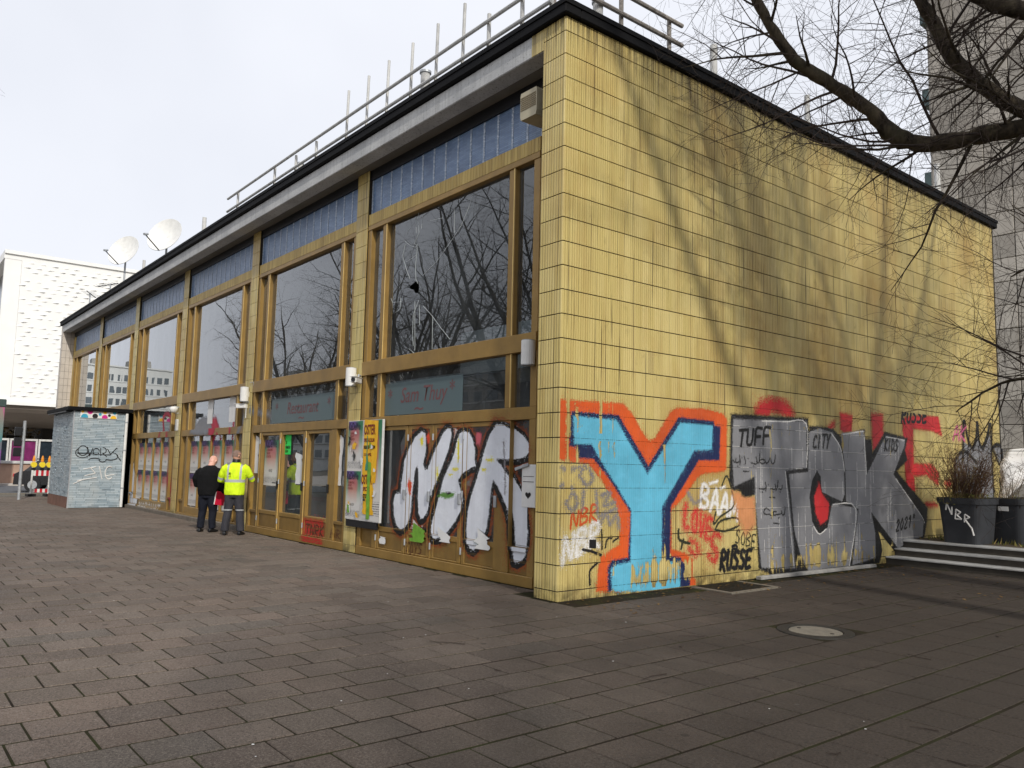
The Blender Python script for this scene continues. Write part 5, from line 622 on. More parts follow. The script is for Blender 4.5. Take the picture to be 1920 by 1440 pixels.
('K', 'F', 'grey and red lettering', 'crimson', 0.05, [(-17.345, 2.319, 0.056), (-17.348, 2.19, 0.056), (-17.354, 2.007, 0.055), (-17.342, 1.786, 0.055), (-17.288, 1.545, 0.055), (-17.162, 1.248, 0.054), (-16.987, 0.904, 0.054), (-16.815, 0.588, 0.053), (-16.699, 0.372, 0.053)]),
('K', 'F', 'silver figure by the porch', 'black', 0.01, [(-21.995, 0.006, 0.026), (-22.045, 0.056, 0.026), (-22.119, 0.126, 0.026), (-22.19, 0.216, 0.026), (-22.231, 0.325, 0.026), (-22.228, 0.465, 0.027), (-22.198, 0.631, 0.027), (-22.155, 0.801, 0.027), (-22.116, 0.956, 0.027), (-22.083, 1.095, 0.027), (-22.05, 1.23, 0.027), (-22.01, 1.347, 0.027), (-21.96, 1.438, 0.027), (-21.895, 1.495, 0.027), (-21.817, 1.527, 0.027), (-21.737, 1.54, 0.027), (-21.661, 1.543, 0.026), (-21.591, 1.543, 0.026), (-21.522, 1.535, 0.026), (-21.457, 1.506, 0.026), (-21.396, 1.443, 0.026), (-21.335, 1.331, 0.026), (-21.275, 1.18, 0.026), (-21.226, 1.018, 0.026), (-21.201, 0.869, 0.026), (-21.209, 0.734, 0.026), (-21.241, 0.601, 0.026), (-21.282, 0.475, 0.026), (-21.313, 0.363, 0.026), (-21.317, 0.262, 0.026), (-21.307, 0.171, 0.026), (-21.313, 0.094, 0.026), (-21.364, 0.038, 0.026), (-21.494, 0.009, 0.026), (-21.68, 0.002, 0.026), (-21.866, 0.005, 0.026), (-21.995, 0.006, 0.026)]),
('P', 'F', 'silver figure by the porch', 'silverblue', 0.01, [(-21.995, 0.006), (-22.231, 0.325), (-22.116, 0.956), (-21.96, 1.438), (-21.661, 1.543), (-21.396, 1.443), (-21.201, 0.869), (-21.313, 0.363), (-21.364, 0.038)]),
('K', 'F', 'silver figure by the porch', 'black', 0.01, [(-21.072, -0.018, 0.025), (-21.086, 0.151, 0.025), (-21.106, 0.396, 0.026), (-21.128, 0.657, 0.026), (-21.146, 0.87, 0.026), (-21.164, 1.025, 0.026), (-21.184, 1.152, 0.026), (-21.196, 1.255, 0.026), (-21.188, 1.337, 0.026), (-21.157, 1.396, 0.026), (-21.109, 1.432, 0.026), (-21.05, 1.448, 0.026), (-20.985, 1.447, 0.026), (-20.912, 1.428, 0.026), (-20.83, 1.39, 0.026), (-20.747, 1.337, 0.026), (-20.67, 1.272, 0.026), (-20.6, 1.193, 0.025), (-20.532, 1.098, 0.025), (-20.472, 0.995, 0.025), (-20.425, 0.889, 0.025), (-20.403, 0.772, 0.025), (-20.4, 0.642, 0.025), (-20.392, 0.522, 0.025), (-20.36, 0.437, 0.025), (-20.28, 0.408, 0.025), (-20.17, 0.418, 0.025), (-20.069, 0.428, 0.025), (-20.013, 0.399, 0.025), (-20.012, 0.304, 0.025), (-20.045, 0.169, 0.025), (-20.107, 0.035, 0.025), (-20.193, -0.059, 0.025), (-20.317, -0.095, 0.025), (-20.48, -0.098, 0.025), (-20.647, -0.085, 0.025), (-20.785, -0.074, 0.025), (-20.885, -0.064, 0.025), (-20.966, -0.047, 0.025), (-21.027, -0.03, 0.025), (-21.072, -0.018, 0.025)]),
('P', 'F', 'silver figure by the porch', 'silverblue', 0.01, [(-21.072, -0.018), (-21.146, 0.87), (-21.188, 1.337), (-20.985, 1.447), (-20.67, 1.272), (-20.425, 0.889), (-20.36, 0.437), (-20.013, 0.399), (-20.193, -0.059), (-20.785, -0.074)]),
('K', 'F', 'silver figure by the porch', 'black', 0.004, [(-22.178, 0.917, 0.015), (-22.065, 0.911, 0.015), (-21.902, 0.901, 0.015), (-21.732, 0.894, 0.015), (-21.598, 0.895, 0.015), (-21.505, 0.909, 0.015), (-21.433, 0.933, 0.015), (-21.378, 0.957, 0.015), (-21.339, 0.974, 0.015)]),
('K', 'F', 'silver figure by the porch', 'black', 0.004, [(-20.943, 0.52, 0.015), (-20.386, 0.436, 0.014)]),
('K', 'F', 'silver figure by the porch', 'white', 0.02, [(-19.833, 0.047, 0.017), (-19.825, 0.084, 0.017), (-19.814, 0.14, 0.017), (-19.8, 0.192, 0.017), (-19.783, 0.219, 0.017), (-19.764, 0.204, 0.017), (-19.742, 0.162, 0.017), (-19.717, 0.119, 0.017), (-19.691, 0.1, 0.017), (-19.661, 0.12, 0.017), (-19.627, 0.163, 0.017), (-19.595, 0.205, 0.017), (-19.572, 0.22, 0.017), (-19.562, 0.194, 0.017), (-19.56, 0.142, 0.017), (-19.561, 0.087, 0.017), (-19.562, 0.05, 0.017)]),
('K', 'F', 'silver figure by the porch', 'white', 0.02, [(-19.484, 0.051, 0.017), (-19.455, 0.089, 0.017), (-19.414, 0.147, 0.017), (-19.37, 0.199, 0.017), (-19.331, 0.222, 0.017), (-19.297, 0.199, 0.017), (-19.265, 0.148, 0.017), (-19.238, 0.092, 0.017), (-19.218, 0.054, 0.017)]),
('K', 'F', 'silver figure by the porch', 'white', 0.02, [(-19.417, 0.119, 0.017), (-19.254, 0.121, 0.017)]),
('K', 'F', 'silver figure by the porch', 'white', 0.02, [(-19.142, 0.054, 0.017), (-19.139, 0.089, 0.017), (-19.135, 0.14, 0.017), (-19.127, 0.19, 0.017), (-19.108, 0.223, 0.017), (-19.07, 0.233, 0.017), (-19.019, 0.229, 0.017), (-18.97, 0.218, 0.017), (-18.936, 0.207, 0.017), (-18.921, 0.196, 0.017), (-18.917, 0.183, 0.017), (-18.924, 0.169, 0.017), (-18.942, 0.157, 0.017), (-18.983, 0.15, 0.017), (-19.043, 0.146, 0.017), (-19.097, 0.141, 0.017), (-19.118, 0.13, 0.017), (-19.089, 0.11, 0.017), (-19.026, 0.083, 0.017), (-18.958, 0.058, 0.017), (-18.912, 0.04, 0.017)]),
('K', 'F', 'silver figure by the porch', 'white', 0.02, [(-18.674, 0.225, 0.017), (-18.696, 0.214, 0.017), (-18.728, 0.197, 0.017), (-18.76, 0.178, 0.017), (-18.781, 0.158, 0.017), (-18.788, 0.137, 0.017), (-18.786, 0.113, 0.017), (-18.777, 0.091, 0.017), (-18.762, 0.075, 0.017), (-18.736, 0.066, 0.017), (-18.702, 0.062, 0.017), (-18.665, 0.062, 0.017), (-18.636, 0.068, 0.017), (-18.611, 0.081, 0.017), (-18.589, 0.1, 0.017), (-18.574, 0.122, 0.017), (-18.571, 0.143, 0.017), (-18.587, 0.165, 0.017), (-18.618, 0.189, 0.017), (-18.651, 0.21, 0.017), (-18.674, 0.225, 0.017)]),
('K', 'F', 'silver figure by the porch', 'white', 0.02, [(-18.46, 0.227, 0.017), (-18.444, 0.189, 0.017), (-18.422, 0.134, 0.017), (-18.395, 0.084, 0.017), (-18.367, 0.063, 0.017), (-18.335, 0.085, 0.017), (-18.297, 0.135, 0.017), (-18.262, 0.191, 0.017), (-18.238, 0.228, 0.017)]),
('K', 'F', 'silver figure by the porch', 'white', 0.02, [(-18.157, 0.065, 0.016), (-18.131, 0.102, 0.016), (-18.093, 0.158, 0.016), (-18.052, 0.207, 0.016), (-18.016, 0.229, 0.016), (-17.985, 0.208, 0.016), (-17.956, 0.159, 0.016), (-17.931, 0.104, 0.016), (-17.913, 0.068, 0.016)]),
('K', 'F', 'silver figure by the porch', 'white', 0.02, [(-18.095, 0.131, 0.016), (-17.946, 0.132, 0.016)]),
('K', 'F', 'silver figure by the porch', 'white', 0.02, [(-17.824, 0.23, 0.016), (-17.585, 0.232, 0.016)]),
('K', 'F', 'silver figure by the porch', 'white', 0.02, [(-17.704, 0.231, 0.016), (-17.736, 0.07, 0.016)])]
# ------------------------------------------------------------------ pavilion
PV = tag(empty('pavilion', (0, 0, 0)), 'two-storey glass-fronted pavilion with yellow tiled side wall and flat roof', 'building')
Z1, CH, TW = .1254, .30, .12           # first bed joint, course height, tile pitch
ZTOP = 7.22; D = 13.3; L = 32.1; SB = .49
ZR = [(0.004, Z1)]+[(Z1+k*CH, Z1+(k+1)*CH) for k in range(23)]+[(Z1+23*CH, ZTOP)]
def prof_pts(w):
    """outline of one fluted tile seen from above: (u, height)"""
    p = [(.0001, -.012), (.0001, -.007)]; fl = (w-.0002)/3
    for k in range(3):
        u = .0001+k*fl
        p += [(u+fl*.12, .004), (u+fl*.5, .0065), (u+fl*.88, .004)]
        p.append((u+fl, -.009 if k < 2 else -.007))
    p.append((w-.0001, -.012)); return p
def tile_faces(b, w, h, t, ox=0, oz=0, T=None):
    pp = prof_pts(w); n = len(b.v); g = .0065
    for (u, d) in pp:
        for z in (g, h-g):
            q = (ox+u, -d, oz+z); b.v.append(T(q) if T else q)
    m = len(pp)
    for i in range(m-1):
        b.f.append((n+2*i, n+2*i+2, n+2*i+3, n+2*i+1)); b.m.append(0); b.t.append(t)
    b.f.append(tuple(n+2*i for i in range(m))[::-1]); b.m.append(0); b.t.append(t)
    b.f.append(tuple(n+2*i+1 for i in range(m))); b.m.append(0); b.t.append(t)
tvar = {}
def tile_variant(w, h, mat):
    key = (round(w, 3), round(h, 3), rnd.randrange(6))
    if key not in tvar:
        b = MB(); tile_faces(b, w, h, rnd.random()); tvar[key] = b.mesh('tile', mat, fix=False)
    return tvar[key]
TS = lambda q: (-q[1], q[0], q[2])      # facade-local -> side wall (u along +y, outwards +x)
b = MB(); b.box(-.30, -.008, .012, D, -.05, ZTOP); SW = b.build('side_wall', M_GROUT, PV)
b = MB(); b.box(-.41, -.006, .008, .60, -.05, ZTOP+.002); PIER = b.build('corner_pier', M_GROUT, PV)
# tiles of the pier (singly) and of the wall nearest the corner (singly), the rest as one field
ntile = 0
for j in range(3):
    for (z0, z1) in ZR:
        put('tile', tile_variant(.14, z1-z0, M_TILE), PIER, (-.42+.14*j, 0, z0)); ntile += 1
fld = MB(); order = [(i, k) for i in range(int(D/TW)) for k in range(len(ZR))]
order.sort(key=lambda q: q[0]+abs(q[1]-7)*.12)
for (i, k) in order:
    z0, z1 = ZR[k]
    if ntile < 300: put('tile', tile_variant(TW, z1-z0, M_TILE), SW, (0, i*TW, z0), (0, 0, R(90))); ntile += 1
    else: tile_faces(fld, TW, z1-z0, rnd.random(), i*TW, z0, TS)
o = fld.build('tile_field', M_TILE, SW, fix=False); o['kind'] = 'stuff'
# far end wall: pale square tile seen on its inner face
M_PALE = simple('pale end wall tile', lin((196, 188, 178)), .5, .08, 3, grime=.25)
b = MB(); b.box(-L, -L+.29, .012, .9, -.05, ZTOP); b.box(-L, -L+.29, .9, D, -.05, ZTOP); EW = b.build('end_wall', M_GROUT, PV)
b = MB()
for (z0, z1) in ZR:
    for c in range(3): b.box(-L+.29, -L+.302, .012+c*.16+.004, .012+c*.16+.156, z0+.004, z1-.004, t=rnd.random())
    for c in range(2): b.box(-L+.004+c*.15, -L+.144+c*.15, .0, .012, z0+.004, z1-.004)
o = b.build('tile_field', M_PALE, EW); o['kind'] = 'stuff'
# roof, fascia, soffit, flashing
b = MB(); b.bbox(-L+.3, -.42, .0, .28, 6.92, 7.215, .012); b.build('fascia_beam', M_CONC, PV)
b = MB(); b.box(-L+.3, -.42, .281, .58, 6.925, 7.10); b.build('soffit', M_SOFFIT, PV)
b = MB(); b.box(-L+.3, -.42, .462, .5195, 6.74, 6.9245); b.build('soffit_shade_strip', M_DARK, PV)  # dark strip standing in for the deep shade at the back of the soffit
b = MB()
for j in range(2): b.bbox(-.66+.12*j+.002, -.54+.12*j-.002, -.004, .02, 6.925, 7.215, .003, 0, rnd.random())
o = b.build('tile_field', M_TILE, PV, fix=False); o['kind'] = 'stuff'
b = MB(); b.box(-L+.02, -.02, .3, D-.02, 7.10, 7.33); b.build('roof_deck', simple('grey roof felt', lin((92, 92, 90)), .9, .2, 2), PV)
def strip(name, x0, x1, y0, y1):
    b = MB(); b.bbox(x0, x1, y0, y1, 7.222, 7.40, .015); b.build(name, M_BLACKTRIM, PV)
strip('roof_flashing', -L-.06, .07, -.07, .20); strip('roof_flashing', -.20, .071, .201, D+.07); strip('roof_flashing', -L-.06, -L+.2, .201, D+.07)
b = MB(); b.bbox(-L-.075, .085, -.085, -.0702, 7.34, 7.41, .004); b.build('drip_edge', M_BLACKTRIM, PV)
b = MB(); b.bbox(.0712, .086, -.0701, D+.085, 7.34, 7.41, .004); b.build('drip_edge', M_BLACKTRIM, PV)
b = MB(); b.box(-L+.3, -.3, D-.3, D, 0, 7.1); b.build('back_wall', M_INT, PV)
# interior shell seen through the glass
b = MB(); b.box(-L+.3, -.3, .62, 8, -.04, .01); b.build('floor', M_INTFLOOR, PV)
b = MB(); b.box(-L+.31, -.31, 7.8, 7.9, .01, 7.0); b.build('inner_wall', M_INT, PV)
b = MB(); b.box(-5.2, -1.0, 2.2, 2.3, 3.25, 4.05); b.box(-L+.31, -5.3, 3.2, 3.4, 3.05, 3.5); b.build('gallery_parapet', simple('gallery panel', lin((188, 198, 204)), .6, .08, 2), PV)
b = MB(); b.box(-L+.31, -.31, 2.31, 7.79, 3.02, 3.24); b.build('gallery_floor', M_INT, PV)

# --- bays
FR = []                                   # (x0,x1,z0,z1,y) front surfaces, for paint lying on them
GY = .535
def bar(b, x0, x1, z0, z1, y=.455, back=.575, m=0, bev=.006):
    x0, x1 = min(x0, x1), max(x0, x1); b.bbox(x0, x1, y, back, z0, z1, bev, m); FR.append((x0, x1, z0, z1, y))
def pane(par, x0, x1, z0, z1, y=GY):
    x0, x1 = min(x0, x1), max(x0, x1); b = MB(); b.face([(x0-.012, y, z0-.012), (x1+.012, y, z0-.012), (x1+.012, y, z1+.012), (x0-.012, y, z1+.012)]); return b.build('pane', M_GLASS, par, fix=False)
def lintel_tiles(b, x0, x1, z0, z1, y):
    x = x0
    while x < x1-.01:
        w = min(.075, x1-x); b.box(x+.0025, x+w-.0025, y, y+.02, z0+.003, z1-.003, 0, rnd.random()); x += w
BAYS = [(-.97, -5.74)]+[(-6.17-5.15*k, -6.17-5.15*k-4.72) for k in range(5)]
DOORS = {0: [(-5.09, -4.17), (-4.15, -3.45), (-3.42, -2.63), (-2.61, -1.76)], 1: [(-10.34, -9.25), (-9.23, -8.05), (-7.99, -6.90)]}
panes = {}
for k, (xr, xl) in enumerate(BAYS):
    # pilaster left of the bay
    if k < 5:
        b = MB(); b.box(xl-.42, xl-.01, .438, .7, -.02, 6.92); P = b.build('pilaster', M_GROUT, PV)
        b = MB()
        for (z0, z1) in ZR[:-1]:
            zz1 = min(z1, 6.92)
            if zz1-z0 > .04:
                for j in range(3): b.bbox(xl-.43+.1433*j+.002, xl-.43+.1433*(j+1)-.002, .425, .437, z0+.003, zz1-.003, .002, 0, rnd.random())
        o = b.build('tile_field', M_TILE, P, fix=False); o['kind'] = 'stuff'
    # spandrel: blue mosaic panels between white strips
    b = MB(); b.box(xl, xr, .52, .6, 6.09, 6.92); SPD = b.build('spandrel', M_GROUT, PV)
    n = 14; w = (xr-xl)/n
    for j in range(n):
        b = MB(); b.box(xl+w*j+.022, xl+w*(j+1)-.022, .500, .519, 6.094, 6.739); b.build('mosaic_panel', M_BLUE, SPD)
    for j in range(n+1):
        xx = min(max(xl+w*j, xl+.02), xr-.02); b = MB(); b.box(xx-.0215, xx+.0215, .494, .519, 6.094, 6.739); b.build('mosaic_strip', M_MOSAIC, SPD)
    b = MB(); b.box(xl, xr, .47, .6, 5.872, 6.088); LI = b.build('lintel', M_GROUT, PV)
    b = MB(); lintel_tiles(b, xl, xr, 5.875, 6.085, .449); o = b.build('tile_field', M_OCHRE, LI, fix=False); o['kind'] = 'stuff'
    # window frame
    b = MB(); W = [xr, xr-.12, xr-.49, xr-.64, xl+.64, xl+.49, xl+.12, xl]
    if k == 0: W = [xr, -1.10, -1.51, -1.65, -5.07, -5.22, -5.61, xl]
    bar(b, W[7], W[0], 5.78, 5.87, .44)                        # head
    bar(b, W[7], W[0], 3.12, 3.37, .425)                       # main transom
    bar(b, W[7], W[0], 2.20, 2.37, .45)                        # door head
    bar(b, W[7], W[0], .0, .14, .44, .60)                      # threshold
    for (a0, a1) in ((.14, 2.20), (2.37, 3.12), (3.37, 5.78)):
        for (i, j) in ((0, 1), (6, 7)): bar(b, W[i], W[j], a0, a1, .452)
        for (i, j) in ((2, 3), (4, 5)): bar(b, W[i], W[j], a0, a1, .46)
    WF = b.build('window_frame', M_BROWN, PV, fix=True)
    for (a0, a1) in ((2.372, 3.118), (3.372, 5.778)):
        for xx in (W[2], W[4]): bb = MB(); bb.bbox(xx-.022, xx-.004, .448, .4598, a0, a1, .003); bb.build('glazing_bead', M_GOLD, WF)
    for (a0, a1) in ((2.37, 3.12), (3.37, 5.78)):
        for (i, j) in ((1, 2), (3, 4), (5, 6)): panes[(k, a0, i)] = pane(WF, W[i], W[j], a0, a1)
    # side lights with kick panels
    for (i, j) in ((1, 2), (5, 6)):
        b = MB(); bar(b, W[i], W[j], .44, .50, .462); bar(b, W[i], W[j], .14, .44, .49, .56); b.build('kick_panel', M_KICK, PV)
        panes[(k, .5, i)] = pane(WF, W[i], W[j], .5, 2.2)
    if k in DOORS:
        x = W[4]
        for (d0, d1) in DOORS[k]:
            b = MB(); pw = .085
            bar(b, d0, d0+pw, .145, 2.195, .468, .56); bar(b, d1-pw, d1, .145, 2.195, .468, .56)
            bar(b, d0+pw, d1-pw, 2.13, 2.195, .468, .56); bar(b, d0+pw, d1-pw, .44, .52, .468, .56); bar(b, d0+pw, d1-pw, .145, .17, .468, .56)
            DR = b.build('door', M_BROWN, PV)
            b = MB(); bar(b, d0+pw, d1-pw, .17, .44, .480, .55); b.build('kick_panel', M_KICK, DR)
            
            if k: b = MB(); b.bbox(d0-.004, d0+.012, .455, .4678, .15, 2.19, .003); b.build('edge_strip', M_GOLD, DR)
            panes[(k, 'd', d0)] = pane(DR, d0+pw, d1-pw, .52, 2.13, GY if k else .478)
            if k == 0: FR.append((d0+pw, d1-pw, .52, 2.13, .478))
            b = MB(); b.bbox(d1-.07, d1-.015, .44, .4675, 1.0, 1.16, .004); (b.tube([(d1-.045, .44, 1.12), (d1-.045, .40, 1.12), (d1-.16, .40, 1.12)], .011, 8) if k else None); b.build('handle', M_GALV if k == 0 else M_DARK, DR)
            for zz in (.28, 1.1, 1.95):
                b = MB(); b.tube([(d0+.012, .455, zz), (d0+.012, .455, zz+.10)], .014, 8); b.build('hinge', M_GALV, DR)
        if k == 1:
            b = MB(); bar(b, -8.05, -7.99, .14, 2.2, .46); b.build('door_post', M_BROWN, PV); b = MB(); bar(b, -6.90, W[3], .14, 2.2, .46); b.build('door_post', M_BROWN, PV)
        else:
            b = MB(); bar(b, -3.45, -3.42, .14, 2.2, .462); b.build('door_post', M_BROWN, PV); b = MB(); bar(b, -1.76, -1.65, .14, 2.2, .462); b.build('door_post', M_BROWN, PV)
    else:
        b = MB(); x0, x1 = W[4], W[3]; q = (x1-x0)/4
        for j in range(5):
            xx = x0+q*j; bar(b, max(x0, xx-.024), min(x1, xx+.024), .30, 2.2, .49)
        bar(b, x0, x1, .14, .32, .466)
        FRM = b.build('shop_front_frame', M_BROWN, PV)
        for j in range(4): panes[(k, 's', j)] = pane(FRM, x0+q*j+.024, x0+q*(j+1)-.024, .32, 2.2)
b = MB(); b.bbox(-.968, -.415, .462, .60, .0, 6.735, .006); b.build('closing_panel', M_BROWN, PV)
b = MB(); b.bbox(-L+.305, BAYS[5][1]-.002, .462, .60, .0, 6.735, .006); b.build('closing_panel', M_OCHRE, PV)
# concrete plinth under the far bays
b = MB(); b.bbox(-21.4, -11.0, .33, .44, -.02, .10, .01); b.build('plinth', simple('worn plinth', lin((112, 104, 94)), .9, .2, 6, grime=.4), PV)
# ------------------------------------------------------------------ spray paint
class Canvas:
    """paint built as thin skins in narrow upright strips that follow the surface below"""
    def __init__(s, u0, u1, z0, z1, du, dz, seed):
        s.u0, s.z0, s.du, s.dz = u0, z0, du, dz; s.nu = int((u1-u0)/du); s.nz = int((z1-z0)/dz)
        s.id = np.zeros((s.nu, s.nz), np.int16); s.keys = [None]; s.g = np.random.default_rng(seed)
        s.U = u0+(np.arange(s.nu)+.5)*du; s.Z = z0+(np.arange(s.nz)+.5)*dz
        n = s.g.random((s.nu, s.nz)).astype(np.float32); s.noise = n; s.n2 = s.g.random((s.nu, s.nz)).astype(np.float32)
        c = np.cumsum(s.g.normal(size=s.nu)); k = np.convolve(s.g.normal(size=s.nu+8), np.ones(9)/3, 'valid'); s.streak = k
    def key(s, piece, col):
        if col == 'wall': return 0
        q = (piece, col)
        if q not in s.keys: s.keys.append(q)
        return s.keys.index(q)
    def win(s, lo, hi):
        a = int(max(0, (lo[0]-s.u0)/s.du)); b = int(min(s.nu, (hi[0]-s.u0)/s.du+2)); c = int(max(0, (lo[1]-s.z0)/s.dz)); d = int(min(s.nz, (hi[1]-s.z0)/s.dz+2))
        return a, b, c, d
    def segd(s, u, z, p, q):
        du, dz = q[0]-p[0], q[1]-p[1]; l2 = du*du+dz*dz+1e-12
        t = np.clip(((u-p[0])*du+(z-p[1])*dz)/l2, 0, 1); return np.hypot(u-p[0]-t*du, z-p[1]-t*dz), t
    def op(s, kind, piece, col, soft, pts):
        k = s.key(piece, col); P = np.array(pts, float); pad = (P[:, 2].max() if kind == 'K' else 0)+soft*2+.02
        a, b, c, d = s.win(P[:, :2].min(0)-pad, P[:, :2].max(0)+pad)
        if a >= b or c >= d: return
        u = s.U[a:b, None]; z = s.Z[None, c:d]
        if kind == 'K':
            sd = np.full((b-a, d-c), 9.)
            for i in range(max(1, len(P)-1)):
                q = P[min(i+1, len(P)-1)]; dd, t = s.segd(u, z, P[i], q); sd = np.minimum(sd, dd-(P[i][2]+(q[2]-P[i][2])*t))
        else:
            ins = np.zeros((b-a, d-c), bool); dist = np.full((b-a, d-c), 9.)
            for i in range(len(P)):
                p, q = P[i], P[(i+1) % len(P)]
                cond = ((p[1] > z) != (q[1] > z)); xx = (q[0]-p[0])*(z-p[1])/(q[1]-p[1]+1e-12)+p[0]; ins ^= (cond & (u < xx))
                dist = np.minimum(dist, s.segd(u, z, p, q)[0])
            sd = np.where(ins, -dist, dist)
        th = soft*(s.noise[a:b, c:d]*2-1.0)*1.6
        over = (sd < soft*7+.03) & (s.n2[a:b, c:d] < .10*(1-sd/(soft*7+.03))**2)
        s.id[a:b, c:d][(sd < th) | (over if k else False)] = k
    def build(s, surf, names, parent):
        ue = s.u0+np.arange(s.nu+1)*s.du
        for k, q in enumerate(s.keys):
            if not q: continue
            M = (s.id == k)
            if not M.any(): continue
            P = np.zeros((s.nu, s.nz+2), np.int8); P[:, 1:-1] = M; d = np.diff(P, axis=1)
            i0, j0 = np.nonzero(d == 1); i1, j1 = np.nonzero(d == -1)
            V = np.zeros((len(i0)*4, 3))
            for c, (ii, jj) in enumerate(((i0, j0), (i0+1, j0), (i0+1, j1), (i0, j1))):
                V[c::4] = surf(ue[ii], s.z0+jj*s.dz, s.u0+(i0+.5)*s.du, s.z0+(j0+j1)*.5*s.dz)
            Fc = np.arange(len(V)).reshape(-1, 4)
            me = bpy.data.meshes.new('paint'); me.vertices.add(len(V)); me.vertices.foreach_set('co', V.ravel()); me.loops.add(Fc.size); me.loops.foreach_set('vertex_index', Fc.ravel().astype(np.int32))
            me.polygons.add(len(Fc)); me.polygons.foreach_set('loop_start', (np.arange(len(Fc))*4).astype(np.int32)); me.update(calc_edges=True)
            me.materials.append(PAINT[q[1]]); nm, lab = names.get(q[0], ('paint_fleck' if 'fleck' in q[0] else 'graffiti_tag', None)); o = put(nm, me, parent)
            if lab: o['label'] = q[1]+' paint of the '+lab
cs = Canvas(0.0, 13.28, .02, 2.75, .007, .005, 5)
cf = Canvas(-21.6, -.98, .03, 3.1, .010, .006, 6)
for (kind, w, piece, col, soft, pts) in GRAF: (cs if w == 'S' else cf).op(kind, piece, col, soft, pts)
def wear(c, polys, amount):
    """weathered-off paint, in upright runs"""
    for (u0, u1, z0, z1, am) in polys:
        a, b, e, d = c.win((u0, z0), (u1, z1)); zz = (c.Z[e:d]-z0)/(z1-z0)
        edge = np.minimum(1, 4*np.minimum(zz, 1-zz))[None, :]*np.minimum(1, 4*np.minimum((c.U[a:b]-u0)/(u1-u0), 1-(c.U[a:b]-u0)/(u1-u0)))[:, None]
        base = c.streak[a:b, None]*.55
        n2 = c.g.normal(size=((b-a)//5+3, (d-e)//22+3)); iu = np.arange(b-a)/5; iz = np.arange(d-e)/22; a0, b0 = iu.astype(int), iz.astype(int); fu, fz = (iu-a0)[:, None], (iz-b0)[None, :]
        wob = (n2[a0][:, b0]*(1-fu)+n2[a0+1][:, b0]*fu)*(1-fz)+(n2[a0][:, b0+1]*(1-fu)+n2[a0+1][:, b0+1]*fu)*fz
        rough = base+wob*.5+(c.noise[a:b, e:d]-.5)*.5
        c.id[a:b, e:d][(rough+am*edge) > 1.0] = 0
wear(cs, [(.05, .9, 2.0, 2.65, .1), (.05, .5, 1.2, 2.3, .0), (.9, 3.3, .05, .42, 1.35), (.4, 3.0, .42, 1.9, -1.0), (3.9, 7.6, .05, .32, .9), (3.6, 9, .3, 2.3, -1.2), (5.2, 6.4, .1, .45, 1.0)], 1)
# bed joints stay open under the paint
for k in range(24):
    z = Z1+k*CH; j = int((z-.02)/.005)
    if 0 <= j < cs.nz: cs.id[:, j][cs.g.random(cs.nu) < .72] = 0
ksv = cs.key('letters TCK', 'silver'); kwh = cs.key('letters TCK', 'white')
sil = (cs.id == ksv)
for k in range(24):
    j = int((Z1+k*CH-.02)/.005)+1
    if 0 <= j < cs.nz: m_ = sil[:, min(j+1, cs.nz-1)] & (np.repeat(cs.g.random(cs.nu//30+1), 30)[:cs.nu] < .7); cs.id[m_, j] = kwh
for i in range(int(13.2/TW)*3):
    c_ = int((i*.0387+(i//3)*.004)/cs.du)
    if c_ < cs.nu and cs.g.random() < .5:
        a_ = int(cs.g.integers(0, cs.nz)); b_ = a_+int(cs.g.integers(30, 200)); m_ = sil[c_, a_:b_] & (cs.noise[c_, a_:b_] < .75); cs.id[c_, a_:b_][m_] = kwh
pu = np.array([0]+[q[0] for q in prof_pts(TW)[1:-1]]+[TW]); pd = np.array([-.004]+[q[1] for q in prof_pts(TW)[1:-1]]+[-.004])
def side_surf(u, z, uc, zc):
    hgt = np.max([np.interp((u+o_) % TW, pu, pd) for o_ in (-.005, -.0025, 0, .0025, .005)], axis=0); return np.stack([hgt+.002, u, z], 1)
names = {'letter Y': ('graffiti_letter', 'big slab letter Y'), 'letters TCK': ('graffiti_letter', 'big letters TCK'), 'old red letters': ('graffiti_letter', 'half covered old letters'), 'crowned figure': ('graffiti_figure', 'silver figure with a three-pointed crown'), 'letters NBR': ('graffiti_letter', 'rounded letters NBR on the doors'), 'grey and red lettering': ('graffiti_letter', 'lettering over the shop windows'), 'silver figure by the porch': ('graffiti_figure', 'rounded silver figure beside the pale blue porch')}
cs.build(side_surf, names, SW)
fa = np.array(FR)
def fac_surf(u, z, uc, zc):
    y = np.full(len(uc), GY)
    for (x0, x1, z0, z1, yy) in FR:
        m = (uc > x0) & (uc < x1) & (zc > z0) & (zc < z1); y[m] = np.minimum(y[m], yy)
    for k in range(5):
        xl = BAYS[k][1]; m = (uc > xl-.43) & (uc < xl); y[m] = .425
    return np.stack([u, y-.0032, z], 1)
# split long upright runs on the front so that each lies on one surface
def split_rows(c):
    zs = sorted({round(v, 3) for f in FR for v in (f[2], f[3])})
    for v in zs:
        j = int((v-c.z0)/c.dz)
        if 0 <= j < c.nz: c.id[:, j] = 0
split_rows(cf)
cf.build(fac_surf, names, PV)
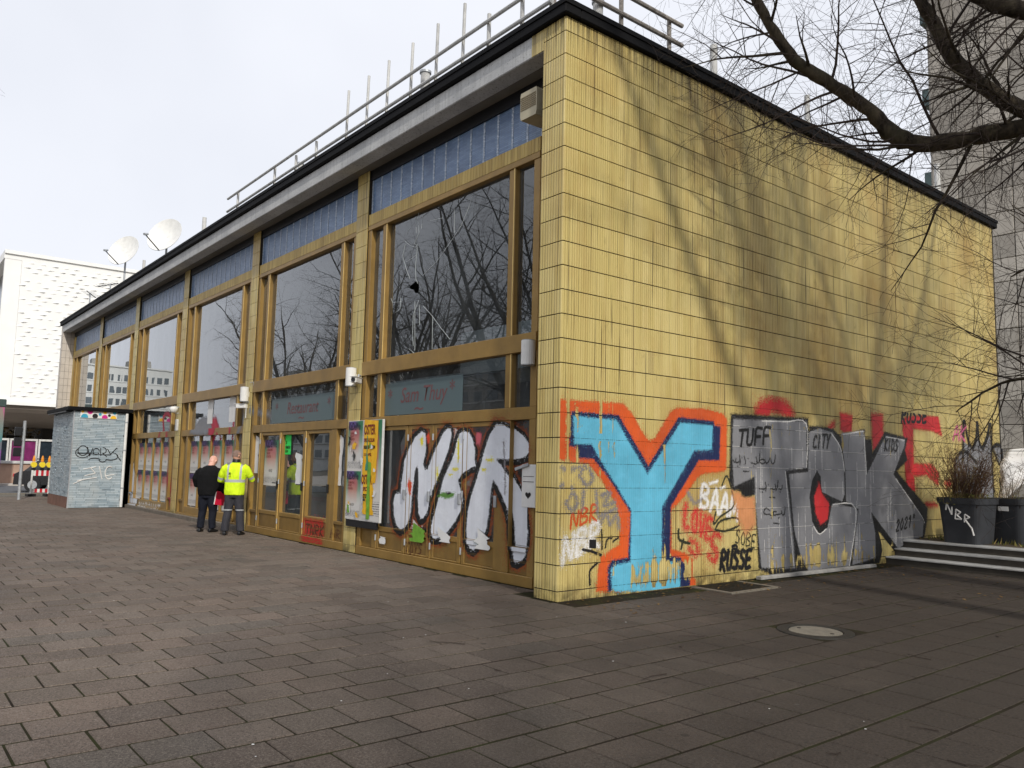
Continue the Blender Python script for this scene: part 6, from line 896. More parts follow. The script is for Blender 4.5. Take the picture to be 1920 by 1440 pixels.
# ------------------------------------------------------------------ posters, films, lamps on the front
def sheet_mesh(w, h, mats, nx=1, nz=1, curl=None):
    b = MB()
    for i in range(nx):
        for j in range(nz):
            q = [(w*(i+a)/nx, 0, h*(j+c)/nz) for a, c in ((0, 0), (1, 0), (1, 1), (0, 1))]
            if curl: q = [(x, curl(x/w, z/h), z) for x, y, z in q]
            b.face(q)
    return b.mesh('sheet', mats, fix=False)
def kadewe_material():
    m = N('spring poster print'); g = m.n('TexCoord').outputs['Generated']; s = m.n('SeparateXYZ'); m.l(g, s.inputs[0]); x, z = s.outputs[0], s.outputs[2]
    pink = m.mix(m.ramp(m.math('ADD', z, m.math('MULTIPLY', m.noise(3, 2, g), .25)), .35, .85), lin((204, 172, 144)), lin((176, 104, 106)))
    green = m.mix(m.ramp(z, .2, .9), lin((190, 205, 190)), lin((44, 110, 78)))
    c = m.mix(m.ramp(m.math('ABSOLUTE', m.math('SUBTRACT', m.math('ADD', x, m.math('MULTIPLY', m.noise(4, 2, g), .3)), .62)), .22, .42), pink, green)
    c = m.mix(m.ramp(z, .62, .30), c, lin((206, 204, 200)))
    c = m.mix(m.ramp(z, .80, .90), c, m.mix(m.ramp(x, .45, .75), lin((92, 74, 130)), lin((52, 120, 84))))
    w = m.n('TexWave'); w.wave_type = 'BANDS'; w.bands_direction = 'Z'; w.inputs['Scale'].default_value = 14; w.inputs['Distortion'].default_value = 2; m.l(g, w.inputs['Vector'])
    tx = m.math('MULTIPLY', m.math('MULTIPLY', m.ramp(w.outputs['Fac'], .55, .6), m.ramp(m.noise(30, 2, g), .42, .5)), m.math('MULTIPLY', m.ramp(z, .20, .18), m.ramp(z, .05, .06)))
    c = m.mix(m.math('MULTIPLY', tx, .85), c, lin((40, 40, 44)))
    return m.set(c, .4, .4)
M_KAD = kadewe_material()
M_INK = simple('poster ink violet', lin((42, 28, 60)), .5, .1); M_INKR = simple('poster ink red brown', lin((120, 38, 20)), .5, .1); M_INKB = simple('poster ink black', lin((24, 22, 22)), .5, .1)
def yellow_poster():
    m = N('yellow poster print'); g = m.n('TexCoord').outputs['Generated']; c = m.mix(m.ramp(m.noise(5, 4, g), .3, .7), lin((226, 168, 26)), lin((238, 190, 40)))
    return m.set(c, .4, .4)
M_YEL = yellow_poster()
M_PAPER = simple('torn white paper', lin((222, 222, 220)), .7, .06, 5)
T_KAD = text_mesh('KaDeWe', .17, M_INK, 0, .004, .62); T_KAD2 = text_mesh('CELEBRATING\nTHE ART\nOF EASTER', .05, M_INKR, 0, .0, .7); T_DATE = text_mesh('- 8.4.23', .06, M_INKB, 0, .0, .8)
pm = {}
def poster(x0, x1, z0, z1, y, label, group=None, curl=None, par=None):
    w, h = x1-x0, z1-z0; key = (round(w, 2), round(h, 2), bool(curl))
    if key not in pm: pm[key] = sheet_mesh(w, h, M_KAD, 4 if curl else 1, 6 if curl else 1, curl)
    o = put('poster', pm[key], None, (x0, y, z0)); tag(o, label, 'poster', group)
    for me, fx, fz, sc in ((T_KAD, .05, .84, w/.42), (T_KAD2, .12, .76, w/.42), (T_DATE, .3, .3, w/.42)):
        t = put('lettering', me, o, (w*fx, -.003, h*fz)); t.scale = (sc*.78, 1, sc*.78)
    return o
# rows of the same poster in the shop-front lights of the two far bays
for k, lab in ((2, 'left of the pilaster behind the men'), (3, 'left of the dome camera pilaster')):
    xr, xl = BAYS[k]; x0 = xl+.64; q = (xr-xl-1.28)/4
    for j in range(4):
        for r, (z0, z1) in enumerate(((.36, 1.20), (1.22, 2.06))):
            poster(x0+q*j+.10, x0+q*(j+1)-.10, z0, z1, GY-.006, ('upper ' if r else 'lower ')+'KaDeWe poster in the '+('first', 'second', 'third', 'fourth')[3-j]+' window light '+lab, 'posters in rows on the window lights')
# poster hanging half loose in a door
poster(-10.20, -9.42, 1.05, 2.03, GY-.008, 'torn KaDeWe poster on the door glass beside the man in the yellow jacket')
# poster board strapped to the pilaster
PB = tag(empty('poster_board', (-5.445, .424, 0)), 'poster board on the pilaster carrying KaDeWe and OSTER posters over a black foot', 'poster board')
b = MB(); b.bbox(-.605, .605, -.045, .0, .58, 2.32, .004); b.build('board', M_WHITEP, PB)
b = MB(); b.bbox(-.58, .50, -.04, .0, .46, .578, .004); b.build('foot', M_DARK, PB)
k1 = put('poster', sheet_mesh(.52, .88, M_KAD), PB, (-.595, -.049, 1.43)); k2 = put('poster', sheet_mesh(.52, .84, M_KAD), PB, (-.595, -.049, .59)); k3 = put('poster', sheet_mesh(.40, 1.72, M_KAD), PB, (.195, -.048, .595))
for kk, hh in ((k1, .88), (k2, .84)):
    for me, fx, fz in ((T_KAD, .03, .83), (T_KAD2, .12, .74), (T_DATE, .3, .28)): t = put('lettering', me, kk, (.52*fx, -.003, hh*fz)); t.scale = (1.05, 1, 1.05)
def torn(w, h, seed, amp=.04, n=14):
    q = random.Random(seed); n = max(n, 10)
    def edge():
        v = q.uniform(.1, .6); o_ = []
        for i in range(n+1): v = min(1, max(0, v+q.gauss(0, .22))); o_.append(v)
        return o_
    a_, c_ = edge(), edge(); tj = [q.uniform(0, amp*.5) for _ in range(2)]
    L_ = [(a_[i]*amp, h*i/n+(tj[0] if i == n else 0)) for i in range(n+1)]; R_ = [(w-c_[i]*amp, h*i/n-(tj[1] if i == n else 0)) for i in range(n+1)]
    b = MB()
    for i in range(n): b.face([(L_[i][0], 0, L_[i][1]), (R_[i][0], 0, R_[i][1]), (R_[i+1][0], 0, R_[i+1][1]), (L_[i+1][0], 0, L_[i+1][1])])
    return b
y1 = torn(.50, 1.08, 3, .05).build('poster', M_YEL, PB, (-.02, -.056, 1.24), fix=False); y2 = torn(.40, .74, 5, .09).build('poster', M_YEL, PB, (.02, -.055, .70), fix=False)
for par, items in ((y1, (('OSTER', .235, .02, .83, M_INKR, .55, .008), ('SPECTACULUM', .085, .03, .70, M_INKR, .62, .004), ('BURG STORKOW', .08, .03, .58, M_INKB, .62, .004), ('8. & 9. APRIL', .07, .04, .46, M_INKR, .7, .002))), (y2, (('OSTER', .22, -.06, .52, M_INKR, .55, .008), ('SPECTAC', .09, .02, .40, M_INKR, .62, .004), ('STORK', .09, .02, .28, M_INKB, .62, .004)))):
    for s_, sz, x_, z_, mt, sx, bo in items: put('lettering', text_mesh(s_, sz, mt, 0, bo, sx), par, (x_, -.003, z_))
M_LEAF = simple('green torn poster paper', lin((110, 160, 52)), .6, .25, 9); M_LIME = simple('lime flyer', lin((40, 214, 92)), .5, .05)
torn(.13, .98, 9, .05).build('paper_strip', M_LEAF, PB, (.16, -.060, .62), fix=False)
torn(.10, .60, 10, .04).build('paper_strip', simple('teal poster paper', lin((60, 140, 110)), .6, .2, 7), PB, (.08, -.061, 1.45), fix=False)
for i in range(16):
    w, h = rnd.uniform(.05, .16), rnd.uniform(.04, .16); torn(w, h, 20+i, w*.5, 5).build('paper_scrap', [M_PAPER, M_LEAF, M_YEL, M_PAPER, M_DARK][i % 5], PB, (rnd.uniform(-.58, .42), -.064-.001*i, rnd.uniform(.62, 2.1)), fix=False)
# films and door furniture
def film_sheet(x0, x1, z0, z1, y, mat, label, texts=()):
    b = MB(); b.face([(0, 0, 0), (x1-x0, 0, 0), (x1-x0, 0, z1-z0), (0, 0, z1-z0)]); o = b.build('window_film', mat, None, (x0, y, z0), fix=False); tag(o, label, 'window film')
    for (s_, sz, x_, z_, mt, sx, sh) in texts: put('lettering', text_mesh(s_, sz, mt, sh, .002, sx), o, (x_, -.003, z_))
    return o
M_RED2 = simple('faded red lettering', lin((112, 74, 76)), .6, .1)
film_sheet(-5.05, -2.75, 2.39, 2.94, GY-.006, M_FILM, 'grey frosted film with red Sam Thuy lettering in the fanlight over the sprayed doors', (('Sam Thuy', .36, .5, .2, M_RED2, .95, .25), ('~', .3, .95, .0, M_RED2, 1.6, 0), ('*', .34, .1, .2, M_RED2, 1, 0), ('*', .34, 1.95, .24, M_RED2, 1, 0)))
film_sheet(-9.95, -6.84, 2.39, 2.92, GY-.006, M_FILM, 'grey frosted film with red Restaurant lettering in the fanlight over the glass doors', (('Restaurant', .36, .8, .18, M_RED2, .95, .2), ('~', .3, 1.4, .0, M_RED2, 1.6, 0), ('*', .34, .2, .2, M_RED2, 1, 0), ('*', .34, 2.7, .2, M_RED2, 1, 0)))
for (d0, d1) in DOORS[1]: film_sheet(d0+.09, d1-.09, .53, 1.12, GY+.012, M_FILM2, 'dull frosted film across the foot of the '+{-10.34: 'door with the torn poster', -9.23: 'door with the green flyer', -7.99: 'door with the red scrawled kick panel'}[d0], (('Restaurant', .15, .1, .3, M_RED2, .8, .2),))['group'] = 'door films'
b = torn(.30, .42, 71, .004, 3); o = b.build('flyer', M_LIME, None, (-9.14, GY-.008, 1.72), fix=False); tag(o, 'bright green flyer taped high on a door pane', 'flyer')
for s_, z_ in (('ZU', .22), ('VERMIETEN', .12), ('030 44', .04)): put('lettering', text_mesh(s_, .085, M_INKB, 0, .002, .55), o, (.03, -.003, z_))
def scrap(x, z, w, h, seed, mat, label, y=GY-.009):
    o = torn(w, h, seed, w*.42, 9).build('paper_remnant', mat, None, (x, y, z), fix=False); tag(o, label, 'paper'); return o
scrap(-8.62, 1.12, .50, .62, 31, M_PAPER, 'big torn white paper remnant on the middle glass door')
scrap(-10.84, 1.3, .34, .8, 32, M_PAPER, 'torn white paper on the narrow light in front of the man in yellow')
scrap(-6.70, 1.15, .2, .9, 33, M_PAPER, 'peeling white strip on the narrow light beside the poster board')
for i, (x, z, w, h, c) in enumerate([(-4.05, .36, .5, .2, M_LEAF), (-3.2, .42, .34, .16, M_PAPER), (-2.35, .40, .46, .2, M_PAPER), (-3.9, 1.95, .26, .2, M_LEAF), (-2.95, 1.9, .4, .22, M_PAPER), (-4.05, .55, .42, .1, M_PAPER)]):
    scrap(x, z, w, h, 40+i, c, ('green poster remnant at the foot of the letter N', 'small white poster remnant at the foot of the letter B', 'large white poster remnant at the foot of the letter R', 'green poster remnant at the top of the letter N', 'white poster remnant between the tops of B and R', 'narrow white poster strip above the green remnant below the N')[i], .452 if z < .5 else .476)['group'] = 'poster remnants under the NBR letters'
scrap(-4.95, .24, .22, .12, 55, M_PAPER, 'small pale sticker on the kick panel below the poster board', .452)
for k_, lab in ((2, 'white paper strip stuck inside the upper fanlight behind the men'),):
    xr, xl = BAYS[k_]
    for q, x_ in enumerate((xl+1.9, xr-1.25)): o = torn(.42, .62, 60+q, .03, 6).build('paper_strip', M_PAPER, None, (x_, GY-.008, 2.5), fix=False); tag(o, lab+(', nearer the dome camera', ', nearer the white lamp')[q], 'paper', 'paper strips in the fanlight')
# ace of hearts card board
o = MB(); o.bbox(-.14, .14, 0, .02, 0, .56, .006); HB = o.build('heart_board', M_WHITE, None, (-1.03, .40, 1.04)); tag(HB, 'narrow white board with a black heart fixed beside the corner pier', 'board')
b = MB(); hp = [(.055*1.05*(16*math.sin(t)**3)/16, -.004, .05*(13*math.cos(t)-5*math.cos(2*t)-2*math.cos(3*t)-math.cos(4*t))/16) for t in [2*math.pi*i/24 for i in range(24)]]; b.face(hp); b.build('heart', M_INKB, HB, (0, 0, .16), fix=False)
b = MB(); b.box(-.11, .11, -.003, 0, .33, .338); b.box(-.11, .11, -.003, 0, .40, .406); b.build('rule', M_INKB, HB)
b = MB(); b.bbox(-.13, .15, -.03, -.008, .52, .56, .004); b.build('clip', M_GALV, HB, (0, 0, 0), (0, R(-14), 0))
# cracks in the big near pane
M_CRACK = simple('crack edge', lin((206, 214, 214)), .3, .05, spec=.8)
pn = panes[(0, 3.37, 3)]; b = MB()
CR = [[(-2.641, 5.673), (-2.762, 5.475), (-2.929, 5.266), (-3.162, 5.103), (-3.586, 4.825), (-3.971, 4.673)], [(-4.182, 5.776), (-4.147, 5.424), (-4.282, 5.261), (-4.176, 5.23)], [(-4.611, 5.387), (-4.423, 5.271), (-4.278, 5.203), (-4.175, 5.22)], [(-4.193, 5.224), (-4.187, 5.127), (-4.222, 4.868), (-4.19, 4.635), (-4.116, 4.548)], [(-4.183, 5.07), (-4.337, 5.023), (-4.512, 4.998)], [(-4.57, 5.32), (-4.647, 5.121), (-4.503, 4.862), (-4.385, 4.687)], [(-4.545, 5.491), (-4.443, 5.565)], [(-3.824, 5.56), (-3.449, 5.52)], [(-4.26, 5.737), (-4.231, 5.442)], [(-4.05, 5.688), (-4.072, 5.483)], [(-4.988, 4.435), (-4.926, 4.357), (-4.647, 4.326), (-4.659, 4.395)], [(-3.13, 5.671), (-3.106, 5.198)], [(-4.082, 4.269), (-4.239, 4.048), (-4.237, 3.748), (-4.205, 3.521)], [(-3.94, 4.155), (-3.665, 3.953), (-3.398, 3.721), (-3.141, 3.515)], [(-3.649, 3.95), (-3.634, 3.408)], [(-4.342, 3.488), (-4.128, 3.374)], [(-4.65, 4.373), (-4.675, 4.203), (-4.819, 4.165)], [(-4.201, 4.268), (-4.149, 3.441)], [(-4.06, 4.191), (-4.029, 3.853)]]
for ln in CR:
    for (p, q) in zip(ln[:-1], ln[1:]): b.tube([(p[0], GY-.003, p[1]), (q[0], GY-.003, q[1])], .0024, 4)
HOLE = [(-4.179, 4.728), (-3.969, 4.635), (-3.958, 4.447), (-4.015, 4.289), (-4.187, 4.305), (-4.282, 4.442), (-4.516, 4.518), (-4.559, 4.621), (-4.348, 4.662)]
HOLE = [(-4.22+(x+4.22)*.5, 4.5+(z-4.5)*.5) for x, z in HOLE]
bm = bmesh.new()
def loop(pts):
    vs_ = [bm.verts.new((x, GY, z)) for x, z in pts]; return [bm.edges.new((vs_[i], vs_[(i+1) % len(vs_)])) for i in range(len(vs_))]
ed = loop([(-5.082, 3.358), (-1.638, 3.358), (-1.638, 5.792), (-5.082, 5.792)])+loop(HOLE)
bmesh.ops.triangle_fill(bm, edges=ed, use_beauty=True); 
for f_ in bm.faces:
    if f_.normal.y > 0: f_.normal_flip()
bm.to_mesh(pn.data); bm.free(); pn.data.update()
b.build('crack', M_CRACK, PV)
# ------------------------------------------------------------------ lamps, cameras, roof gear
def up_lamp(x, z, label, y=.43, cam_=False):
    t = tag(empty('wall_lamp', (x, y, z)), label, 'lamp', 'white wall lamps on the front')
    b = MB(); b.tube([(0, -.10, 0), (0, -.10, .32)], .095, 18); b.build('housing', M_WHITE, t, smooth=False)
    b = MB(); b.tube([(0, -.10, -.012), (0, -.10, -.001)], .088, 18); b.tube([(0, -.10, .321), (0, -.10, .33)], .088, 18); b.build('rim', M_GALV, t)
    b = MB(); b.bbox(-.04, .04, -.02, .05, .1, .22, .005); b.build('bracket', M_WHITE, t)
up_lamp(-1.04, 2.92, 'white cylinder lamp beside the corner pier', .46)
up_lamp(-5.95, 2.95, 'white cylinder lamp on the pilaster above the poster board')
up_lamp(-11.1, 2.93, 'white cylinder lamp on the pilaster above the man in yellow')
def cctv(x, y, z, rz, label):
    t = tag(empty('security_camera', (x, y, z), rz), label, 'camera', 'security cameras on the front')
    b = MB(); b.tube([(0, 0, 0), (0, -.10, .01), (0, -.14, -.06)], .018, 8); b.build('arm', M_GALV, t)
    b = MB(); b.bbox(-.05, .05, -.34, -.06, -.15, -.05, .012); b.build('body', M_WHITE, t)
    b = MB(); b.tube([(0, -.341, -.10), (0, -.36, -.10)], .036, 12); b.build('lens', M_DARK, t)
    b = MB(); b.bbox(-.058, .058, -.38, -.05, -.05, -.04, .004); b.build('hood', M_WHITE, t)
cctv(-5.76, .425, 3.12, R(40), 'small white camera beside the lamp over the poster board')
cctv(-11.05, .425, 2.92, R(-60), 'white camera under the lamp above the man in yellow')
def dome(x, y, z, label):
    t = tag(empty('dome_camera', (x, y, z)), label, 'camera')
    b = MB(); b.loft([[(r*math.cos(a), r*math.sin(a)-.14, zz) for a in [2*math.pi*i/16 for i in range(16)]] for r, zz in ((.05, -.12), (.09, -.10), (.11, -.03), (.11, .02), (.06, .05))]); b.build('housing', M_WHITE, t, smooth=True)
    b = MB(); b.tube([(0, .0, .03), (0, -.14, .06)], .02, 8); b.tube([(0, 0, -.12), (0, -.10, -.14)], .008, 6); b.build('arm', M_GALV, t)
    b = MB(); b.bbox(-.07, .07, -.06, .0, -.62, -.3, .01); b.build('junction_box', M_WHITEP, t)
dome(-16.25, .425, 2.98, 'white dome camera with a junction box on the pilaster past the men')
dome(-21.4, .425, 2.75, 'white dome camera on the pilaster next to the pale blue porch')
fl = tag(empty('loudspeaker_box', (-.84, .47, 6.36)), 'beige box loudspeaker under the soffit beside the corner pier', 'loudspeaker')
b = MB(); b.loft([[(x*s_, -.36*s2-.0, z) for x, s2 in ((-.17, 0), (.17, 0), (.17, 1), (-.17, 1))] for s_, z in ((.9, -.16), (1, -.10), (1, .18), (.92, .22))]); b.build('cabinet', simple('aged beige plastic', lin((178, 170, 146)), .6, .1, 5, grime=.2), fl)
b = MB()
for i in range(7): b.box(-.155, .155, -.367, -.361, -.03+i*.028, -.015+i*.028)
b.build('grille', simple('brown grille', lin((128, 116, 92)), .7, .1), fl)
# white upright rain pipe stub near the wall lamp cables
b = MB(); b.tube([(-11.1, .386, 2.55), (-11.1, .386, 3.0)], .012, 6); b.tube([(-10.9, .445, 3.2), (-10.82, .43, 3.28), (-10.8, .42, 3.36), (-10.98, .40, 3.36)], .008, 6); tag(b.build('cable', M_WHITEP), 'white cable hooked over the transom above the glass doors', 'cable')
# railing on the roof edge
RAIL = tag(empty('roof_railing', (0, 0, 0)), 'white tube railing with tall uprights along the front roof edge', 'railing')
for z in (7.96, 8.30):
    b = MB(); b.tube([(-13.35, .45, z), (-9, .45, z+.01), (-.8, .45, z)], .03, 8); b.build('rail', M_WHITEP, RAIL)
for (x, zt) in ((-12.75, 8.34), (-10.43, 8.32), (-9.26, 8.27), (-8.25, 8.28), (-6.93, 8.92), (-6.12, 8.92), (-5.37, 8.93), (-4.55, 8.93), (-3.76, 8.94), (-2.99, 8.95), (-2.29, 8.45), (-1.49, 8.5), (-.85, 8.4)):
    b = MB(); b.tube([(x, .50, 7.33), (x, .50+(.03 if zt > 8.6 else 0), zt)], .032 if zt < 8.6 else .027, 8); b.build('upright', M_WHITEP, RAIL)
R2 = tag(empty('roof_railing', (0, 0, 0)), 'short rusted two-rail railing along the side roof edge by the corner', 'railing')
M_RUSTY = simple('peeling white rail', lin((150, 144, 138)), .75, .3, 14, grime=.7)
for z in (8.32, 8.65):
    b = MB(); b.tube([(-.8, .5, z), (-.8, 3.25, z)], .035, 8); b.build('rail', M_RUSTY, R2)
for y in (.55, 1.9, 3.0):
    b = MB(); b.tube([(-.86, y, 7.33), (-.86, y, 8.7)], .035, 8); b.build('upright', M_RUSTY, R2)
def pipe(x, y, z, r, label, hood=True):
    t = tag(empty('vent_pipe', (x, y, 7.33)), label, 'vent pipe')
    b = MB(); b.tube([(0, 0, 0), (0, 0, z-7.33)], r, 14); b.build('pipe', M_WHITEP, t)
    if hood: b = MB(); b.tube([(0, 0, z-7.33), (0, 0, z-7.29)], r*1.25, 14); b.build('cap', M_GALV, t)
    b = MB(); b.tube([(0, 0, .001), (0, 0, .05)], r*1.7, 14); b.build('collar', M_GALV, t)
pipe(-4.62, .85, 8.5, .085, 'stubby vent pipe behind the front railing')
pipe(-.9, 1.45, 8.36, .075, 'short capped vent pipe near the roof corner')
pipe(-9.7, .8, 8.27, .06, 'small vent pipe by the low railing uprights')
pipe(-.8, 4.06, 8.62, .06, 'slim white vent pipe behind the side flashing, nearest the roof corner', False); pipe(-.8, 6.9, 8.65, .05, 'slim white vent pipe behind the middle of the side flashing', False); pipe(-.8, 12.4, 8.75, .06, 'slim white vent pipe at the far end of the side roof edge', False)
pipe(-16.9, 1.0, 8.75, .06, 'slim white vent pipe between the railing and the dishes', False); pipe(-23.4, 1.0, 8.68, .05, 'slim white vent pipe between the two dishes', False)
def dish(x, y, z, rad, aim, label):
    t = tag(empty('satellite_dish', (x, y, 7.33)), label, 'satellite dish', 'satellite dishes on the roof')
    h = z-7.33; q = Vector(aim).normalized().to_track_quat('Z', 'Y').to_matrix().to_4x4(); q.translation = Vector((0, 0, h))
    b = MB(); n = 28; rings = []
    for k in range(7):
        r = rad*k/6 if k else .01; rings.append([(r*.92*math.cos(2*math.pi*i/n), r*math.sin(2*math.pi*i/n), .28*(r/rad)**2*rad) for i in range(n)])
    b.loft(rings, cap=False); b.loft([rings[-1], [(v[0]*1.015, v[1]*1.015, v[2]-.015) for v in rings[-1]], [(v[0]*.9, v[1]*.9, v[2]-.07) for v in rings[-1]]], cap=False); me = b.mesh('reflector', M_WHITE, True); me.transform(q); put('reflector', me, t)
    p0 = q @ Vector((0, -rad*.98, .22*rad)); p1 = q @ Vector((0, -rad*.95, rad*1.5))
    b = MB(); b.tube([p0, p1], .022, 8); b.build('feed_arm', M_DARK, t)
    b = MB(); d = (q @ Vector((0, 0, .3*rad))-p1).normalized(); b.tube([p1-d*.05, p1+d*.16], .045, 10); b.build('feed_horn', M_GALV, t)
    b = MB(); b.tube([(0, 0, 0), (0, 0, h-.1), q @ Vector((0, 0, -.06))], .04, 10); b.build('mast', M_GALV, t)
    b = MB(); b.tube([q @ Vector((0, -.1, -.08)), q @ Vector((0, .1, -.08))], .07, 8); b.build('mount', M_DARK, t)
dish(-30.6, 2.0, 10.55, .76, (.60, -.72, .38), 'white satellite dish on a tall mast near the far roof end')
dish(-24.4, 2.0, 9.92, .74, (.60, -.72, .38), 'white satellite dish standing close above the front roof edge')
def yagi(x, y, z, rz, label):
    t = tag(empty('aerial', (x, y, 7.33), rz), label, 'aerial', 'television aerials on the roof'); h = z-7.33
    b = MB(); b.tube([(0, 0, 0), (0, 0, h)], .03, 8); b.build('mast', M_GALV, t)
    b = MB(); b.tube([(-.95, 0, h-.03), (.55, 0, h-.03)], .02, 6); b.build('boom', M_DARK, t)
    for k in range(7): b = MB(); b.tube([(-.9+k*.22, -.24, h-.03), (-.9+k*.22, .24, h-.03)], .009, 5); b.build('element', M_GALV, t)
yagi(-31.2, 1.6, 9.2, R(20), 'small aerial with a short boom beside the tall dish mast')
yagi(-31.6, .9, 8.75, R(-25), 'spread aerial at the far end of the roof')
# ------------------------------------------------------------------ pale blue porch at the far end of the front
KX, KY = -20.94, -1.32
KP = tag(empty('porch', (0, 0, 0)), 'pale blue split-brick porch with black flat roof in front of the far bays', 'porch')
b = MB(); b.box(-24.2, KX-.02, KY+.02, .40, -.03, 3.02); core = b.build('core', M_GROUT, KP)
def brick_face(name, u0, u1, T, seed, z=.34):
    q = random.Random(seed); b = MB(); row = 0
    while z < 2.98:
        u = u0-(q.random()*.3); z1 = min(z+.052, 3.0)
        while u < u1:
            w = q.choice((.24, .30, .36)); a, c = max(u, u0), min(u+w, u1)
            if c-a > .03:
                d = q.uniform(.0, .012); t = q.random()
                if q.random() < .045: d = -.012; t = -.9
                P = [T(x, -d if k == 0 else .02, zz) for (x, k, zz) in ((a+.003, 0, z+.003), (c-.003, 0, z+.003), (c-.003, 0, z1-.003), (a+.003, 0, z1-.003))]
                Q = [T(x, .02, zz) for (x, zz) in ((a+.003, z+.003), (c-.003, z+.003), (c-.003, z1-.003), (a+.003, z1-.003))]
                b.face(P, 0, t)
                for i in range(4): j = (i+1) % 4; b.face([Q[i], Q[j], P[j], P[i]], 0, t)
            u += w
        z = z1; row += 1
    o = b.build(name, M_PALEBLUE, core, fix=False); o['kind'] = 'stuff'
brick_face('brick_field', KY+.02, .16, lambda u, d, z: (KX-d, u, z), 1, .012)
brick_face('brick_field', -24.2, KX-.02, lambda u, d, z: (u, KY+d, z), 2)
b = MB(); b.box(-24.22, KX-.045, KY-.005, KY+.03, -.02, .335); b.build('plinth', simple('brown plinth render', lin((122, 88, 74)), .85, .2, 4, grime=.4), KP)
b = MB(); b.box(KX-.035, KX+.014, KY-.012, KY+.022, -.02, 3.02); b.build('corner_strip', M_GALV, KP)
b = MB(); b.bbox(-24.4, KX+.12, KY-.20, .36, 3.021, 3.14, .01); b.build('roof', M_BLACKTRIM, KP)
b = MB(); b.box(-24.3, KX-.3, KY-.18, KY-.012, 2.98, 3.0205); b.build('eave_board', M_DARK, KP)
b = MB(); b.box(KX-.2, KX-.02, .16, .40, -.02, 3.02); b.build('end_panel', M_PALE, KP)
pp = tag(empty('downpipe', (KX+.04, .20, 0)), 'white downpipe at the inner edge of the pale blue porch', 'downpipe')
b = MB(); b.tube([(0, 0, .02), (0, 0, 3.0)], .045, 12); b.build('pipe', M_WHITE, pp)
for z in (.6, 1.8, 2.7): b = MB(); b.tube([(0, 0, z), (0, 0, z+.04)], .055, 12); b.build('clamp', M_GALV, pp)
sg = tag(empty('dotted_sign', (KX+.012, -1.15, 2.80)), 'white sign with coloured dots under the porch roof', 'sign')
b = MB(); b.bbox(0, .02, 0, 1.06, 0, .235, .004); b.build('panel', M_WHITE, sg)
dots = [(.06, .20, .045, 'y'), (.27, .21, .085, 'm'), (.12, .03, .10, 't'), (.42, .07, .08, 'k'), (.56, .13, .045, 't'), (.70, .21, .065, 'y'), (.70, .04, .085, 'm'), (.83, .11, .045, 'k'), (.98, .2, .055, 't'), (.95, .02, .09, 'y')]
DC = dict(y=simple('dot yellow', lin((240, 186, 40)), .5, .03), m=simple('dot magenta', lin((208, 40, 140)), .5, .03), t=simple('dot teal', lin((60, 160, 190)), .5, .03), k=simple('dot black', lin((24, 22, 24)), .5, .03))
for (u, z, r, c) in dots:
    n = 26; P = [(.0225, min(max(u+r*math.cos(2*math.pi*i/n), .01), 1.05), min(max(z+r*math.sin(2*math.pi*i/n), .008), .227)) for i in range(n)]
    b = MB(); b.face(P); b.build('dot', DC[c], sg, fix=False)
# tag sprayed on the porch
def spray(par, pts, r, mat, x):
    b = MB()
    for p, q in zip(pts[:-1], pts[1:]): b.tube([(x, p[0], p[1]), (x, q[0], q[1])], r, 5)
    return b
b = MB()
def arc(cu, cz, a, c, t0, t1, n=16): return [(cu+a*math.cos(t0+(t1-t0)*i/n), cz+c*math.sin(t0+(t1-t0)*i/n)) for i in range(n+1)]
for pl in [arc(-1.0, 1.78, .14, .15, .2, 6.6), arc(-1.0, 1.72, .2, .16, 2.4, 6.2), [(-.88, 1.9), (-.80, 1.62), (-.72, 1.86)], arc(-.62, 1.76, .09, .1, .1, 5.8), [(-.5, 1.88), (-.48, 1.62)], arc(-.42, 1.80, .09, .09, 1.8, -1.6), [(-.44, 1.72), (-.30, 1.60)], [(-.3, 1.85), (-.2, 1.68), (-.02, 1.9)], arc(-.2, 1.62, .22, .12, 1.4, -2.2), [(-.02, 1.66), (.12, 1.48)], arc(-.65, 1.50, .16, .05, 0, 3.1), arc(-.42, 1.5, .10, .06, 3.2, 6.4), [(-1.15, 1.7), (-.2, 1.66)]]:
    for p, q in zip(pl[:-1], pl[1:]): b.tube([(KX+.012, p[0], p[1]), (KX+.012, q[0], q[1])], .013, 5)
b.build('graffiti_tag', PAINT['black'], KP)
b = MB()
for pl in [[(-.95, 1.2), (-.6, 1.28)], [(-.9, 1.0), (-.6, 1.08), (-.75, 1.25)], [(-1.1, .85), (-.55, .95)], [(-.5, 1.3), (-.4, .9)], arc(-.2, 1.1, .12, .2, 1, 5.5), [(-.3, 1.0), (-.05, 1.05)], [(-1.2, .75), (-.9, .9)]]:
    for p, q in zip(pl[:-1], pl[1:]): b.tube([(KX+.0125, p[0], p[1]), (KX+.0125, q[0], q[1])], .016, 5)
b.build('graffiti_tag', PAINT['white'], KP)
# ------------------------------------------------------------------ street beyond the plaza
M_ASPH = simple('asphalt', lin((84, 86, 90)), .9, .15, 3, bump=.3)
def struct(name, mb, mat): o = mb.build(name, mat); o['kind'] = 'structure'; return o
b = MB(); b.box(-43, -32.5, -120, 40, -.1, -.008); struct('road', b, M_ASPH)
b = MB(); b.bbox(-32.5, -32.3, -120, 40, -.1, .02, .01); struct('kerb', b, M_LID)
b = MB(); b.box(-75, -43, -60, 40, -.1, .10); struct('plaza', b, simple('pale plaza slabs', lin((186, 180, 172)), .85, .1, 1.2))
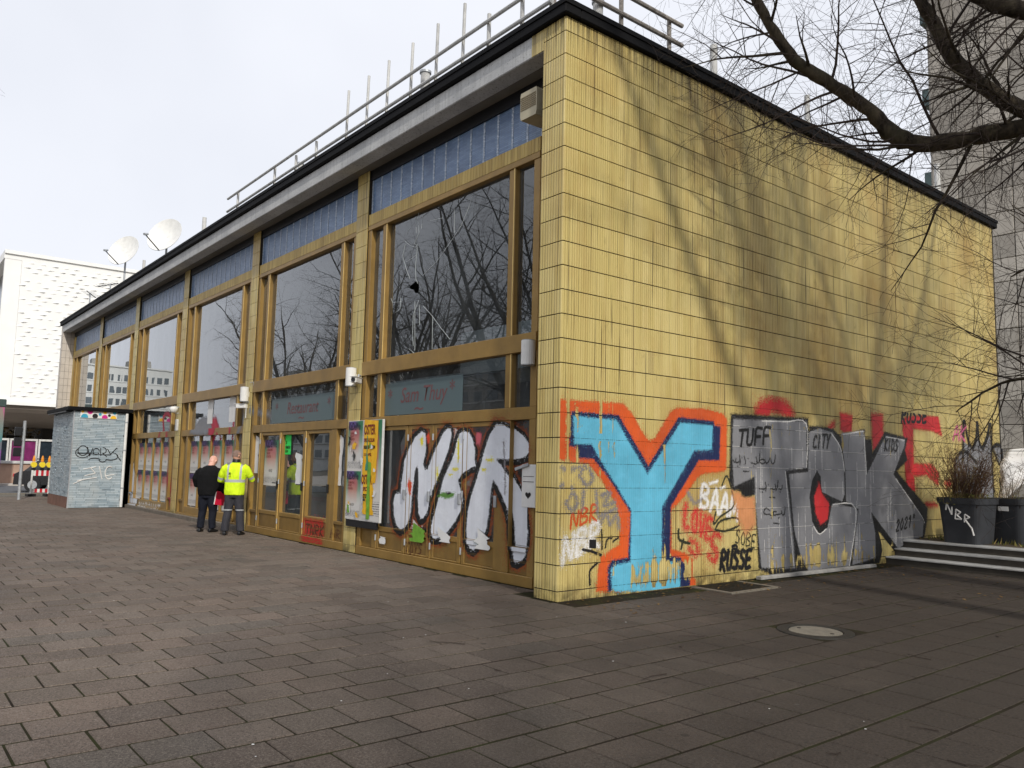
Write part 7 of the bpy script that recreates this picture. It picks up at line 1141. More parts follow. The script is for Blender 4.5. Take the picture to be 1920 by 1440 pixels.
# low pinkish ramp wall
b = MB(); b.box(-44.2, -43.9, -14, 9, .1, 1.15); b.bbox(-44.3, -43.8, -14, 9, 1.15, 1.30, .02, 1); tag(b.build('ramp_wall', [simple('pink sandstone', lin((176, 146, 128)), .8, .12, 2, grime=.2), M_WHITEP]), 'low pinkish ramp wall with pale coping beyond the road', 'wall')
# white cinema block, upper storey cantilevered over the street
KN = tag(empty('cinema', (0, 0, 0)), 'white cantilevered cinema block with relief panels and dark underside', 'building')
M_KINO = simple('white relief cladding', lin((236, 236, 234)), .7, .03, 1, spec=.3)
KXf = -50.0; y0k, y1k = .15, 34
b = MB(); b.box(-86, KXf, y0k+.35, y1k, 4.72, 14.0); b.build('upper_block', M_KINO, KN)
b = MB(); b.box(KXf-.02, KXf+.10, y0k-.55, y1k, 4.66, 4.9); b.box(KXf-.05, KXf+.12, y0k-.60, y1k, 13.9, 14.12); b.box(-86, KXf, y0k-.60, y0k+.35, 13.6, 14.1); b.box(-86, KXf, y0k-.55, y0k+.35, 4.66, 5.1); b.box(KXf-.30, KXf-.02, y0k-.55, y0k+.34, 5.1, 13.6); b.build('frame', M_KINO, KN)
b = MB(); b.box(-86, KXf-.31, y0k-.02, y0k+.30, 5.12, 13.58); b.build('glazing', simple('dark cinema glazing', lin((58, 62, 66)), .15, .2, 1, spec=.8), KN)
for i in range(10): b = MB(); b.box(KXf-1.2-i*3.2, KXf-1.0-i*3.2, y0k-.12, y0k-.021, 5.11, 13.59); b.build('mullion', M_WHITEP, KN)
b = MB(); b.box(-86, KXf-.6, y0k-.12, y0k-.03, 8.6, 9.0); b.build('transom', M_WHITEP, KN)
q = random.Random(4); b = MB()
for r_ in range(30):
    for c_ in range(34):
        if q.random() < .82:
            y = y0k+.5+c_*.62+(r_ % 3)*.20+q.uniform(-.04, .04); z = 5.2+r_*.285
            if y > 22: continue
            w, h, d = .42, .2, q.choice((.04, .07, .10)); x = KXf+.0; up_ = q.random() < .7
            A = (x, y-w/2, z); B_ = (x, y+w/2, z+.03); C_ = (x, y+w*.15, z+h); T_ = (x+d, y+(.08 if up_ else -.08), z+.03)
            b.face([A, B_, T_]); b.face([B_, C_, T_]); b.face([C_, A, T_])
o = b.build('relief_panel', M_KINO, KN, fix=False); o['kind'] = 'stuff'
b = MB(); n = 8
rings = []
for i in range(n+1):
    a = math.pi/2*i/n; rings.append((KXf-.1-4.0*(1-math.cos(a)), 4.66-1.15*math.sin(a)))
for i in range(n):
    b.face([(rings[i][0], y0k-.2, rings[i][1]), (rings[i+1][0], y0k-.2+1.2*(i+1)/n, rings[i+1][1]), (rings[i+1][0], y1k, rings[i+1][1]), (rings[i][0], y1k, rings[i][1])])
b.face([(rings[-1][0], y0k+1, rings[-1][1]), (-86, y0k+1, rings[-1][1]), (-86, y1k, rings[-1][1]), (rings[-1][0], y1k, rings[-1][1])]); b.face([(rings[0][0], y0k-.2, 4.66), (-86, y0k-.2, 4.66), (-86, y0k+1, 3.51), (rings[-1][0], y0k+1, 3.51)])
b.build('underside', simple('brown grey underside', lin((112, 104, 96)), .8, .12, .6), KN)
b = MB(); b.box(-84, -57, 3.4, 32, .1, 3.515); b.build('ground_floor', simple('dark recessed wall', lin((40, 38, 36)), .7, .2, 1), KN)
# glass show cases under the cinema
for i in range(7):
    y = -6.9+i*1.55; t = tag(empty('show_case', (-51.5, y, .1)), 'white framed show case under the cinema, '+('first', 'second', 'third', 'fourth', 'fifth', 'sixth', 'seventh')[i]+' from the advertising pillar'+(', magenta display' if i == 5 else ''), 'show case', 'show cases under the cinema')
    b = MB(); b.box(-.1, .1, 0, .10, .9, 2.55); b.box(-.1, .1, 1.4, 1.5, .9, 2.55); b.box(-.1, .1, .10, 1.4, 2.43, 2.55); b.box(-.1, .1, .10, 1.4, .9, 1.05); b.build('frame', M_WHITEP, t)
    b = MB(); b.box(-.06, .0, .10, 1.4, 1.05, 2.43); b.build('display', simple('show case purple' if i == 5 else 'show case dark', lin((112, 44, 90)) if i == 5 else lin((36, 44, 52)), .2, .3, 2), t)
    b = MB(); b.box(-.08, .08, .2, .5, 0, .9); b.box(-.08, .08, 1.0, 1.3, 0, .9); b.build('leg', M_DARK, t)
# advertising column cut by the picture edge
ac = tag(empty('advertising_column', (-40.6, -1.62, .0)), 'advertising pillar with colourful print beside the road', 'advertising pillar')
def adcol():
    m = N('advert print'); g = m.n('TexCoord').outputs['Generated']; v = m.n('TexVoronoi'); v.inputs['Scale'].default_value = 3.2; m.l(g, v.inputs['Vector'])
    h = m.n('HueSaturation'); h.inputs['Saturation'].default_value = 1.1; m.l(v.outputs['Color'], h.inputs['Color']); s = m.n('SeparateXYZ'); m.l(g, s.inputs[0])
    c = m.mix(m.ramp(s.outputs[2], .5, .9), lin((70, 70, 130)), lin((150, 60, 110))); c = m.mix(.2, c, h.outputs[0]); return m.set(c, .3)
b = MB(); b.bbox(-.18, .18, -.75, .75, .5, 4.0, .02); b.build('poster_case', adcol(), ac); b = MB(); b.bbox(-.2, .2, -.8, .8, 4.001, 4.4, .03); b.build('cap', simple('green cap', lin((58, 74, 72)), .5, .1), ac); b = MB(); b.bbox(-.15, .15, -.5, .5, -.02, .499, .02); b.build('base', M_DARK, ac)
# traffic light seen from behind on a thin pole
tl = tag(empty('signal_pole', (-26.9, -1.80, 0)), 'slim grey signal pole with dark lamp heads beside the road', 'signal pole')
b = MB(); b.tube([(0, 0, -.02), (0.0, 0, 2.85)], .055, 10); b.build('pole', M_GALV, tl)
for z in (1.55, 1.92, 2.29): b = MB(); b.bbox(-.10, .10, -.30, -.07, z, z+.32, .02); b.build('lamp_head', M_DARK, tl); b = MB(); b.box(-.02, .02, -.1, -.05, z+.1, z+.14); b.build('bracket', M_GALV, tl)
# mesh site fence
mf = tag(empty('site_fence', (-33.6, .3, 0)), 'wire mesh site fence panel behind the porch', 'fence')
b = MB(); b.tube([(0, 0, 0), (0, 0, 2.0)], .03, 8); b.tube([(1.2, 3.0, 0), (1.2, 3.0, 2.0)], .03, 8); b.tube([(0, 0, 2.0), (1.2, 3.0, 2.0)], .03, 8); b.tube([(0, 0, .2), (1.2, 3.0, .2)], .03, 8); b.build('frame', M_GALV, mf)
b = MB()
for i in range(1, 20): b.tube([(1.2*i/20, 3*i/20, .2), (1.2*i/20, 3*i/20, 2.0)], .006, 4)
for i in range(1, 9): b.tube([(0, 0, .2+i*.2), (1.2, 3, .2+i*.2)], .006, 4)
b.build('mesh', M_GALV, mf)
# red and white barrier with warning lamps
ba = tag(empty('barrier', (-29.9, -1.0, 0), R(4)), 'red and white street barrier with yellow warning lamps beside the porch', 'barrier')
M_RED = simple('barrier red', lin((190, 36, 50)), .5, .05); M_AMB = simple('amber lens', lin((236, 150, 40)), .3, .05)
for u in (0, .62): b = MB(); b.bbox(-.04, .04, u-.03, u+.03, .0, 1.15, .005); b.build('post', M_WHITE, ba); b = MB(); b.bbox(-.25, .25, u-.14, u+.14, -.01, .09, .01); b.build('foot', M_DARK, ba)
for (z0, z1) in ((.80, 1.02), (.14, .28)):
    for i in range(6): b = MB(); b.box(-.015, .015, .035+i*.092, .035+(i+1)*.092-.002, z0, z1); b.build('stripe_plate', M_RED if i % 2 else M_WHITE, ba)
for u in (.03, .33, .58):
    b = MB(); b.bbox(-.05, .05, u-.07, u+.07, 1.021, 1.12, .01); b.build('lamp_base', M_DARK, ba); b = MB(); b.tube([(-.06, u, 1.24), (.06, u, 1.24)], .11, 14); b.build('lamp_lens', simple('yellow lens', lin((240, 214, 60)), .3, .05), ba); b = MB(); b.tube([(0, u, 1.36), (0, u, 1.48), (0, u, 1.6)], [.06, .05, .02], 10); b.build('lamp_top', M_AMB, ba)
# parked dark car behind the barrier
def car(x, y, rz, col, label):
    t = tag(empty('parked_car', (x, y, 0), rz), label, 'car'); P = [(-2.1, .35), (-2.05, .75), (-1.75, .92), (-1.2, 1.38), (.35, 1.42), (1.1, .95), (2.0, .80), (2.12, .5), (2.1, .3)]
    b = MB()
    prof = [(-2.12, .32), (-2.1, .78), (-1.9, .9), (.95, .93), (1.95, .80), (2.12, .55), (2.12, .30)]
    b.loft([[(px*(.985 if abs(s_) > .8 else 1), s_, pz) for px, pz in prof] for s_ in (-.86, -.80, .80, .86)]); b.build('body', col, t)
    cab = [(-1.75, .9), (-1.25, 1.38), (-.9, 1.45), (.2, 1.44), (.95, .93)]
    b = MB(); b.loft([[(px, s_*(1 if pz < 1 else .86), pz) for px, pz in cab] for s_ in (-.78, .78)]); b.build('cabin', simple('car glass', lin((28, 32, 36)), .08, .1, spec=.9), t)
    b = MB(); b.bbox(-1.3, .25, -.68, .68, 1.43, 1.48, .02); b.build('roof', col, t)
    for wx in (-1.35, 1.35):
        for s_ in (-.80, .80):
            b = MB(); b.tube([(wx, s_-.1, .32), (wx, s_+.1, .32)], .32, 18); w = b.build('wheel', M_DARK, t); b = MB(); b.tube([(wx, s_-.11, .32), (wx, s_+.11, .32)], .19, 12); b.build('rim', M_GALV, w)
    for s_ in (-.62, .62): b = MB(); b.bbox(2.06, 2.135, s_-.16, s_+.16, .58, .70, .01); b.build('headlight', M_WHITE, t); b = MB(); b.bbox(-2.14, -2.08, s_-.16, s_+.16, .66, .80, .01); b.build('tail_light', M_RED, t)
car(-34.4, 1.2, R(72), simple('black car paint', lin((24, 25, 28)), .25, .1, spec=.7), 'black parked car behind the red and white barrier')
for i, y in enumerate((-4.1, -2.9, -1.7)):
    t = tag(empty('refuse_bin', (-46.0, y, .1)), 'grey wheeled bin by the show cases, '+('nearest', 'second', 'third')[i]+' from the advertising pillar', 'bin', 'bins by the show cases'); b = MB(); b.loft([[(-.25*s_, -.25*s_, z), (.25*s_, -.25*s_, z), (.25*s_, .25*s_, z), (-.25*s_, .25*s_, z)] for s_, z in ((.8, 0), (1, .95))]); b.build('body', M_DARK, t); b = MB(); b.bbox(-.28, .28, -.28, .28, .951, 1.05, .02); b.build('lid', simple('bin lid', lin((66, 68, 72)), .5, .1), t)
# thin bollard railing
for i, y in enumerate((-1.9, -3.6)): b = MB(); b.tube([(0, 0, -.02), (0, 0, 1.0)], .04, 10); b.tube([(0, 0, 1.0), (0, 0, 1.04)], [.04, .02], 10); tag(b.build('bollard', M_GALV, None, (-38+i*.5, y, 0)), 'grey steel bollard at the far side of the road', 'bollard', 'bollards by the road')
# ------------------------------------------------------------------ steps, terrace, planters on the right
ST = tag(empty('steps', (0, 7.85, 0)), 'three dark stone steps with lit tread edges painted pale rising beside the yellow wall', 'steps')
M_LITTREAD = simple('lit step tread', lin((168, 168, 166)), .7, .12, 6, grime=.35)  # paler stone colour paints in the lit tops of the treads
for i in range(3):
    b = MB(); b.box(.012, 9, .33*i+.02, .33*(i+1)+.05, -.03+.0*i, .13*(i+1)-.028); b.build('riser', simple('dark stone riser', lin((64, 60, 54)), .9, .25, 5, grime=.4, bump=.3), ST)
    b = MB(); b.bbox(.012, 9, .33*i-.01, .33*(i+1)+.04, .13*(i+1)-.028, .13*(i+1), .006); b.build('tread', M_LITTREAD, ST)
b = MB(); b.box(-.2, 14, 8.86, 13.4, -.1, .389); o = b.build('terrace', simple('terrace soil and leaves', lin((74, 62, 44)), .95, .3, 3, bump=.6)); o['kind'] = 'structure'
def grass_ground():
    m = N('winter lawn'); v = m.pos(); c = m.mix(m.ramp(m.noise(1.4, 5, v), .35, .65), lin((60, 68, 34)), lin((104, 92, 58))); m.bump(m.noise(40, 3, v), .8, .03); return m.set(c, .95, .1)
b = MB(); b.box(-60, 60, 13.41, 90, -.1, .36); o = b.build('lawn', grass_ground()); o['kind'] = 'structure'
gb = MB(); q = random.Random(9)
for i in range(5200):
    x, y = q.uniform(-2.5, 6), 9.2+q.random()**1.6*16; 
    if x < .02 and y < 13.4: continue
    z = .389 if y < 13.4 else .36; h = q.uniform(.04, .13); a = q.uniform(0, 6.28); dx, dy = .012*math.cos(a), .012*math.sin(a); lx, ly = q.uniform(-.05, .05), q.uniform(-.05, .05)
    gb.face([(x-dx, y-dy, z), (x+dx, y+dy, z), (x+lx, y+ly, z+h)], 0, q.random())
def blade():
    m = N('grass blade'); c = m.mix(m.tint(), lin((74, 88, 36)), lin((140, 122, 74))); return m.set(c, .8, .2)
o = gb.build('grass', blade(), fix=False); tag(o, 'thin winter grass and dead leaves on the terrace behind the steps', 'grass'); o['kind'] = 'stuff'
M_POT = simple('black planter', lin((52, 54, 58)), .6, .2, 5, grime=.2)
def planter(x, y, rz, s, h, label):
    t = tag(empty('planter', (x, y, .389), rz), label, 'planter', 'black square planters on the terrace')
    def sq(a, z):
        o_ = []
        for (sx_, sy_, a0) in ((1, 1, 0), (-1, 1, 90), (-1, -1, 180), (1, -1, 270)):
            for k_ in range(5): t_ = R(a0+k_*22.5); r_ = a*.28; o_.append((sx_*(a-r_)+r_*math.cos(t_), sy_*(a-r_)+r_*math.sin(t_), z))
        return o_
    b = MB(); b.loft([sq(s*.82, -.004), sq(s*.97, h*.86)], cap=True); b.build('pot', M_POT, t)
    b = MB(); b.loft([sq(s*.97, h*.86+.001), sq(s*1.04, h*.87), sq(s*1.06, h), sq(s*.96, h), sq(s*.93, h-.08)], cap=True); b.build('rim', M_POT, t)
    b = MB(); b.box(-s*.9, s*.9, -s*.9, s*.9, h-.16, h-.075); b.build('soil', simple('dark soil', lin((46, 38, 30)), .95, .3, 20), t)
    return t
p1 = planter(.92, 9.08, R(-6), .37, .80, 'black square planter with white NBR scrawl and a bushy dry shrub')
p2 = planter(1.30, 9.95, R(-6), .36, .80, 'black square planter with a small sticker behind the scrawled one')
b = MB()
for pl in [[(-.20, .58), (-.18, .70), (-.10, .50), (-.09, .64)], [(-.04, .43), (-.02, .60), (.06, .55), (-.01, .50), (.07, .43), (-.04, .43)], [(.12, .38), (.13, .52), (.21, .47), (.13, .43), (.24, .28), (.27, .16)]]:
    for u, v in zip(pl[:-1], pl[1:]): b.tube([(u[0], -.355+.02*(.6-u[1]), u[1]), (v[0], -.355+.02*(.6-v[1]), v[1])], .014, 6)
b.build('graffiti_tag', PAINT['white'], p1)
b = MB(); b.box(-.03, .14, -.372, -.352, .58, .66); b.build('sticker', M_PAPER, p2)
def shrub(name, x, y, z, n, h, spread, label, seed, col):
    q = random.Random(seed); t = tag(empty(name, (x, y, z)), label, 'shrub'); b = MB()
    for i in range(n):
        a = q.uniform(0, 6.28); r0 = q.uniform(0, .25); tilt = q.random()**.7*spread; H = h*q.uniform(.45, 1); p = Vector((r0*math.cos(a), r0*math.sin(a), 0)); d = Vector((math.cos(a)*tilt, math.sin(a)*tilt, 1)).normalized(); pts = [p]
        for k in range(5): d = (d+Vector((q.uniform(-.2, .2), q.uniform(-.2, .2), q.uniform(-.08, .06)))).normalized(); p = p+d*H/5; pts.append(p)
        b.tube(pts, [.005, .0045, .004, .0035, .0025, .0015], 3, cap=False)
        for k in range(2, 6):
            for s_ in range(2):
                e = Vector((q.uniform(-1, 1), q.uniform(-1, 1), q.uniform(.1, .8))).normalized()*q.uniform(.06, .2); b.tube([pts[k], pts[k]+e*.5+Vector((0, 0, .01)), pts[k]+e], [.003, .002, .001], 3, cap=False)
    b.build('stems', simple(col[0], lin(col[1]), .85, .2, 6), t)
    b = MB()
    for i in range(n*6):
        a = q.uniform(0, 6.28); r = q.random()**.5*.36; p = Vector((r*math.cos(a), r*math.sin(a), q.uniform(-.04, .16))); u = Vector((q.uniform(-1, 1), q.uniform(-1, 1), q.uniform(-.4, 1))).normalized()*.035; w = Vector((q.uniform(-1, 1), q.uniform(-1, 1), q.uniform(-1, 1))).normalized()*.014; b.face([p-w, p+u*.6, p+w, p+u*1.4+w*.3], 0, q.random())
    b.build('leaves', blade(), t, fix=False)
shrub('dry_shrub', .92, 9.08, 1.10, 190, 1.0, .55, 'bushy brown dry shrub in the scrawled planter', 3, ('dry red brown stems', (92, 66, 46)))
shrub('dry_shrub', .72, 8.95, 1.10, 34, 1.5, .75, 'tall sparse straw-coloured stalks fanning out of the scrawled planter', 4, ('straw stalks', (120, 104, 66)))
shrub('dry_shrub', 1.28, 9.95, 1.10, 26, .8, .45, 'small dry shrub in the planter with the sticker', 5, ('dry brown stems', (84, 70, 50)))
# white sheet over the fence behind the planters
q = random.Random(2); b = MB(); nx, nz = 26, 16
def dr(i, j):
    u = i/nx; v = j/nz; x = .80+u*2.6; bot = 1.02+.95*min(1, max(0, (u-.04)*3.2))**.8*(1-.25*u); top = 2.12+.05*math.sin(u*9)-.12*u; z = bot+(top-bot)*v
    y = 10.75+.45*(z-1.0)-.10*math.sin(u*17+v*3)*(1-v*.6)-.06*math.sin(u*5-v*7)-.05*math.sin(v*11+u*4); return (x, y, z)
for i in range(nx):
    for j in range(nz): b.face([dr(i, j), dr(i+1, j), dr(i+1, j+1), dr(i, j+1)])
me = b.mesh('white_sheet', simple('white tarpaulin', lin((240, 240, 240)), .55, .03, 2), True, fix=False)
bm = bmesh.new(); bm.from_mesh(me); bmesh.ops.remove_doubles(bm, verts=bm.verts, dist=.001); bmesh.ops.solidify(bm, geom=bm.faces[:], thickness=.006); bm.to_mesh(me); bm.free()
tag(put('white_sheet', me), 'crumpled white sheet hung over the fence behind the planters', 'sheet')
fe = tag(empty('wire_fence', (0, 11.2, .389)), 'low dark wire fence behind the planters', 'fence')
for i in range(5): b = MB(); b.tube([(.75+i*1.5, 0, -.01), (.75+i*1.5, 0, 1.75)], .022, 8); b.build('post', M_DARK, fe)
for z in (.15, .45, .8, 1.2, 1.7): b = MB(); b.tube([(.75, 0, z), (6.75, 0, z)], .007, 5); b.build('wire', M_DARK, fe)
# ------------------------------------------------------------------ tower block behind
TWR = tag(empty('tower_block', (0, 45, 0)), 'tall grey concrete panel tower block with green-blue balconies behind the bare tree', 'building')
def panel_mat():
    m = N('tower concrete panel'); v = m.pos(); c = m.mix(m.tint(), lin((148, 143, 136)), lin((186, 180, 171))); c = m.mix(m.ramp(m.noise(.5, 5, m.pos((1, 1, .4))), .4, .75, 0, .45), c, lin((124, 114, 104))); m.bump(m.noise(8, 3, v), .3, .02); return m.set(c, .9, .2)
M_PANEL = panel_mat()
b = MB(); b.box(-14.7, 14, .15, 16, .3, 46); b.build('core', M_GROUT, TWR)
fb = MB(); sb = MB()
for f in range(32):
    for c in range(4): fb.bbox(-14.7+c*1.5+.025, -14.7+(c+1)*1.5-.025, -.02-rnd.uniform(0, .03), .149, .4+f*1.4+.02, .4+(f+1)*1.4-.02, .02, 0, rnd.random())
for f in range(16):
    for c in range(7): fb.bbox(-8.7+c*3.24+.03, -8.7+(c+1)*3.24-.03, -.02, .149, .4+f*2.8+.02, .4+(f+1)*2.8-.02, .02, 0, rnd.random())
for f in range(16):
    for c in range(4): sb.bbox(-14.86, -14.701, .18+c*3.95, .18+(c+1)*3.95-.05, .4+f*2.8+.02, .4+(f+1)*2.8-.02, .02, 0, rnd.random())
nfp = 0
for (mb_, nm) in ((fb, 'front'), (sb, 'side')):
    vs_, fs_, ts_ = mb_.v, mb_.f, mb_.t; nv, nf = 24, 26
    for k in range(len(vs_)//nv):
        c = MB(); c.v = vs_[k*nv:(k+1)*nv]; c.f = [tuple(i-k*nv for i in f) for f in fs_[k*nf:(k+1)*nf]]; c.m = [0]*nf; c.t = ts_[k*nf:(k+1)*nf]; c.build('panel', M_PANEL, TWR)
M_BALC = simple('green blue balcony glass', lin((84, 104, 104)), .3, .15, 1)
for f in range(1, 16, 2):
    z = .4+f*2.8
    b = MB(); b.box(-15.45, -14.87, .6, 4.6, z-.12, z+.06); b.box(-15.45, -15.38, .6, 4.6, z+.061, z+1.0); b.box(-15.379, -14.87, .6, .67, z+.061, z+1.0); b.build('balcony', M_BALC, TWR)
    b = MB(); b.box(-14.90, -14.862, 1.2, 4.0, z+.07, z+2.2); b.build('window', simple('tower window', lin((70, 92, 96)), .15, .2, 1, spec=.7), TWR)
for f in range(0, 16, 1):
    z = .4+f*2.8+.9
    for c in range(7): b = MB(); b.box(-8.7+c*3.24+.8, -8.7+c*3.24+2.4, -.05, -.021, z, z+1.4); b.build('window', simple('tower window', lin((70, 92, 96)), .15, .2, 1, spec=.7), TWR)
# blocks across the street, mirrored in the glass
M_SLABW = simple('white render slab block', lin((214, 216, 214)), .8, .05, .3); M_WIN = simple('slab block window', lin((88, 98, 104)), .2, .3, .2, spec=.7); M_SLABG = simple('grey slab block', lin((150, 148, 142)), .85, .1, .2)
def slab(name, ox, oy, rz, w, d, h, floors, cols, label, mat, sill):
    t = tag(empty(name, (ox, oy, 0), rz), label, 'building'); b = MB(); b.box(-d, 0, -w/2, w/2, -.02, h); b.build('wall', mat, t)
    b = MB(); b.box(-d*.7, -d*.3, -w*.28, -w*.05, h, h+2.6); b.box(-d*.7, -d*.3, w*.2, w*.36, h, h+2.2); b.build('roof_house', M_SLABG if mat is M_SLABW else M_DARK, t)
    b = MB(); b.box(-d-.3, .3, -w/2-.3, w/2+.3, h+.001, h+.35); b.build('parapet', mat, t)
    fh = (h-3)/floors; cw = (w-2)/cols; vm = None
    for f in range(floors):
        for c in range(cols):
            if vm is None:
                m_ = MB(); m_.box(.005, .06, -cw*.31, cw*.31, 0, fh*.52); vm = m_.mesh('window', M_WIN)
            put('window', vm, t, (0, -w/2+1+cw*(c+.5), 2.6+f*fh))
    for f in range(floors):
        b = MB(); b.box(.005, .14, -w/2+.5, w/2-.5, 2.6+f*fh-.35, 2.6+f*fh-.2); b.build('sill_band', sill, t)
slab('slab_block', -218, -46, 0, 22, 14, 25, 7, 12, 'white office slab with rows of square windows seen in the far panes', M_SLABW, M_SLABW)
slab('slab_block', -70, -62, R(90), 70, 14, 17, 5, 18, 'long grey apartment slab across the street mirrored in the near panes', M_SLABG, M_SLABW)
slab('slab_block', -150, -64, R(90), 60, 14, 20, 6, 15, 'lower pale apartment slab across the street mirrored over the doors', M_SLABW, M_SLABG)
# ------------------------------------------------------------------ bare trees
def bark():
    m = N('dark bark'); v = m.pos(); n1 = m.noise(9, 5, m.pos((1, 1, .35)), .65); c = m.mix(m.ramp(n1, .35, .7), lin((38, 33, 28)), lin((84, 76, 62))); c = m.mix(m.ramp(m.noise(2, 4, v), .55, .8, 0, .4), c, lin((64, 70, 46))); m.bump(n1, .7, .02); return m.set(c, .9, .2)
M_BARK = bark(); M_TWIG = simple('twig bark', lin((52, 42, 36)), .85, .25, 4)
def wander(q, p, d, L, n, wob, lift, droop=0):
    pts = [p.copy()]; d = d.normalized()
    for k in range(n):
        d = (d+Vector((q.gauss(0, wob), q.gauss(0, wob), q.gauss(0, wob)+lift-droop*k/n))).normalized(); p = p+d*(L/n); pts.append(p.copy())
    return pts
def sprout(mb, q, pts, rads, lvl, cfg):
    """side shoots along a limb"""
    if lvl >= len(cfg): return
    per, Lr, wob, lift, droop, sides, spread, r_max = cfg[lvl]
    n = len(pts)-1; total = sum((pts[i+1]-pts[i]).length for i in range(n)); cnt = max(1, int(per*total+q.random()))
    for c in range(cnt):
        f = (c+q.random())/cnt; f = .12+.88*f; s_ = f*n; i = min(int(s_), n-1); t = s_-i; p = pts[i].lerp(pts[i+1], t); r = rads[i]+(rads[i+1]-rads[i])*t
        ax = (pts[i+1]-pts[i]).normalized(); o = ax.orthogonal().normalized(); o.rotate(Quaternion(ax, q.uniform(0, 6.283))); d = (ax*q.uniform(.35, .8)+o*spread*q.uniform(.7, 1.2)).normalized()
        L = q.uniform(*Lr)*(1-.35*f); k = max(3, int(L/.22)) if lvl < 2 else 4; k = min(k, 9)
        pp = wander(q, p, d, L, k, wob, lift, droop); r0 = min(r*.62, r_max*q.uniform(.6, 1)); rr = [max(.0016, r0*(1-.82*j/k)) for j in range(k+1)]
        mb[0 if r0 > .022 else 1].tube(pp, rr, sides, cap=False); sprout(mb, q, pp, rr, lvl+1, cfg)
def finish(t, mb):
    mb[0].build('branches', M_BARK, t, smooth=True, fix=False); o = mb[1].build('twigs', M_TWIG, t, fix=False); o['kind'] = 'stuff'
# big tree right of the picture, its limbs reaching over the side wall
T1 = tag(empty('bare_tree', (6.6, 5.4, 0)), 'big bare tree whose dark limbs and fine twigs reach over the yellow side wall', 'tree')
q = random.Random(11); off = Vector((6.6, 5.4, 0))
def V(*a): return Vector(a)-off
mb = (MB(), MB()); tr = MB(); tr.tube([V(6.6, 5.4, -.05), V(6.62, 5.42, .5), V(6.6, 5.4, 2.2), V(6.55, 5.4, 3.6), V(6.5, 5.45, 5.2), V(6.7, 5.6, 7.5), V(7.0, 6.0, 10), V(7.2, 6.2, 13)], [.42, .32, .27, .26, .23, .17, .11, .03], 14); tr.build('trunk', M_BARK, T1, smooth=True)
limbs = [([V(6.52, 5.4, 4.6), V(5.6, 5.0, 5.4), V(4.6, 4.55, 5.72), V(3.6, 4.2, 5.80), V(2.9, 3.95, 5.78), V(2.42, 3.72, 5.88), V(2.10, 3.35, 6.35), V(1.75, 2.9, 6.72), V(1.5, 2.6, 7.02), V(1.32, 2.2, 7.62), V(1.2, 1.9, 8.3), V(1.0, 1.3, 9.3)], [.17, .145, .125, .112, .102, .105, .09, .082, .075, .062, .05, .02]),
 ([V(5.0, 4.7, 5.62), V(4.2, 4.3, 5.85), V(3.72, 4.2, 5.98), V(3.4, 3.95, 6.25), V(3.12, 3.7, 6.65), V(2.95, 3.4, 7.15), V(2.85, 3.15, 7.6), V(2.5, 2.7, 8.6), V(2.1, 2.0, 9.6)], [.12, .11, .10, .095, .085, .07, .06, .045, .015]),
 ([V(6.5, 5.45, 5.3), V(5.6, 4.8, 6.3), V(4.6, 4.1, 6.85), V(3.85, 3.7, 7.02), V(3.5, 3.5, 7.22), V(2.9, 3.2, 7.9), V(2.2, 2.8, 8.9)], [.16, .14, .115, .10, .085, .06, .02]),
 ([V(6.55, 5.45, 3.3), V(5.2, 6.3, 3.4), V(3.8, 7.2, 3.2), V(2.9, 7.5, 3.12), V(2.1, 7.5, 3.05), V(1.5, 7.3, 2.6)], [.06, .05, .04, .032, .022, .008]),
 ([V(6.55, 5.5, 4.3), V(5.6, 6.6, 4.9), V(4.4, 7.6, 5.0), V(3.0, 8.2, 5.2), V(1.9, 8.7, 5.0)], [.09, .07, .05, .035, .01]),
 ([V(6.6, 5.5, 6), V(5.8, 6.9, 7.4), V(4.6, 8.4, 8.6), V(3.2, 9.6, 9.6)], [.13, .10, .07, .02]),
 ([V(6.7, 5.6, 7), V(6.2, 4.6, 8.6), V(5.2, 3.4, 10), V(4.4, 2.2, 11.2)], [.12, .09, .06, .015]),
 ([V(6.8, 5.7, 8), V(7.8, 7.0, 9.5), V(8.8, 8, 11)], [.11, .08, .02]), ([V(6.7, 5.4, 5), V(8.0, 4.6, 6.4), V(9.4, 3.6, 7.6)], [.13, .09, .02])]
cfg = [(4.2, (1.0, 3.0), .10, .03, .04, 5, 1.0, .026), (5.4, (.5, 1.6), .13, .02, .08, 4, .9, .0085), (6.5, (.2, .65), .15, .0, .12, 3, .85, .0038)]
def knotty(pts, rr):
    o_, r_ = [], []
    for i in range(len(pts)-1):
        p0, p1, p2, p3 = pts[max(i-1, 0)], pts[i], pts[i+1], pts[min(i+2, len(pts)-1)]
        for k_ in range(6):
            t_ = k_/6; o_.append(.5*(2*p1+(p2-p0)*t_+(2*p0-5*p1+4*p2-p3)*t_*t_+(3*p1-p0-3*p2+p3)*t_**3)+Vector((q.gauss(0, .007), q.gauss(0, .007), q.gauss(0, .007)))); r_.append((rr[i]+(rr[i+1]-rr[i])*t_)*(1+q.gauss(0, .06)+(.22 if q.random() < .06 else 0)))
    return o_+[pts[-1]], r_+[rr[-1]]
for pts, rr in limbs: pts, rr = knotty(pts, rr); mb[0].tube(pts, rr, 12); sprout(mb, q, pts, rr, 0, cfg)
finish(T1, mb)
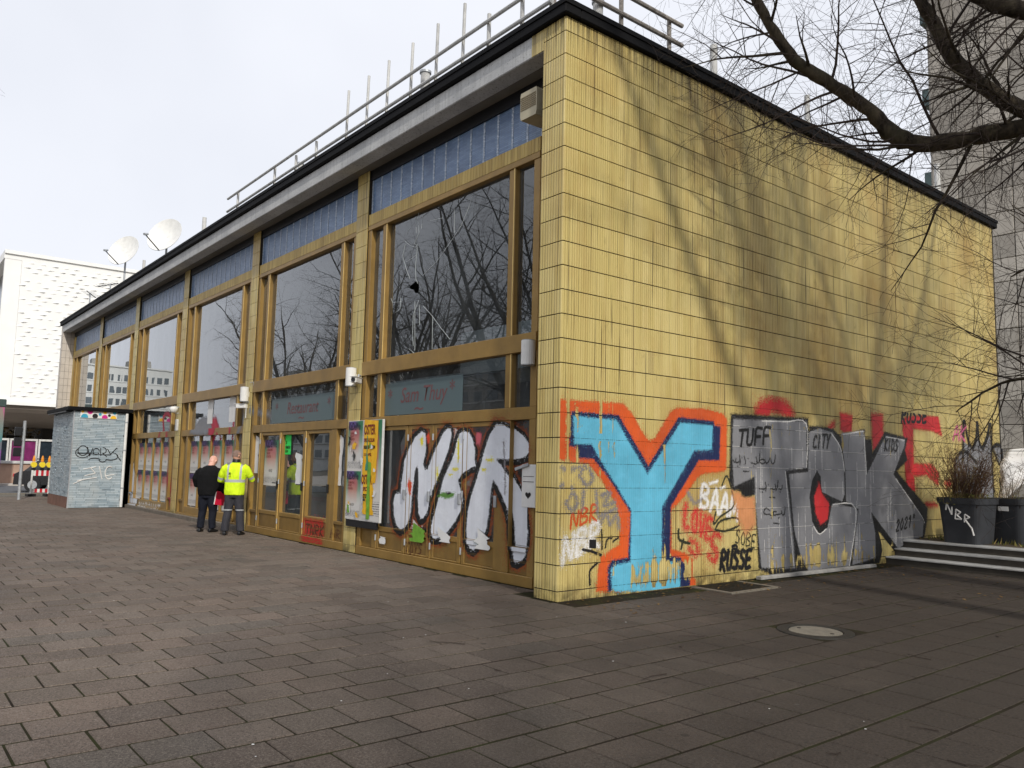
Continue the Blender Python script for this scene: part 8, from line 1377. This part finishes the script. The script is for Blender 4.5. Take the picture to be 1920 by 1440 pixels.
# generic street tree
def street_tree(seed, H, frac=.22, dens=1.0, up_=1.0):
    q = random.Random(seed); t = empty('bare_tree'); tr = MB(); ht = H*frac
    trunk = wander(q, Vector((0, 0, -.05)), Vector((0, 0, 1)), ht+.05, 5, .03, .2); tr.tube(trunk, [.30, .23, .21, .2, .19, .18], 12); tr.build('trunk', M_BARK, t, smooth=True)
    mb = (MB(), MB()); top = trunk[-1]
    for k in range(6):
        a = 2*math.pi*k/6+q.uniform(-.3, .3); tilt = q.uniform(.45, .95)*up_ if k < 5 else .1
        L = H*q.uniform(.55, .74); p = wander(q, top-Vector((0, 0, q.uniform(0, .4))), Vector((math.cos(a)*tilt, math.sin(a)*tilt, 1)), L, 10, .09, .04); r0 = q.uniform(.10, .14)*(1.1 if frac > .3 else 1); rr = [r0*(1-.9*j/10)+.004 for j in range(11)]
        mb[0].tube(p, rr, 8, cap=False); sprout(mb, q, p, rr, 0, [(1.15*dens, (1.6, 4.2), .10, .04, .03, 5, .9, .05), (2.6, (.7, 1.9), .13, .03, .03, 3, .9, .022), (3.6, (.3, 1.0), .14, .02, .04, 3, .9, .010)])
    finish(t, mb); return t
def copy_tree(src, loc, rz, sc):
    r_ = src.copy(); COL.objects.link(r_); r_.location = loc; r_.rotation_euler = (0, 0, rz); r_.scale = (sc, sc, sc)
    for c in src.children: d = c.copy(); COL.objects.link(d); d.parent = r_
    return r_
A = street_tree(21, 13.5); B2 = street_tree(33, 12.5); C3 = street_tree(46, 17.5, .42, 2.3, 1.15); D4 = street_tree(57, 13.5, .2, 1.9, 1.15)
C3.location = (8.6, 2.55, 0); tag(C3, 'tall bare tree with a long clear trunk, its crown shadow fanning over the yellow wall', 'tree', 'bare street trees')
spots = [(A, (15.5, -9.5, 0), 0, 1.25, 'tall bare tree on the open paving away from the yellow wall'), (B2, (13.0, 6.2, 0), R(80), 1.2, 'tall bare tree throwing its shadow on the middle of the yellow wall')]
for s_, loc, rz, sc, lab in spots: s_.location = loc; s_.rotation_euler = (0, 0, rz); s_.scale = (sc,)*3; tag(s_, lab, 'tree', 'bare street trees')
D4.location = (-26.5, -12.6, 0); tag(D4, 'dense bare street tree mirrored in the second big pane, behind its neighbour', 'tree', 'bare street trees')
for s_, loc, rz, sc, lab in [(D4, (-38.5, -13.6, 0), R(70), .95, 'dense bare street tree mirrored beside the far slab in the third pane'), (D4, (-15.5, -13.4, 0), R(190), 1.1, 'dense bare street tree mirrored right behind the cracked pane'), (A, (-12.5, -10, 0), R(150), 1.0, 'bare street tree mirrored in the near big pane'), (B2, (-22.5, -10.4, 0), R(200), 1.0, 'bare street tree mirrored in the second big pane'), (A, (-33.5, -10.3, 0), R(40), .95, 'bare street tree mirrored in the third big pane'), (A, (-18, -13, 0), R(250), 1.15, 'bare street tree in the second row mirrored right of the cracked pane'), (B2, (-25.5, -13.5, 0), R(310), 1.2, 'bare street tree in the second row mirrored left of the cracked pane'), (B2, (-13, -18, 0), R(10), 1.1, 'bare street tree in the second row across the plaza'), (A, (1.5, 24, .3), R(100), 1.0, 'bare tree on the lawn between the terrace and the tower block'), (B2, (20, 12, .3), R(300), 1.2, 'bare tree at the far side of the lawn beside the paving')]:
    tag(copy_tree(s_, loc, rz, sc), lab, 'tree', 'bare street trees')
# hedge and trees behind the cinema undercroft
hb = MB(); q = random.Random(8)
for i in range(2600):
    x, y, z = -58+q.gauss(0, 1.2), q.uniform(-9, 3.2), q.random()**.8*3.6; r = q.uniform(.12, .3); u = Vector((q.gauss(0, 1), q.gauss(0, 1), q.gauss(0, 1))).normalized()*r; w = Vector((q.gauss(0, 1), q.gauss(0, 1), q.gauss(0, 1))).normalized()*r*.6; p = Vector((x, y, z+.1)); hb.face([p-w, p+u, p+w], 0, q.random())
def hedge():
    m = N('winter hedge leaf'); c = m.mix(m.tint(), lin((44, 40, 26)), lin((104, 86, 58))); return m.set(c, .9, .2)
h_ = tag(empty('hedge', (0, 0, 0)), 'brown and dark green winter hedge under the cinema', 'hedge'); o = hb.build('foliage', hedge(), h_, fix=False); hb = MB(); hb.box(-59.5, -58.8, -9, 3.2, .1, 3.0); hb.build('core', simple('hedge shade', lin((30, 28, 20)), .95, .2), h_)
# ------------------------------------------------------------------ the two men at the doors
def fuse(name, mb, mats, parent, voxel=.013, smooth=6, pick=None):
    me = mb.mesh(name, mats, fix=True); o = put(name, me)
    m = o.modifiers.new('r', 'REMESH'); m.mode = 'VOXEL'; m.voxel_size = voxel; s_ = o.modifiers.new('s', 'SMOOTH'); s_.iterations = smooth; s_.factor = .5
    dg = bpy.context.evaluated_depsgraph_get(); me2 = bpy.data.meshes.new_from_object(o.evaluated_get(dg)); bpy.data.objects.remove(o)
    me2.materials.clear()
    for k in (mats if isinstance(mats, (list, tuple)) else [mats]): me2.materials.append(k)
    if pick: me2.polygons.foreach_set('material_index', [pick(p.center, p.normal) for p in me2.polygons])
    me2.polygons.foreach_set('use_smooth', [True]*len(me2.polygons)); me2.name = name; return put(name, me2, parent)
def ell(cx, cy, cz, rx, ry, n=18, tiltx=0): return [(cx+rx*math.cos(2*math.pi*i/n), cy+ry*math.sin(2*math.pi*i/n), cz+tiltx*math.sin(2*math.pi*i/n)) for i in range(n)]
def head_into(b, c, nod, turn, fat=1.0):
    """head loft about its own centre, then nodded and turned; local +y is the face"""
    M = Matrix.Translation(c) @ Matrix.Rotation(turn, 4, 'Z') @ Matrix.Rotation(-nod, 4, 'X')
    rings = [(-.115, .045, .045, .035), (-.10, .06, .062, .03), (-.06, .068, .085, .01), (-.01, .075, .097, .0), (.04, .078, .10, -.005), (.08, .070, .09, -.008), (.108, .048, .06, -.01), (.12, .02, .025, -.01)]
    R_ = [[tuple(M @ Vector(p)) for p in ell(0, dy, z, rx*fat, ry)] for z, rx, ry, dy in rings]; b.loft(R_)
    b.tube([M @ Vector((0, .085, .02)), M @ Vector((0, .112, -.02)), M @ Vector((0, .09, -.03))], [.010, .016, .012], 8)
    for s_ in (-1, 1): b.tube([M @ Vector((s_*.072*fat, -.005, -.03)), M @ Vector((s_*.086*fat, -.012, 0)), M @ Vector((s_*.080*fat, -.008, .03))], [.008, .016, .010], 8)
    b.tube([M @ Vector((-.02, .088, -.062)), M @ Vector((.02, .088, -.062))], .008, 6)
    return M
def hand_into(b, wrist, d, palm_n, curl):
    d = d.normalized(); n = palm_n.normalized(); s_ = d.cross(n).normalized(); c = wrist+d*.05
    b.tube([wrist-d*.02, wrist+d*.03, wrist+d*.09], [.024, .034, .036], 10)
    for k, L in enumerate((.062, .075, .08, .072)):
        p = wrist+d*.085+s_*(.03-.02*k); d1 = (d*math.cos(curl)+n*math.sin(curl)).normalized(); d2 = (d*math.cos(curl*2)+n*math.sin(curl*2)).normalized(); b.tube([p, p+d1*L*.5, p+d1*L*.5+d2*L*.5], [.0105, .0095, .008], 7)
    p = wrist+d*.03+s_*.034; b.tube([p, p+(d*.7+s_*.8).normalized()*.035, p+(d*1+s_*.5+n*.3).normalized()*.065], [.0125, .0115, .009], 7)
def cloth(name, col, rough=.85):
    m = N(name); v = m.pos(obj=True); f_ = m.noise(7, 3, m.pos((1, 1, .55), obj=True), .5); c = m.mix(m.ramp(f_, .35, .7), tuple(x*.8 for x in col[:3])+(1,), tuple(min(1, x*1.1) for x in col[:3])+(1,)); m.bump(f_, 1.0, .05); return m.set(c, rough, .25)
SKIN = simple('skin', lin((198, 150, 128)), .55, .08, 14, obj=True)
def shoes(b, spots):
    for (x, y, rz) in spots:
        M = Matrix.Translation((x, y, 0)) @ Matrix.Rotation(rz, 4, 'Z')
        for y0, z0, rx, rz_ in ():
            pass
        rings = []
        for (yy, w, h) in ((-.105, .032, .075), (-.06, .042, .095), (.02, .046, .085), (.10, .050, .06), (.155, .045, .045), (.185, .02, .03)):
            rings.append([tuple(M @ Vector((w*math.cos(a), yy, .002+max(0, h*(.5+.5*math.sin(a)))))) for a in [2*math.pi*i/12 for i in range(12)]])
        b.loft(rings)
# --- man in the yellow jacket: back to the picture, arms up at the glass
P2 = tag(empty('person', (-10.05, -.16, 0), R(58)), 'person in a bright yellow reflective jacket and grey work trousers at the door glass', 'person')
J0 = cloth('fluorescent yellow cloth', lin((214, 246, 40)), .75); J1 = simple('reflective tape', lin((172, 176, 178)), .4, .06, 9, obj=True)
b = MB(); b.loft([ell(0, .0, .84, .205, .145), ell(0, -.005, .92, .215, .15), ell(0, -.005, 1.08, .21, .145), ell(0, -.01, 1.25, .225, .145), ell(0, -.01, 1.38, .225, .13), ell(0, 0, 1.47, .165, .10), ell(0, .01, 1.52, .085, .08), ell(0, .015, 1.565, .075, .075)])
for s_, el, wr in ((1, Vector((.33, .10, 1.17)), Vector((.22, .36, 1.23))), (-1, Vector((-.32, .07, 1.15)), Vector((-.20, .33, 1.12)))):
    b.tube([(s_*.15, 0, 1.43), (s_*.22, .0, 1.39), (s_*.285, .03, 1.27), el, el.lerp(wr, .5), wr], [.085, .085, .075, .066, .06, .055], 14)
def jpick(c, n):
    if 1.115 < c.z < 1.165 and abs(c.x) < .235 and c.y < .16: return 1
    if c.z > 1.16 and c.y < .0 and .105 < abs(c.x)-.02*(c.z-1.16) < .150 and c.z < 1.5: return 1
    for s_ in (1, -1):
        a = Vector((s_*.285, .03, 1.27)); d = (Vector((s_*.325, .09, 1.16))-a); t = (c-a).dot(d)/d.length_squared
        if .35 < t < .75 and abs(c.x) > .235 and c.y < .16: return 1
    if c.y > .25 and ((c-Vector((.25, .29, 1.22))).length < .085 or (c-Vector((-.23, .27, 1.125))).length < .085): return 1
    return 0
fuse('jacket', b, [J0, J1], P2, .012, 5, jpick)
b = MB(); b.loft([ell(0, .01, .78, .175, .125), ell(0, 0, .90, .185, .13), ell(0, 0, .99, .175, .12)])
for s_, kn, an in ((1, Vector((.13, .03, .47)), Vector((.17, -.01, .085))), (-1, Vector((-.12, .02, .47)), Vector((-.15, -.04, .085)))): b.tube([(s_*.085, .005, .86), (s_*.10, .015, .66), kn, kn.lerp(an, .4)+Vector((0, -.03, 0)), an], [.115, .10, .085, .085, .082], 14)
TR0 = cloth('charcoal work cloth', lin((58, 58, 64)))
fuse('trousers', b, [TR0, J1], P2, .013, 5, lambda c, n: 1 if .515 < c.z < .540 else 0)
b = MB(); shoes(b, ((.17, -.01, R(-12)), (-.15, -.04, R(10)))); fuse('shoes', b, M_DARK, P2, .010, 3)
b = MB(); b.tube([(0, .0, 1.44), (0, .02, 1.55), (0, .03, 1.60)], [.07, .058, .058], 14); MH = head_into(b, Vector((0, .045, 1.665)), R(16), R(-42))
for s_, el, wr in ((1, Vector((.33, .10, 1.17)), Vector((.22, .36, 1.23))), (-1, Vector((-.32, .07, 1.15)), Vector((-.20, .33, 1.12)))): b.tube([el.lerp(wr, .85), wr], .03, 10); hand_into(b, wr, (wr-el), Vector((-s_*.6, .2, .3)), .45)
b.loft([ell(0, 0, .95, .12, .09), ell(0, 0, 1.2, .14, .10), ell(0, 0, 1.46, .12, .08)])
fuse('body', b, SKIN, P2, .0075, 3)
def hair_cap(M, fat, mat, par, zlow=.005):
    b = MB(); rows = []
    for z, rx, ry, dy in ((-.03, .078, .099, -.004), (.01, .0815, .102, -.004), (.04, .0830, .1045, -.007), (.08, .075, .094, -.010), (.108, .053, .064, -.012), (.124, .022, .026, -.012)):
        row = []
        for i in range(15):
            a = R(180)+R(360)*(-.5+i/14)*(.62 if z < .05 else 1.0)+R(90); row.append(tuple(M @ Vector((rx*fat*math.cos(a), dy+ry*math.sin(a), z))))
        rows.append(row)
    for r0, r1 in zip(rows[:-1], rows[1:]):
        for i in range(14): b.face([r0[i], r0[i+1], r1[i+1], r1[i]])
    b.build('hair', mat, par, smooth=True, fix=False)
hair_cap(MH, 1.0, simple('cropped grey hair', lin((128, 106, 96)), .85, .2, 60, obj=True), P2)
b = MB(); b.loft([ell(0, .005, 1.53, .082, .082), ell(0, .012, 1.60, .074, .076)], cap=False); b.build('collar', M_DARK, P2, smooth=True)
b = MB(); b.box(-.125, -.085, -.158, -.150, 1.30, 1.315); b.box(-.125, -.112, -.158, -.150, 1.265, 1.30); b.box(-.10, -.088, -.158, -.150, 1.255, 1.285); b.box(-.125, -.112, -.158, -.150, 1.225, 1.24, 1); b.box(-.10, -.088, -.158, -.150, 1.225, 1.24, 1); b.build('emblem', [M_INKB, M_INKR], P2, (0.02, 0.004, 0))
# --- man in black: head bowed, folder under his arm
P1 = tag(empty('person', (-10.98, -.40, 0), R(44)), 'bald person in a black sweater and dark jeans, head bowed, holding a red folder', 'person')
B0 = cloth('black wool', lin((18, 18, 20)), .95)
b = MB(); b.loft([ell(0, .01, .80, .225, .175), ell(0, .015, .92, .245, .195), ell(0, .01, 1.08, .25, .195), ell(0, -.01, 1.24, .25, .175), ell(0, -.005, 1.34, .225, .15), ell(0, .03, 1.42, .15, .11), ell(0, .06, 1.455, .085, .08)])
for s_, el, wr in ((1, Vector((.33, .0, 1.04)), Vector((.30, .10, .86))), (-1, Vector((-.31, .06, 1.02)), Vector((-.16, .28, .98)))): b.tube([(s_*.16, .0, 1.34), (s_*.24, -.01, 1.28), (s_*.30, -.02, 1.16), el, el.lerp(wr, .5), wr], [.09, .085, .078, .068, .06, .052], 14)
fuse('sweater', b, B0, P1, .013, 6)
b = MB(); b.loft([ell(0, .01, .74, .185, .145), ell(0, .01, .86, .205, .165), ell(0, .01, .94, .20, .16)])
for s_, an in ((1, Vector((.13, .02, .085))), (-1, Vector((-.13, -.02, .085)))): b.tube([(s_*.095, .01, .80), (s_*.11, .015, .62), (s_*.12, .03, .45), (s_*.125, .0, .28), an], [.12, .11, .088, .08, .078], 14)
fuse('jeans', b, cloth('dark denim', lin((24, 27, 38))), P1, .013, 5)
b = MB(); shoes(b, ((.13, .02, R(-14)), (-.13, -.02, R(14)))); fuse('shoes', b, M_DARK, P1, .010, 3)
b = MB(); b.tube([(0, .02, 1.38), (0, .07, 1.46), (0, .10, 1.50)], [.075, .066, .064], 14); MH = head_into(b, Vector((0, .135, 1.545)), R(46), R(-8), 1.06)
for s_, el, wr, nn in ((1, Vector((.33, .0, 1.04)), Vector((.30, .10, .86)), Vector((-1, .1, 0))), (-1, Vector((-.31, .06, 1.02)), Vector((-.16, .28, .98)), Vector((.6, 0, .6)))): b.tube([el.lerp(wr, .85), wr], .032, 10); hand_into(b, wr, (wr-el), nn, .7)
b.loft([ell(0, 0, .95, .14, .10), ell(0, 0, 1.2, .16, .11), ell(0, .02, 1.38, .12, .08)])
fuse('body', b, simple('skin pink', lin((214, 164, 146)), .5, .06, 14, obj=True), P1, .0075, 3)
fo = tag(empty('folder', (0, 0, 0)), 'red and white folder held at the hip by the person in black', 'folder')
Mf = Matrix.Translation((-10.78, -.30, .60)) @ Matrix.Rotation(R(12), 4, 'Z') @ Matrix.Rotation(R(-8), 4, 'X')
fo.matrix_world = Mf
b = MB(); b.bbox(.0, .012, -.02, .20, 0, .30, .003); b.build('cover', simple('folder red', lin((196, 26, 60)), .4, .05), fo); b = MB(); b.box(-.012, -.001, -.035, .19, .005, .30); b.build('papers', M_PAPER, fo)
# ------------------------------------------------------------------ fallen leaves, twigs and scraps on the paving
q = random.Random(77); b = MB(); tw = MB()
for i in range(900):
    if q.random() < .6: x, y = q.uniform(.1, 9), 7.7-abs(q.gauss(0, 2.2))
    else: x, y = .05+abs(q.gauss(0, .5)), q.uniform(0, 7.7)
    if y < -3 or x < .03: continue
    a = q.uniform(0, 6.28); s_ = q.uniform(.012, .035); u = Vector((math.cos(a), math.sin(a), q.uniform(-.1, .3)))*s_; w = Vector((-math.sin(a), math.cos(a), q.uniform(-.1, .3)))*s_*.5; p = Vector((x, y, .012)); b.face([p-u, p+w, p+u, p-w], 0, q.random())
def leaf_mat():
    m = N('dead leaf'); return m.set(m.mix(m.tint(), lin((70, 50, 30)), lin((120, 96, 60))), .9, .1)
o = b.build('fallen_leaves', leaf_mat(), fix=False); tag(o, 'scattered brown dead leaves on the paving by the wall and steps', 'leaves'); o['kind'] = 'stuff'
for i in range(46):
    x, y = q.uniform(1, 8), q.uniform(-3.5, 7); a = q.uniform(0, 6.28); L_ = q.uniform(.08, .35); p = Vector((x, y, .010)); d = Vector((math.cos(a), math.sin(a), 0)); e = Vector((-d.y, d.x, 0))*q.uniform(-.04, .04); tw.tube([p, p+d*L_*.5+e, p+d*L_], [.004, .0035, .002], 4)
o = tw.build('fallen_twigs', M_TWIG, fix=False); tag(o, 'thin broken twigs lying on the paving under the tree', 'twigs'); o['kind'] = 'stuff'
b = MB()
for i in range(150):
    x, y = q.uniform(-18, 9), q.uniform(-6, .3)
    if q.random() < .3: y = .36-abs(q.gauss(0, .12))
    if x > -.45 and y > -.05: continue
    a = q.uniform(0, 6.28); s_ = q.uniform(.004, .011); b.face([(x+s_*math.cos(a+k*1.6)*q.uniform(.6, 1.3), y+s_*math.sin(a+k*1.6), .009) for k in range(4)], 0, q.random())
o = b.build('litter_specks', M_PAPER, fix=False); tag(o, 'tiny pale litter and grit specks scattered over the paving', 'litter'); o['kind'] = 'stuff'
